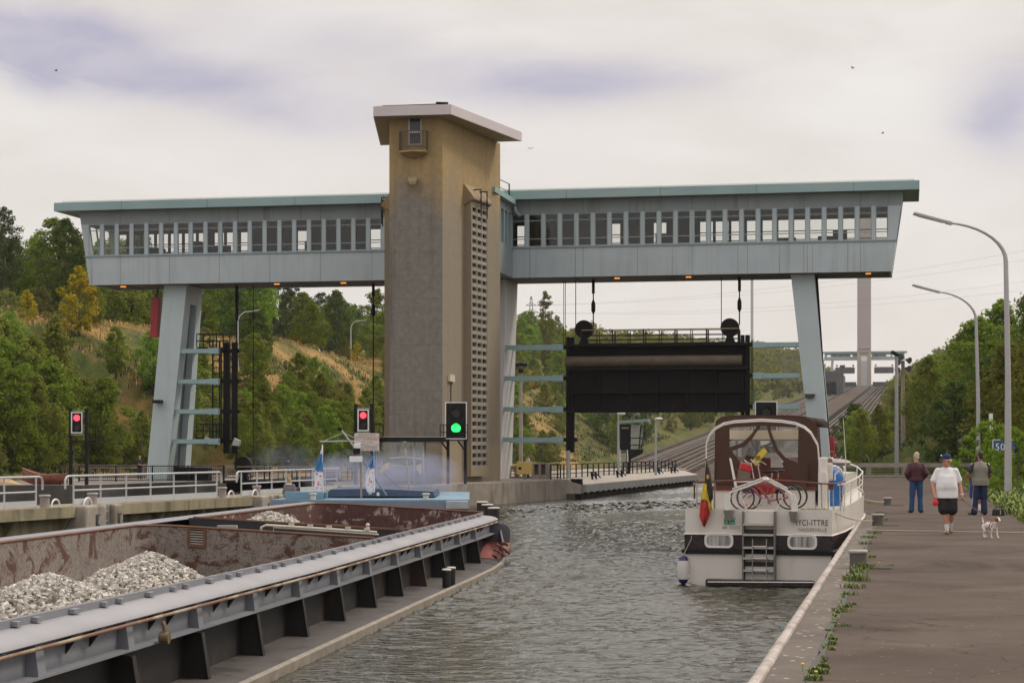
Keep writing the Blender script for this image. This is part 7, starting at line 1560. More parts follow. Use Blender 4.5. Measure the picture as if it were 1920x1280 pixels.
# man in the white shirt with the dog
pW = G(1775, 1001); s_ = 1.75
JW = stand(pelvis=(0, .0, .94), head=(0, -.03, 1.615), hipL=(.10, 0, .92), hipR=(-.10, 0, .92), wrL=(.33, -.06, .86), elL=(.28, .05, 1.12), wrR=(-.27, -.14, .86), elR=(-.30, .02, 1.12), knL=(.11, -.10, .50), anL=(.09, .16, .14), toL=(.10, .02, .035), knR=(-.06, -.10, .50), anR=(.0, -.10, .085), toR=(-.03, -.27, .03), hdR=(.15, -.25, -1), hdL=(.0, -.15, -1), cuL=.8, cuR=.8)
gW, PW, mW = person('man in white shirt, black shorts and navy cap walking the dog', pW, R(-8), 1.76, JW, dict(belly=1.32, sh=1.22, arm=1.15, leg=1.1, headk=1.2), 'red', [
    ('t_shirt', CL('white_cotton', (.74, .73, .75)), lambda q, P_: torso(q, P_, .030, -.06, .72, .036, .06)), ('shorts', CL('black_cotton', (.012, .012, .014)), lambda q, P_: legs(q, P_, .44, .042, .03, -.03)),
    ('socks', CL('white_sock', (.66, .65, .68)), socks), ('sandals', MAT('sandal_brown', (.20, .12, .06), .6), lambda q, P_: shoes(q, P_, .044)), ('hair', MAT('white_hair', (.62, .60, .57), .8), lambda q, P_: q.ell(P_['hp'](0, .058, .0), (.072, .050, .055), rot=P_['hr'])), ('cap', CL('navy_cap', (.018, .025, .085)), cap_)], head=(-48, 4))
wl = lambda v: MW[gW.name] @ mW @ Vector(v)
b = MB(); hp = PW['hp']; b.ell(hp(-.028, -.105, .105), (.022, .012, .02)); b.xf(MW[gW.name] @ mW); b.build('cap_badge', M['white'], gW, smooth=True)
b = MB()
for s in (-1, 1): b.tube([hp(s * .034 + .026 * math.cos(R(a)), -.104, .018 + .018 * math.sin(R(a))) for a in range(0, 360, 30)], .0035, 5, closed=True); b.tube([hp(s * .06, -.105, .022), hp(s * .082, .0, .02)], .003, 5)
b.tube([hp(-.01, -.11, .02), hp(.01, -.11, .02)], .003, 5); b.xf(MW[gW.name] @ mW); b.build('glasses', M['steel'], gW)
b = MB(); w = JW['wrL']; b.lathe([(.036, -.014), (.038, 0), (.036, .014)], w + Vector((0, 0, .02)), 14); b.xf(MW[gW.name] @ mW); b.build('watch', M['white'], gW, smooth=True)
b = MB(); 
for n in 'LR':
    for f in (.25, .6): a_, t_ = JW['an' + n], JW['to' + n]; c_ = (a_ + Vector((0, 0, -.03))).lerp(t_, f); b.ell(c_ + Vector((0, 0, .012)), (.05, .018, .042))
b.xf(MW[gW.name] @ mW); b.build('sandal_straps', MAT('strap_brown', (.33, .22, .13), .6), gW, smooth=True)
hR = wl(JW['wrR'] + Vector((.01, -.035, -.10))); hL = wl(JW['wrL'] + Vector((0, -.03, -.09)))
ls_ = thing('dog_leash', 'red reel and dark red leash from the man to the dog', 'leash', hR)
b = MB(); b.lathe([(.05, -.02), (.066, -.012), (.066, .012), (.05, .02)], hR + Vector((.0, -.02, -.07)), 20, axis=(.1, 1, 0)); b.tube([hR + Vector((-.03, 0, .0)), hR + Vector((-.02, 0, .045)), hR + Vector((.03, 0, .045)), hR + Vector((.045, 0, .0))], .014, 8); b.build('reel', MAT('leash_red', (.62, .02, .02), .4, var=.05), ls_, smooth=True)
# dog
pD = G(1857, 1008.5); D = thing('dog', 'small white dog with brown ears walking on a red harness', 'dog', pD, R(22)); Wd = MW[D.name]
def dq(x, y, z): return Vector((x, y, z))
b = MB(); f = 1.0
b.ell(dq(0, -.10, .255), (.075, .11, .095)); b.ell(dq(0, .06, .27), (.064, .13, .075)); b.ell(dq(0, .17, .265), (.066, .08, .08))
b.caps(dq(0, -.17, .29), dq(0, -.235, .375), .058, .048); b.ell(dq(0, -.262, .40), (.055, .062, .052)); b.caps(dq(0, -.29, .39), dq(0, -.355, .375), .034, .022); b.caps(dq(0, -.30, .372), dq(0, -.34, .362), .022, .016)
for s, ph in ((1, .05), (-1, -.04)):
    b.caps(dq(s * .045, -.14, .22), dq(s * .05, -.13 - ph * .6, .115), .032, .020); b.caps(dq(s * .05, -.13 - ph * .6, .115), dq(s * .05, -.145 - ph, .03), .019, .016); b.caps(dq(s * .05, -.145 - ph, .022), dq(s * .05, -.175 - ph, .018), .019, .016)
    b.caps(dq(s * .045, .18, .24), dq(s * .05, .145 + ph * .5, .145), .045, .028); b.caps(dq(s * .05, .145 + ph * .5, .145), dq(s * .05, .215 + ph, .09), .024, .017); b.caps(dq(s * .05, .215 + ph, .09), dq(s * .05, .195 + ph, .025), .017, .015); b.caps(dq(s * .05, .195 + ph, .02), dq(s * .05, .165 + ph, .018), .019, .016)
b.tube([dq(0, .235, .31), dq(0, .27, .36), dq(0, .285, .42), dq(0, .275, .455)], [.018, .015, .012, .008], 8)
for s in (-1, 1): b.ell(dq(s * .055, -.255, .405), (.012, .028, .036), rot=Matrix.Rotation(s * .3, 3, 'Y'))
b.v = [v * f for v in b.v]; o = fuse(b.xf(Wd).build('body', M['white'], D), .0085, 4)
M['fur'] = MAT('white_fur', (.66, .62, .58), .9, var=.08, scale=12); M['furb'] = MAT('brown_fur', (.20, .075, .025), .9, var=.2, scale=10)
o.data.materials.clear(); o.data.materials.append(M['fur']); o.data.materials.append(M['furb'])
for pg in o.data.polygons:
    c = pg.center / f; pg.material_index = 1 if (c.y < -.20 and c.z > .33 and c.y > -.335 and abs(c.x) > .012 + .02 * max(0, -.24 - c.y) * 8 and c.z > .36) or (c.y > .12 and c.y < .22 and c.z > .31) else 0
def dpart(name, mat, fn): b = MB(); fn(b); b.v = [v * f for v in b.v]; b.xf(Wd); return b.build(name, mat, D, smooth=True)
dpart('nose', M['blackp'], lambda b: b.ell(dq(0, -.378, .382), (.013, .011, .011))); dpart('eye', M['blackp'], lambda b: b.ell(dq(.034, -.30, .412), .009)); dpart('eye', M['blackp'], lambda b: b.ell(dq(-.034, -.30, .412), .009))
def harn(b):
    for y, rx, rz, z in ((-.155, .078, .085, .275), (-.06, .077, .098, .262)): b.tube([dq(rx * math.cos(R(a)), y - .03 * math.sin(R(a)), z + rz * math.sin(R(a))) for a in range(0, 360, 24)], .0075, 6, closed=True)
    b.tube([dq(0, -.17, .36), dq(0, -.09, .36)], .008, 6)
dpart('harness', MAT('harness_red', (.40, .02, .03), .6), harn)
att = Wd @ (dq(0, -.09, .365) * f); b = MB(); b.tube([hR + Vector((.03, 0, -.02))] + sag(hR + Vector((.03, 0, -.02)), hL, .02, 6) + sag(hL, att, .015, 8), .0075, 6); b.build('leash_cord', MAT('leash_dark_red', (.17, .03, .025), .6), ls_, smooth=True)
# maroon jacket, back to us
pM = G(1718, 961)
person('grey haired man in maroon jacket and blue trousers seen from behind', pM, R(176), 1.77, stand(elL=(.29, .08, 1.15), wrL=(.20, -.14, 1.0), elR=(-.29, .08, 1.15), wrR=(-.20, -.14, 1.0), anL=(.14, .02, .09), toL=(.20, -.11, .03), anR=(-.12, .02, .09), toR=(-.20, -.10, .03), knL=(.115, -.01, .5), knR=(-.11, -.01, .5)), dict(belly=1.08, sh=1.15), 'fair', [
    ('jacket', CL('maroon_cloth', (.062, .018, .024), .75), lambda q, P_: torso(q, P_, .034, .02, 1.95, .03, .02)), ('trousers', CL('blue_denim', (.022, .062, .16)), lambda q, P_: legs(q, P_, 1.0, .022, .012)), ('shoe', MAT('dark_shoe', (.015, .013, .012), .5), shoes), ('hair', MAT('grey_blond_hair', (.46, .40, .32), .8, var=.2, scale=20), hair_short)], head=(20, 0))
# grey vest
pV = G(1838, 965)
person('man in grey vest and navy track trousers standing with his back turned', pV, R(172), 1.80, stand(elL=(.34, .10, 1.17), wrL=(.42, -.02, .96), elR=(-.28, .02, 1.15), wrR=(-.24, -.16, 1.02), anL=(.17, .05, .09), toL=(.30, -.08, .03), knL=(.13, .01, .5), hdL=(.25, -.1, -1), cuL=.2), dict(belly=1.12, sh=1.2), 'tan', [
    ('shirt', CL('black_white_shirt', (.02, .02, .025)), lambda q, P_: torso(q, P_, .018, .02, .75, .03)), ('vest', CL('grey_vest', (.22, .205, .18)), lambda q, P_: torso(q, P_, .042, -.04, 0, 0, .06)), ('trousers', CL('navy_trousers', (.012, .022, .065)), lambda q, P_: legs(q, P_, 1.0, .03, .02)), ('shoe', MAT('brown_shoe', (.10, .06, .04), .6), shoes), ('hair', MAT('black_hair', (.012, .010, .010), .6), hair_short)], head=(15, 0), face=False)
b = MB(); gV = bpy.data.objects['person.002']; q = MW[gV.name] @ Matrix.Scale(1.80 / 1.75, 4)
for sx_ in (1, -1): b.ell((sx_ * .205, .0, 1.402), (.050, .066, .046))
b.xf(q).build('shoulder_patch', M['white'], gV, smooth=True)
b = MB(); b.tube([(.168, .06, .92), (.205, .06, .5), (.24, .075, .14)], [.016, .014, .016], 6); b.xf(q).build('trouser_stripe', MAT('stripe_pale', (.35, .42, .6), .7), gV)
# partly hidden companion behind him
pC = G(1836, 958.5); pC.x -= .05
person('person in blue shorts and white socks half hidden behind the grey vest', pC, R(165), 1.70, stand(anR=(-.05, .0, .09), wrL=(.24, -.12, .9)), dict(belly=1.05), 'tan', [
    ('shirt', CL('pale_shirt', (.25, .25, .27)), lambda q, P_: torso(q, P_, .02, .0, .7, .02)), ('shorts', CL('blue_shorts', (.02, .05, .14)), lambda q, P_: legs(q, P_, .48, .05, .05)), ('socks', M['white'], socks), ('shoe', MAT('pale_shoe', (.5, .48, .45), .6), shoes), ('hair', MAT('brown_hair', (.05, .03, .02), .7), hair_short)], face=False)
# green shirt beyond the yacht, sitter by the yellow box, leaning man, deckhand
pG_ = Vector((12.88, 79.5, 0)); person('person in olive green shirt seen from behind beyond the yacht', pG_, R(180), 1.78, stand(), dict(belly=1.1, sh=1.1), 'red', [
    ('shirt', CL('olive_green_shirt', (.23, .25, .035)), lambda q, P_: torso(q, P_, .03, .0, .9, .03)), ('trousers', CL('dark_trousers', (.03, .03, .035)), lambda q, P_: legs(q, P_)), ('shoe', M['blackp'], shoes), ('hair', MAT('red_brown_hair', (.10, .04, .02), .7), hair_short)], face=False, vox=.014)
k = 134.5 / F; pB = Vector(((990 - 960) * k, 134.5, PZ)); person('person in white shirt leaning beside the yellow box', pB, R(-70), 1.62, stand(wrL=(.2, -.25, 1.0), wrR=(-.2, -.25, 1.0)), dict(belly=1.05), 'red', [
    ('shirt', CL('white_shirt', (.70, .70, .72)), lambda q, P_: torso(q, P_, .025, .0, 1.3, .025)), ('trousers', CL('dark_trousers', (.03, .03, .035)), lambda q, P_: legs(q, P_)), ('shoe', M['blackp'], shoes), ('hair', MAT('brown_hair', (.08, .045, .03), .7), hair_short)], head=(10, 12), vox=.014)
pL = C(T0 - 36, 14.4, LZ); k = 145.5 / F; pL = Vector(((262 - 960) * k, 145.5, LZ)); person('person in dark shirt and pale cap resting arms on the left balustrade', pL, R(35), 1.66, stand(elL=(.30, -.12, 1.12), wrL=(.42, -.38, 1.03), elR=(-.18, -.2, 1.14), wrR=(.1, -.45, 1.04)), dict(), 'fair', [
    ('shirt', CL('dark_shirt', (.015, .016, .022)), lambda q, P_: torso(q, P_, .025, .0, .7, .025)), ('trousers', CL('dark_trousers', (.03, .03, .035)), lambda q, P_: legs(q, P_)), ('shoe', M['blackp'], shoes), ('cap', CL('beige_cap', (.42, .33, .22)), cap_)], vox=.014)
k = (YB + .5) / F; pH = Vector(((542 - 960) * k, YB + .6, zd)); person('fair haired person in grey hooded jacket sitting on the blue vessel', pH, R(150), 1.62, stand(pelvis=(0, .05, .12), chest=(0, .0, .36), neck=(0, -.01, .52), head=(0, -.03, .655), shL=(.18, 0, .49), elL=(.24, .0, .25), wrL=(.16, -.20, .24), shR=(-.18, 0, .49), elR=(-.24, .0, .25), wrR=(-.16, -.20, .24), hipL=(.1, 0, .10), knL=(.14, -.36, .38), anL=(.12, -.42, .09), toL=(.12, -.56, .04), hipR=(-.1, 0, .10), knR=(-.14, -.36, .38), anR=(-.12, -.42, .09), toR=(-.12, -.56, .04)), dict(), 'fair', [
    ('jacket', CL('grey_hoodie', (.17, .155, .155)), lambda q, P_: torso(q, P_, .045, -.0, 1.9, .035)), ('trousers', CL('dark_trousers', (.03, .03, .035)), lambda q, P_: legs(q, P_)), ('shoe', M['blackp'], shoes), ('hair', MAT('fair_hair', (.36, .24, .13), .7, var=.2, scale=20), lambda q, P_: (hair_short(q, P_), q.ell(P_['hp'](0, .05, -.03), (.085, .07, .10)))), ('hood', CL('hood_pale', (.50, .47, .46)), lambda q, P_: q.ell(P_['J']['neck'] + Vector((0, .04, .02)), (.13, .12, .055)))], face=False, vox=.013)
# black bag by the verge
pS = G(1872, 966); k = pS.y / F
sb = thing('shoulder_bag', 'black shoulder bag standing on the path beside the grass', 'bag', pS)
b = MB(); b.hexa([pS + Vector((x * k, y, z)) for z, w in ((0, 11.5), (.19, 9.5)) for x, y in ((-w, -.1), (w, -.1), (w, .1), (-w, .1))]); b.build('body', MAT('black_nylon', (.013, .014, .017), .6, var=.2), sb, bevel=.035)
b = MB(); b.tube([pS + Vector((.13, 0, .18)), pS + Vector((.19, -.05, .17)), pS + Vector((.22, -.08, .02))], .016, 6); b.tube([pS + Vector((-.11, 0, .19)), pS + Vector((-.06, 0, .235)), pS + Vector((.07, 0, .235)), pS + Vector((.12, 0, .19))], .012, 6); b.build('strap', M['blackp'], sb)
b = MB(); b.hexa([pS + Vector((x, y, z)) for z in (.03, .15) for x, y in ((.02, -.112), (.045, -.112), (.045, -.10), (.02, -.10))]); b.build('trim', M['galv'], sb)
# ================================================================ vegetation
def leafmat(name, c0, c1, c2):
    m, t, b = newmat(name); gi = t.n('ShaderNodeNewGeometry'); oi = t.n('ShaderNodeObjectInfo'); nz = t.noise(t.co((.55, .55, .55)), 1.0, 3, .6)
    c = t.mix(gi.outputs['Random Per Island'], c0, c1); c = t.mix(t.math('MULTIPLY', t.ramp(nz, .40, .66), .6), c, c2)
    hs = t.n('ShaderNodeHueSaturation'); t.l(c, hs.inputs['Color']); t.l(t.math('MULTIPLY_ADD', oi.outputs['Random'], .040, .462), hs.inputs['Hue']); t.l(t.math('MULTIPLY_ADD', oi.outputs['Random'], .75, .78), hs.inputs['Value'])
    t.t.nodes.remove(b); df = t.n('ShaderNodeBsdfDiffuse'); tr = t.n('ShaderNodeBsdfTranslucent'); mx = t.n('ShaderNodeMixShader'); mx.inputs[0].default_value = .4
    t.l(hs.outputs[0], df.inputs[0]); t.l(hs.outputs[0], tr.inputs[0]); t.l(df.outputs[0], mx.inputs[1]); t.l(tr.outputs[0], mx.inputs[2]); t.l(mx.outputs[0], t.t.nodes['Material Output'].inputs[0]); return m
LM = dict(birch=leafmat('leaf_birch', (0.088, 0.121, 0.021), (0.177, 0.218, 0.041), (0.234, 0.255, 0.057)), fresh=leafmat('leaf_fresh', (0.071, 0.131, 0.016), (0.170, 0.262, 0.034), (0.213, 0.304, 0.048)), dark=leafmat('leaf_dark', (0.035, 0.069, 0.018), (0.088, 0.138, 0.032), (0.106, 0.159, 0.039)),
          shrub=leafmat('leaf_shrub', (0.099, 0.124, 0.034), (0.185, 0.207, 0.063), (0.227, 0.228, 0.081)), yellow=leafmat('leaf_yellow', (0.156, 0.152, 0.014), (0.341, 0.290, 0.025), (0.398, 0.304, 0.029)), pine=leafmat('leaf_pine', (0.028, 0.052, 0.018), (0.068, 0.099, 0.034), (0.085, 0.113, 0.039)))
M['bark'] = MAT('bark', (.10, .085, .07), .9, var=.3, scale=3); M['birchbark'] = MAT('birch_bark', (.30, .28, .25), .9, var=.4, scale=4)
def crown_mesh(kind, seed, H, Rr, base, ncl, nlf, leaf, shape, droop=0.0):
    rnd = random.Random(seed); vs = []; fs = []; tips = []
    for c in range(ncl):
        f = (c + rnd.random()) / ncl; h = base + (H - base) * f
        rr = Rr * shape(f); a = c * 2.39996 + rnd.uniform(-.5, .5); q = rr * (rnd.uniform(.12, 1.0) ** .6) * .92 * (1 + .22 * math.sin(a * 2 + seed))
        cc = Vector((q * math.cos(a), q * math.sin(a), h + rnd.uniform(-.03, .03) * H)); tips.append(cc); cr = (.13 + .07 * rnd.random()) * (Rr * .6 + H * .12) * 1.5 * (.65 + .5 * shape(f)); st = rnd.uniform(.55, .9)
        for _ in range(int(nlf * 1.15)):
            d = Vector((rnd.gauss(0, 1), rnd.gauss(0, 1), rnd.gauss(0, 1))); d = d.normalized() * cr * rnd.random() ** .45
            p = cc + Vector((d.x, d.y, d.z * st - droop * rnd.random() * cr * 1.6)); n = (d.normalized() * .8 + Vector((rnd.gauss(0, .5), rnd.gauss(0, .5), rnd.gauss(.5, .5)))).normalized()
            u = n.orthogonal().normalized(); u = (Matrix.Rotation(rnd.uniform(0, 6.28), 3, n) @ u); v = n.cross(u); s = leaf * rnd.uniform(.55, 1.25); w = s * rnd.uniform(.45, .8); k = len(vs)
            vs += [p - u * s * .5, p - v * w * .5, p + u * s * .5, p + v * w * .5]; fs.append((k, k + 1, k + 2, k + 3))
    me = bpy.data.meshes.new('crown'); me.from_pydata([tuple(v) for v in vs], [], fs); me.materials.append(LM[kind]); return me, tips
def trunk_mesh(tips, H, base, r, seed, mat):
    rnd = random.Random(seed); b = MB(); lean = Vector((rnd.uniform(-.03, .03) * H, rnd.uniform(-.03, .03) * H, 0))
    b.tube([Vector((0, 0, -.6)), Vector((0, 0, H * .15)), lean * .5 + Vector((0, 0, H * .45)), lean + Vector((0, 0, H * .8))], [r * 1.25, r, r * .65, r * .2], 8)
    for tp in tips[::max(1, len(tips) // 9)][:9]:
        z = max(.12 * H, tp.z * .72); z0 = Vector((0, 0, z)) + lean * (z / H); mid = z0.lerp(tp, .55) + Vector((0, 0, .03 * H)); b.tube([z0, mid, tp], [r * .38, r * .24, r * .07], 5)
    me = bpy.data.meshes.new('trunk'); me.from_pydata([tuple(v) for v in b.v], [], b.f); me.polygons.foreach_set('use_smooth', [True] * len(me.polygons)); me.materials.append(mat); return me
egg = lambda f: max(.08, math.sin(math.pi * (f * .86 + .14)) ** .75); cone = lambda f: max(.06, (1 - f) ** .8); tall = lambda f: max(.1, math.sin(math.pi * (f * .9 + .1)) ** .5); dome = lambda f: max(.1, (1 - f ** 2.2) ** .5)
spec = dict(birch=[('birch', s, 9.5, 2.3, .5, 84, 74, .28, egg, .7, .12, 'birchbark') for s in (1, 2, 3)], fresh=[('fresh', s, 11, 3.4, 1.2, 84, 80, .34, egg, .1, .2, 'bark') for s in (4, 5)], dark=[('dark', s, 12, 3.8, 1.4, 84, 80, .38, egg, .1, .24, 'bark') for s in (6, 7)],
            shrub=[('shrub', s, 4.2, 2.3, .2, 40, 80, .24, dome, .2, .08, 'bark') for s in (8, 9)], yellow=[('yellow', 10, 5.2, 1.9, .4, 42, 75, .26, egg, .2, .09, 'bark')], pine=[('pine', s, 13, 3.0, 3.0, 60, 85, .32, tall, .0, .22, 'bark') for s in (11, 12)], poplar=[('birch', 13, 15, 1.5, 1.2, 60, 70, .34, tall, .0, .2, 'bark')], bush=[('fresh', s, 3.2, 1.9, .1, 44, 95, .15, dome, .1, .06, 'bark') for s in (14, 15)])
PRO = {}
for kd, lst in spec.items():
    PRO[kd] = []
    for (mk, sd_, H, Rr, bs_, nc, nl, lf, shp, dr, tr, bk) in lst:
        cm, tips = crown_mesh(mk, sd_, H, Rr, bs_, nc, nl, lf, shp, dr); PRO[kd].append((cm, trunk_mesh(tips, H, bs_, tr, sd_, M[bk]), H))
NM = dict(birch='birch_tree', fresh='broadleaf_tree', dark='broadleaf_tree', shrub='shrub', yellow='shrub', pine='pine_tree', poplar='poplar_tree', bush='bush')
CT = dict(birch='tree', fresh='tree', dark='tree', shrub='shrub', yellow='shrub', pine='tree', poplar='tree', bush='bush')
TCOUNT = 0
def plant(kd, p, H, label, group, rnd, wide=1.0):
    global TCOUNT
    cm, tm, H0 = PRO[kd][rnd.randrange(len(PRO[kd]))]; s = H / H0; g = bpy.data.objects.new(NM[kd], None); COL.objects.link(g); g.location = p; g.rotation_euler = (0, 0, rnd.uniform(0, 6.28)); w = s * wide * rnd.uniform(.9, 1.12); g.scale = (w, w, s)
    for nm, me in (('crown', cm), ('trunk', tm)): o = bpy.data.objects.new(nm, me); COL.objects.link(o); o.parent = g
    tag(g, label, CT[kd], group); TCOUNT += 1; return g
def inview(p, mx=70):
    if p.y < 20: return False
    return -mx < 960 + F * p.x / p.y < 1920 + mx
rnd = random.Random(77); placed = []
def free(p, d):
    for q in placed:
        if (q - p).length_squared < d * d: return False
    placed.append(p); return True
MIX_ = 0
LB = dict(foot_birch='slender olive green birch in the thicket at the foot of the left slope', foot_shrub='grey green shrub in the thicket at the foot of the left slope', foot_fresh='fresh green young tree in the thicket at the foot of the left slope',
          mid_birch='lone light birch on the dry grass of the left slope', mid_shrub='olive shrub on the dry grass of the left slope', mid_yellow='yellow leaved shrub on the dry grass of the left slope', top_fresh='bright green tree on the crest of the left hill', top_dark='dark broad tree on the crest of the left hill', top_pine='dark pine on the crest of the left hill',
          cen_birch='olive birch on the bank beyond the raised gate', cen_fresh='fresh green tree on the bank beyond the raised gate', cen_dark='dark green tree on the bank beyond the raised gate', right_birch='light green birch in the wood on the right bank', right_fresh='fresh green tree in the wood on the right bank', right_dark='dark tree in the wood on the right bank', right_shrub='low shrub at the edge of the wood on the right bank', right_bush='leafy bush beside the lamp posts right of the towpath')
def put(key, t_, s_, H, d, wide=1.0, dz=-.2):
    p = C(t_, s_, ter(t_, s_) + dz)
    if not inview(p) or not free(Vector((p.x, p.y, 0)), d): return
    return plant(key.split('_')[1], p, H, LB[key], 'trees and shrubs, ' + {'foot': 'foot of left slope', 'mid': 'dry left slope', 'top': 'left hill crest', 'cen': 'bank beyond the gate', 'right': 'right bank'}[key.split('_')[0]], rnd, wide)
def onpx(kd, px, s_, k, H, label, wide=1.0):   # a single tree standing at lateral distance k left of the axis
    t_ = T0 - k; return plant(kd, C(t_, s_, ter(t_, s_) - .2), H, label, None, rnd, wide)
# notable single trees
onpx('yellow', 0, 36, 44, 6.0, 'bright yellow shrub on the slope left of the left gantry leg'); onpx('fresh', 0, 150, 43, 13.5, 'big bright green tree standing on the dry slope left of the tower', 1.05)
onpx('birch', 0, 22, 40, 10.0, 'tall slender birch between the yellow shrub and the left signal')
p = C(T0 - 50, 300, ter(T0 - 50, 300)); plant('poplar', p, 19, 'tall narrow poplar above the trees behind the raised gate', None, rnd)
p = C(38, 44, ter(38, 44)); plant('dark', p, 13.5, 'tall dark tree rising above the wood at the right edge', None, rnd, .8)
for t_, s_, H_ in ((33, 22, 9.5), (36.5, 30, 10.5), (34, 52, 10), (31, 70, 9), (38, 66, 11), (34.5, 92, 10), (30.5, 112, 9), (37, 18, 10), (41, 34, 11)): plant('birch' if s_ % 4 else 'fresh', C(t_, s_, ter(t_, s_) - .2), H_, 'tall light green tree in the front rank of the right bank wood', 'front rank of the right bank wood', rnd, 1.2)
# left: thicket at the foot
for _ in range(2600):
    s_ = -12 + 190 * rnd.random() ** 1.3; k = rnd.uniform(25.5, 37) if s_ > 31 else rnd.uniform(34.5, 47)
    if s_ < -10 and k < 62: continue
    if 40 < k and s_ > 60: continue
    r = rnd.random(); key = 'foot_birch' if r < .36 else ('foot_fresh' if r < .78 else 'foot_shrub')
    put(key, T0 - k, s_, rnd.uniform(4.2, 6.6) + (2.2 if s_ < 25 else 0) if key != 'foot_shrub' else rnd.uniform(2.6, 4), 2.1 + .006 * s_, 1.22 if key != 'foot_fresh' else 1.0)
    if TCOUNT > 150: break
# left: dry middle slope, sparse
for _ in range(300):
    s_ = 0 + 260 * rnd.random(); k = rnd.uniform(42, 56); n_ = mnoise.noise((k * .1, s_ * .035, 7))
    if n_ < .05: continue
    r = rnd.random(); put('mid_birch' if r < .4 else ('mid_shrub' if r < .8 else 'mid_yellow'), T0 - k, s_, rnd.uniform(3.4, 6.5) if r < .4 else rnd.uniform(2.2, 4.2), 4.0)
    if TCOUNT > 184: break
# left: crest
for _ in range(1600):
    s_ = -5 + 420 * rnd.random() ** 1.25; k = rnd.uniform(60, 86); r = rnd.random()
    key = 'top_fresh' if r < .45 else ('top_dark' if r < .8 else 'top_pine'); put(key, T0 - k, s_, rnd.uniform(9.5, 13.5) * (1.12 if s_ < 60 else .92), 3.7 + .007 * s_)
    if TCOUNT > 262: break
# beyond the gate: left bank of the ramp
for _ in range(1800):
    s_ = 60 + 540 * rnd.random() ** 1.4; k = 25 + 34 * rnd.random() ** 1.5; r = rnd.random()
    key = 'cen_birch' if r < .5 else ('cen_fresh' if r < .78 else 'cen_dark'); put(key, T0 - k, s_, rnd.uniform(5.5, 9.5) + (1.5 if k > 45 else 0), 3.4 + .006 * s_, 1.15)
    if TCOUNT > 330: break
# right bank
for _ in range(2200):
    s_ = 8 + 560 * rnd.random() ** 1.6; k = 22.5 + 26 * rnd.random() ** 1.3
    if s_ < 40 and k < 24.5: continue
    r = rnd.random(); key = 'right_birch' if r < .5 else ('right_fresh' if r < .75 else 'right_dark'); put(key, T0 + k, s_, rnd.uniform(6, 9.5) * (1 if k > 27 else .7), 2.8 + .007 * s_, 1.12)
    if TCOUNT > 430: break
for _ in range(700):
    s_ = -62 + 74 * rnd.random(); k = 34.6 + 11 * rnd.random(); r = rnd.random(); bu = r < (.8 if k < 37.5 else .25)
    put('right_bush' if bu else ('right_fresh' if r < .6 else 'right_birch'), T0 + k, s_, rnd.uniform(2.2, 3.8) if bu else rnd.uniform(5.5, 8.5), 1.7, 1.05)
    if TCOUNT > 500: break
for x_, Y_, H_, lb in ((1908, 80.5, 2.6, 'leafy bush partly covering the right of the blue 50 sign'), (1868, 81.5, 1.75, 'low leafy bush covering the lower edge of the blue 50 sign'), (1850, 88, 3.0, 'leafy bush left of the blue 50 sign')):
    q_ = P(x_, HZ, Y_); q_.z = .1; plant('bush', q_, H_, lb, None, rnd, .8)
# distant woods that read as one mass
def wood(label, gen, n, lf, mk, seed):
    rnd = random.Random(seed); vs = []; fs = []
    for _ in range(n):
        c, H = gen(rnd)
        if not inview(c, 120): continue
        for k in range(9):
            cc = c + Vector((rnd.gauss(0, .22) * H, rnd.gauss(0, .22) * H, H * (.25 + .7 * rnd.random()))); cr = H * .22
            for _ in range(16):
                d = Vector((rnd.gauss(0, 1), rnd.gauss(0, 1), rnd.gauss(0, 1))).normalized() * cr * rnd.random() ** .4; p = cc + d; nn = (d.normalized() + Vector((rnd.gauss(0, .5), rnd.gauss(0, .5), .5))).normalized(); u = nn.orthogonal().normalized(); v = nn.cross(u); s = lf * rnd.uniform(.6, 1.3); i = len(vs)
                vs += [p - u * s, p - v * s * .7, p + u * s, p + v * s * .7]; fs.append((i, i + 1, i + 2, i + 3))
    me = bpy.data.meshes.new('wood'); me.from_pydata([tuple(v) for v in vs], [], fs); me.materials.append(LM[mk]); o = bpy.data.objects.new('wood', me); COL.objects.link(o); tag(o, label, 'wood', kind='stuff')
def gl(r): s_ = 380 + 1050 * r.random(); t_ = T0 - 25.5 - 75 * r.random() ** 1.1; return C(t_, s_, ter(t_, s_) - .5), r.uniform(6.5, 11)
def gr(r): s_ = 330 + 1100 * r.random(); t_ = T0 + 23.5 + 40 * r.random() ** 1.1; return C(t_, s_, ter(t_, s_) - .5), r.uniform(6, 9.5)
def gt(r): s_ = 60 + 420 * r.random(); t_ = T0 - 84 - 26 * r.random(); return C(t_, s_, ter(t_, s_) - .5), r.uniform(8, 11)
def gu(r): s_ = 0 + 360 * r.random(); t_ = T0 + 40 + 22 * r.random(); return C(t_, s_, ter(t_, s_) - .5), r.uniform(6.5, 9.5)
wood('distant wood along the far left bank of the ramp', gl, 620, .85, 'birch', 1); put_ = 0
wood('distant wood along the far right bank of the ramp', gr, 460, .8, 'birch', 2); wood('dark wood behind the crest of the left hill', gt, 170, .55, 'dark', 3); wood('green wood filling the upper right slope', gu, 170, .45, 'birch', 4)
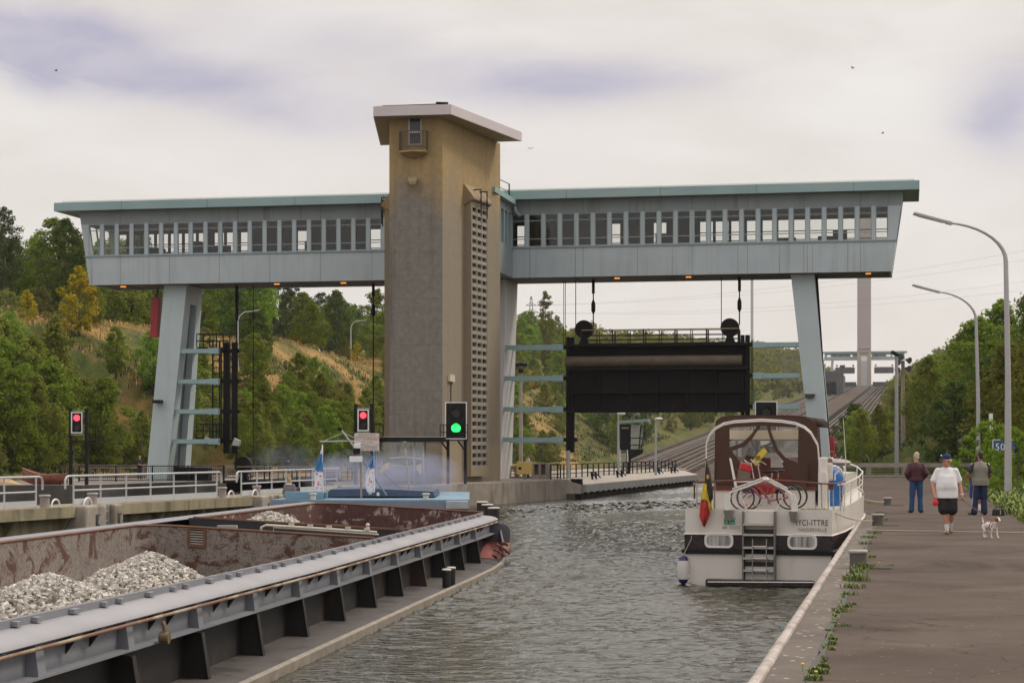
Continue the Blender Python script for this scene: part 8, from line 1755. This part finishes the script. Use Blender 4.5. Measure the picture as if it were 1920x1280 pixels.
# dry grass on the slope
M['drygrass'] = None
m, t, bs = newmat('dry_grass'); gi = t.n('ShaderNodeNewGeometry'); t.put(bs.inputs['Base Color'], t.mix(gi.outputs['Random Per Island'], (.30, .18, .05), (.52, .36, .14))); bs.inputs['Roughness'].default_value = .9
b = MB(); rnd = random.Random(4)
for _ in range(4200):
    s_ = -8 + 230 * rnd.random() ** 1.2; k = rnd.uniform(37, 60); tuft(b, C(T0 - k, s_, ter(T0 - k, s_) - .05), 6, .55, .6, rnd, .03)
tag(b.build('dry_grass', m, fix=False), 'dry golden grass on the middle of the left slope', 'grass', kind='stuff')
m, t, bs = newmat('undergrowth'); gi = t.n('ShaderNodeNewGeometry'); t.put(bs.inputs['Base Color'], t.mix(gi.outputs['Random Per Island'], (.03, .05, .012), (.10, .12, .03))); bs.inputs['Roughness'].default_value = .9
b = MB()
for _ in range(5200):
    if rnd.random() < .55: s_ = -10 + 330 * rnd.random() ** 1.4; k = -(rnd.uniform(24.3, 42) if s_ > 31 else rnd.uniform(33.4, 46))
    else: s_ = -50 + 330 * rnd.random() ** 1.2; k = rnd.uniform(21.3 if s_ > 31 else 33.5, 42)
    tuft(b, C(T0 + k, s_, ter(T0 + k, s_) - .05), 7, .7, .8, rnd, .05)
tag(b.build('undergrowth', m, fix=False), 'low green undergrowth beneath the trees on both banks', 'undergrowth', kind='stuff')
# ================================================================ track, upper works, pylon, wires, birds, smoke, haze
for c in (-12.2, 12.2):
    g = thing('railway_track', 'many railed inclined track ' + ('on the left side of the ramp' if c < 0 else 'on the right side of the ramp'), 'railway', C(T0 + c, 60, zinc(60)), group='inclined railway tracks')
    M['rail'] = MAT('rail_steel', (.26, .22, .20), .4, .5, var=.1) if 'rail' not in M else M['rail']
    for q in (-5.4, -4.2, -2.9, -.9, .9, 2.9, 4.2, 5.4):
        b = MB(); b.bar(C(T0 + c + q, 56, zinc(56) - .12), C(T0 + c + q, 1219, zinc(1219) - .12), .16, .30); b.build('rail', M['rail'], g)
    b = MB(); s_ = 60.0
    while s_ < 900: b.hexa([C(T0 + c + q, s_ + d, zinc(s_ + d) + z) for z in (-.549, -.28) for q, d in ((-6.2, 0), (6.2, 0), (6.2, 1.2), (-6.2, 1.2))]); s_ += 4.2
    b.build('sleepers', M['bedc'] if 'bedc' in M else M.setdefault('bedc', MAT('sleeper_concrete', (.135, .108, .088), .9, spec=.02, var=.35, scale=.6)), g)['kind'] = 'stuff'
    b = MB(); s_ = 60.0
    while s_ < 700: b.hexa([C(T0 + c + q, s_ + d, zinc(s_ + d) + z) for z in (-.54, -.05) for q, d in ((-7.2 if c < 0 else 5.6, 0), (-5.6 if c < 0 else 7.2, 0), (-5.6 if c < 0 else 7.2, 2.4), (-7.2 if c < 0 else 5.6, 2.4))]); s_ += 5.5
    b.build('edge_blocks', MAT('edge_block', (.20, .175, .155), .9, spec=.02, var=.25, scale=.3), g)['kind'] = 'stuff'
b = MB(); s0 = 300
for k in range(6): b.hexa([C(T0 + q, s0 + 10 * k + d, zinc(s0 + 10 * k + d) + z) for z in (.26, .9) for q, d in ((-1.2, 0), (1.0, 0), (1.0, 5), (-1.2, 5))])
tag(b.build('rail_stack', M['rail']), 'dark row of cable rollers on the middle strip of the ramp', 'rollers')
UT = 1219.0; uz = zinc(UT)
ut = thing('upper_tower', 'very tall pale tower with gantry at the top of the ramp, far away', 'tower', C(T0, UT, uz))
M['ptower'] = MAT('far_tower', (.42, .36, .36), .85, var=.06, scale=.05); M['pyel'] = MAT('far_tower_yellow', (.44, .37, .29), .85, var=.06, scale=.1)
b = MB(); b.cbox(T0 - 4.5, T0 + 4.5, UT, UT + 12, uz + 25, uz + 128); b.build('shaft', M['ptower'], ut)
b = MB(); b.cbox(T0 - 4.6, T0 + 4.6, UT - .05, UT + 12, uz - 2, uz + 25); b.build('tower_foot', M['pyel'], ut)
b = MB(); b.cbox(T0 - 2.0, T0 + 2.0, UT - .5, UT - .06, uz - 2, uz + 17); b.build('stair_shaft', M['lightgrey'], ut)
b = MB(); b.cbox(T0 - 2.9, T0 + 2.9, UT - 1.4, UT - .06, uz + 25.2, uz + 26.2); b.cbox(T0 - 2.4, T0 + 2.4, UT - 1.0, UT - .06, uz + 22.5, uz + 25.2); b.build('balcony', M['ptower'], ut)
b = MB(); b.cbox(T0 - 1.9, T0 + 1.9, UT - .12, UT - .055, uz + 17, uz + 20.3); b.build('panel', M['white'], ut)
ub = thing('upper_gantry', 'distant blue gantry bridge at the top of the ramp', 'bridge', C(T0, UT + 10, uz))
b = MB(); b.cbox(T0 - 27, T0 + 27, UT + 13, UT + 18, uz + 18.3, uz + 20.6); b.cbox(T0 - 27, T0 + 27, UT + 13.2, UT + 18, uz + 22.4, uz + 23); b.build('beam', M['blue'], ub)
b = MB(); b.cbox(T0 - 28.5, T0 + 28.5, UT + 12.4, UT + 18.6, uz + 23, uz + 24.1); b.build('roof', M['teal'], ub)
b = MB()
for a_, c_ in ((-22, -10), (-8, 3), (5, 14)): b.cbox(T0 + a_, T0 + c_, UT + 15, UT + 15.4, uz + 20.62, uz + 22.38)
b.cbox(T0 - 26, T0 + 26, UT + 14.9, UT + 15.5, uz + 21.9, uz + 22.39); b.build('back_wall', M['upper'], ub)
for x in range(-26, 27, 4): b = MB(); b.cbox(T0 + x - .6, T0 + x + .6, UT + 13.1, UT + 17.9, uz + 20.6, uz + 22.4); b.build('pier', M['upper'], ub)
for sg in (-1, 1):
    b = MB(); b.hexa([C(T0 + sg * a, s_, z) for z, (i, o_) in ((uz - 1, (21.9, 23.4)), (uz + 18.3, (20.7, 22.3))) for a, s_ in ((i, UT + 13.4), (o_, UT + 13.4), (o_, UT + 17), (i, UT + 17))]); b.build('leg', M['leg'], ub)
for sg in (-1, 1):
    g = thing('upper_gate', 'small distant lift gate raised ' + ('left' if sg < 0 else 'right') + ' of the far tower', 'lift gate', C(T0 + sg * 13, UT + 14, uz + 9), group='distant lift gates')
    b = MB(); b.cbox(T0 + sg * 13 - 6.5, T0 + sg * 13 + 6.5, UT + 14, UT + 15, uz + 9.2, uz + 13.5); b.build('leaf', MAT('far_gate', (.10, .085, .08), .7, var=.1), g)
    for x in (-5.5, 5.5): b = MB(); b.cyl(C(T0 + sg * 13 + x, UT + 13.8, uz + 14.6), C(T0 + sg * 13 + x, UT + 14.2, uz + 14.6), .65, n=14); b.build('pulley', M['black'], g)
    b = MB(); b.cbox(T0 + sg * 13 - 7.5, T0 + sg * 13 + 7.5, UT + 16, UT + 17, uz - 4, uz + 3.5); b.build('sill_wall', MAT('far_sill', (.05, .055, .075), .7, var=.1), g)
    for z in (7.5, 10, 12.5): b = MB(); b.bar(C(T0 + sg * 20.5, UT + 14, uz + z), C(T0 + sg * 22.6, UT + 14, uz + z), .3); b.build('strut', M['strut'], g)
CS = 900.0; cz = zinc(CS)
cg = thing('caisson', 'dark steel boat caisson resting on the left track near the top', 'caisson', C(T0 - 12.2, CS, cz))
M['csn'] = MAT('caisson_steel', (.075, .07, .075), .6, var=.2, scale=.15, dirt=((.18, .16, .15), .55, .7, (.1, .1, .2), .5))
b = MB(); b.hexa([C(T0 - 12.2 + q, CS + d, cz + z) for q, d, z in ((-7, 0, 6.5), (7, 0, 6.5), (7, 80, 7.5), (-7, 80, 7.5), (-7, 0, 12), (7, 0, 12), (7, 80, 12), (-7, 80, 12))]); b.build('tank', M['csn'], cg)
for q in (-6, 6): b = MB(); b.hexa([C(T0 - 12.2 + q + x, CS + d, cz + z) for x, d, z in ((-1.0, 0, 0), (1.0, 0, 0), (1.0, 60, 2.6), (-1.0, 60, 2.6), (-1.4, 0, 6.5), (1.4, 0, 6.5), (1.4, 60, 6.9), (-1.4, 60, 6.9))]); b.build('support', M['csn'], cg)
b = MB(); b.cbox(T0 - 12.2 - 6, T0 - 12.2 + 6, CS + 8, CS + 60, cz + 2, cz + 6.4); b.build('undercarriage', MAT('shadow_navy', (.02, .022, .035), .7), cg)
b = MB(); b.cbox(T0 - 5.0, T0 - 3.9, CS, CS + 3, cz + 1, cz + 14); b.cbox(T0 - 5.6, T0 - 3.0, CS, CS + 3, cz + 13.2, cz + 15.2); b.build('gate_post', M['csn'], cg)
# handrails along the right track
for a, n_ in ((20.6, 'outer'), (18.2, 'inner')):
    b = MB()
    for z in (.6, 1.1): b.bar(C(T0 + a, 70, zinc(70) + z + .3), C(T0 + a, 480, zinc(480) + z + .3), .07)
    for k in range(80): s_ = 70 + k * 5.1; b.bar(C(T0 + a, s_, zinc(s_)), C(T0 + a, s_, zinc(s_) + 1.4), .06)
    tag(b.build('handrail', M['lightgrey']), n_ + ' pale handrail climbing along the right side of the ramp', 'handrail')
# slope street lamps on the left hill
for x, Y, y0, y1, xh, lb in ((446, 205, 650, 583, 476, 'pale curved street lamp on the dry slope between the guide posts and the tower'), (559, 330, 640, 596, 574, 'small pale street lamp among the trees left of the big bright tree'), (658, 300, 640, 601, 681, 'small pale street lamp head right of the big bright tree'), (160, 228, 640, 549, 178, 'pale street lamp head among trees under the left end of the bridge')):
    k = Y / F; p = Vector(((x - 960) * k, Y, CH + (HZ - y0) * k)); t_ = (p - O0).dot(PT); s_ = (p - O0).dot(DS); p.z = min(p.z, ter(t_, s_)); zt = CH + (HZ - y1) * k; xe = (xh - 960) * k
    g = thing('street_lamp', lb, 'street lamp', p, group='street lamps on the left hill')
    b = MB(); b.tube([p, Vector((p.x, Y, zt - 1.0)), Vector((p.x + .12 * (xe - p.x), Y, zt - .5)), Vector((p.x + .4 * (xe - p.x), Y, zt - .12)), Vector((xe, Y, zt))], [.11, .08, .07, .06, .05], 8); b.build('pole', M['lightgrey'], g, smooth=True)
    b = MB(); b.bar(Vector((xe - .2, Y, zt - .02)), Vector((xe + .55, Y, zt + .12)), .22, .12); b.build('lamp_head', M['lightgrey'], g)
# pylon and power lines
py_ = P(996, HZ, 900); H_ = 0; zt = CH + (HZ - 556) * 900 / F; zb = 40
g = thing('power_pylon', 'distant lattice power pylon above the trees right of the tower', 'pylon', Vector((py_.x, 900, zb)))
M['pyl'] = MAT('pylon_steel', (.20, .20, .21), .6, .3)
b = MB(); x0 = py_.x
for sx_ in (-1, 1):
    for sy in (-1, 1): b.bar((x0 + sx_ * 3, 900 + sy * 3, zb), (x0 + sx_ * .25, 900 + sy * .25, zt), .3)
for i in range(12):
    z0, z1 = zb + (zt - zb) * i / 12, zb + (zt - zb) * (i + 1) / 12; w0, w1 = 3 - 2.75 * i / 12, 3 - 2.75 * (i + 1) / 12; b.bar((x0 - w0, 897, z0), (x0 + w1, 897, z1), .16); b.bar((x0 + w0, 897, z0), (x0 - w1, 897, z1), .16)
b.build('mast', M['pyl'], g)
for z, w in ((zt - 4, 2.4), (zt - 7.2, 3.4)): b = MB(); b.bar((x0 - w, 900, z), (x0 + w, 900, z), .3); b.bar((x0 - w, 900, z), (x0, 900, z + 1.4), .18); b.bar((x0 + w, 900, z), (x0, 900, z + 1.4), .18); b.build('crossarm', M['pyl'], g)
for i, (z, dz, w) in enumerate(((zt - 4, 20, -2.4), (zt - 4, 26, 2.4), (zt - 7.2, 8, -3.4), (zt - 7.2, 14, 3.4))):
    a = Vector((x0 + w, 900, z)); c = Vector((x0 + 260, 760 + w * 3, z + dz)); b = MB(); b.tube(sag(a, c, 7, 24), .03, 4); tag(b.build('power_line', M['pyl']), ('topmost', 'second', 'third', 'lowest')[i] + ' power line crossing the sky above the ramp', 'power line', 'power lines')
for x, Y, y0, y1 in ((1471, 700, 690, 676), (1485, 700, 692, 676)):
    k = Y / F; p = Vector(((x - 960) * k, Y, CH + (HZ - y0 - 25) * k)); g = thing('floodlight_mast', 'small distant floodlight mast on the hilltop, ' + ('left' if x == 1471 else 'right') + ' one of two', 'light mast', p, group='distant hilltop masts'); zt2 = CH + (HZ - y1) * k
    b = MB(); b.tube([p, Vector((p.x, Y, zt2))], .16, 6); b.build('mast', M['pyl'], g); b = MB(); b.bar((p.x - .9, Y, zt2), (p.x + .9, Y, zt2), .5, .4); b.build('lamp_head', M['pyl'], g)
# birds
for i, (x, y, lb) in enumerate(((995, 279, 'small dark bird flying just right of the tower roof'), (1599, 128, 'small dark bird flying high at the right'), (1655, 250, 'small dark bird above the right end of the bridge'), (105, 133, 'tiny dark bird high at the far left'))):
    Y = 150.; c = P(x, y, Y); g = thing('bird', lb, 'bird', c, R(40 * i), group='birds in the sky'); w = MW[g.name]; b = MB()
    b.ell((0, 0, 0), (.035, .09, .03), 8, 6)
    b.caps((0, -.08, .01), (0, -.11, .01), .022, .012, 6); b.prism([(-.02, .07, 0), (.02, .07, 0), (.035, .16, 0), (-.035, .16, 0)], (0, 0, .008))
    b.xf(w).build('body', M['blackp'], g, smooth=True)
    for s in (-1, 1): b = MB(); b.prism([(s * .02, -.05, .01), (s * .14, -.06, .07 + .02 * i), (s * .24, .02, .05), (s * .13, .03, .05), (s * .02, .05, .01)], (0, 0, .008)); b.xf(w).build('wing', M['blackp'], g)
# exhaust smoke over the blue vessel
def vol(name, mb, dens, colr, label, scale, lo, hi, kind='stuff', cen=None):
    m = bpy.data.materials.new(name); m.use_nodes = True; t = NT(m); t.t.nodes.clear(); out = t.n('ShaderNodeOutputMaterial'); v = t.n('ShaderNodeVolumePrincipled'); v.inputs['Color'].default_value = colr + (1,)
    if scale:
        g_ = t.co((1, 1, 1), 'Generated', (-.5, -.5, -.5)); ln = t.n('ShaderNodeVectorMath', operation='LENGTH'); t.l(g_, ln.inputs[0]); fall = t.ramp(ln.outputs['Value'], .5, .12)
        n_ = t.noise(t.co((1, 1, 1.4)), scale, 4, .6, .6); t.put(v.inputs['Density'], t.math('MULTIPLY', t.math('MULTIPLY', t.ramp(n_, lo, hi), fall), dens))
    else: v.inputs['Density'].default_value = dens
    t.l(v.outputs[0], out.inputs['Volume']); o = mb.build(name, m); tag(o, label, 'smoke' if scale else None, kind=kind); return o
for (x, y, Y, rx, ry, rz, d, lb) in ((770, 905, 75, 2.3, 1.6, 1.35, 2.1, 'blue exhaust smoke drifting over the right of the blue vessel'), (655, 892, 82, 2.1, 1.5, 1.2, 1.2, 'thin blue smoke behind the signal mast of the blue vessel'), (540, 866, 96, 2.2, 1.5, 1.0, .22, 'faint bluish smoke above the farther railing')):
    b = MB(); b.ell(P(x, y, Y), (rx, ry, rz), 16, 10); vol('smoke', b, d, (.62, .68, .95), lb, .9, .38, .66)
# ---- the air
b = MB(); b.bb((-1150, -60, -12), (1900, 1600, 210)); m = bpy.data.materials.new('haze'); m.use_nodes = True; t = NT(m); t.t.nodes.clear(); out = t.n('ShaderNodeOutputMaterial'); v = t.n('ShaderNodeVolumePrincipled'); v.inputs['Color'].default_value = (.86, .88, .96, 1); v.inputs['Density'].default_value = .00009; v.inputs['Anisotropy'].default_value = .2; t.l(v.outputs[0], out.inputs['Volume']); tag(b.build('haze', m), kind='stuff')
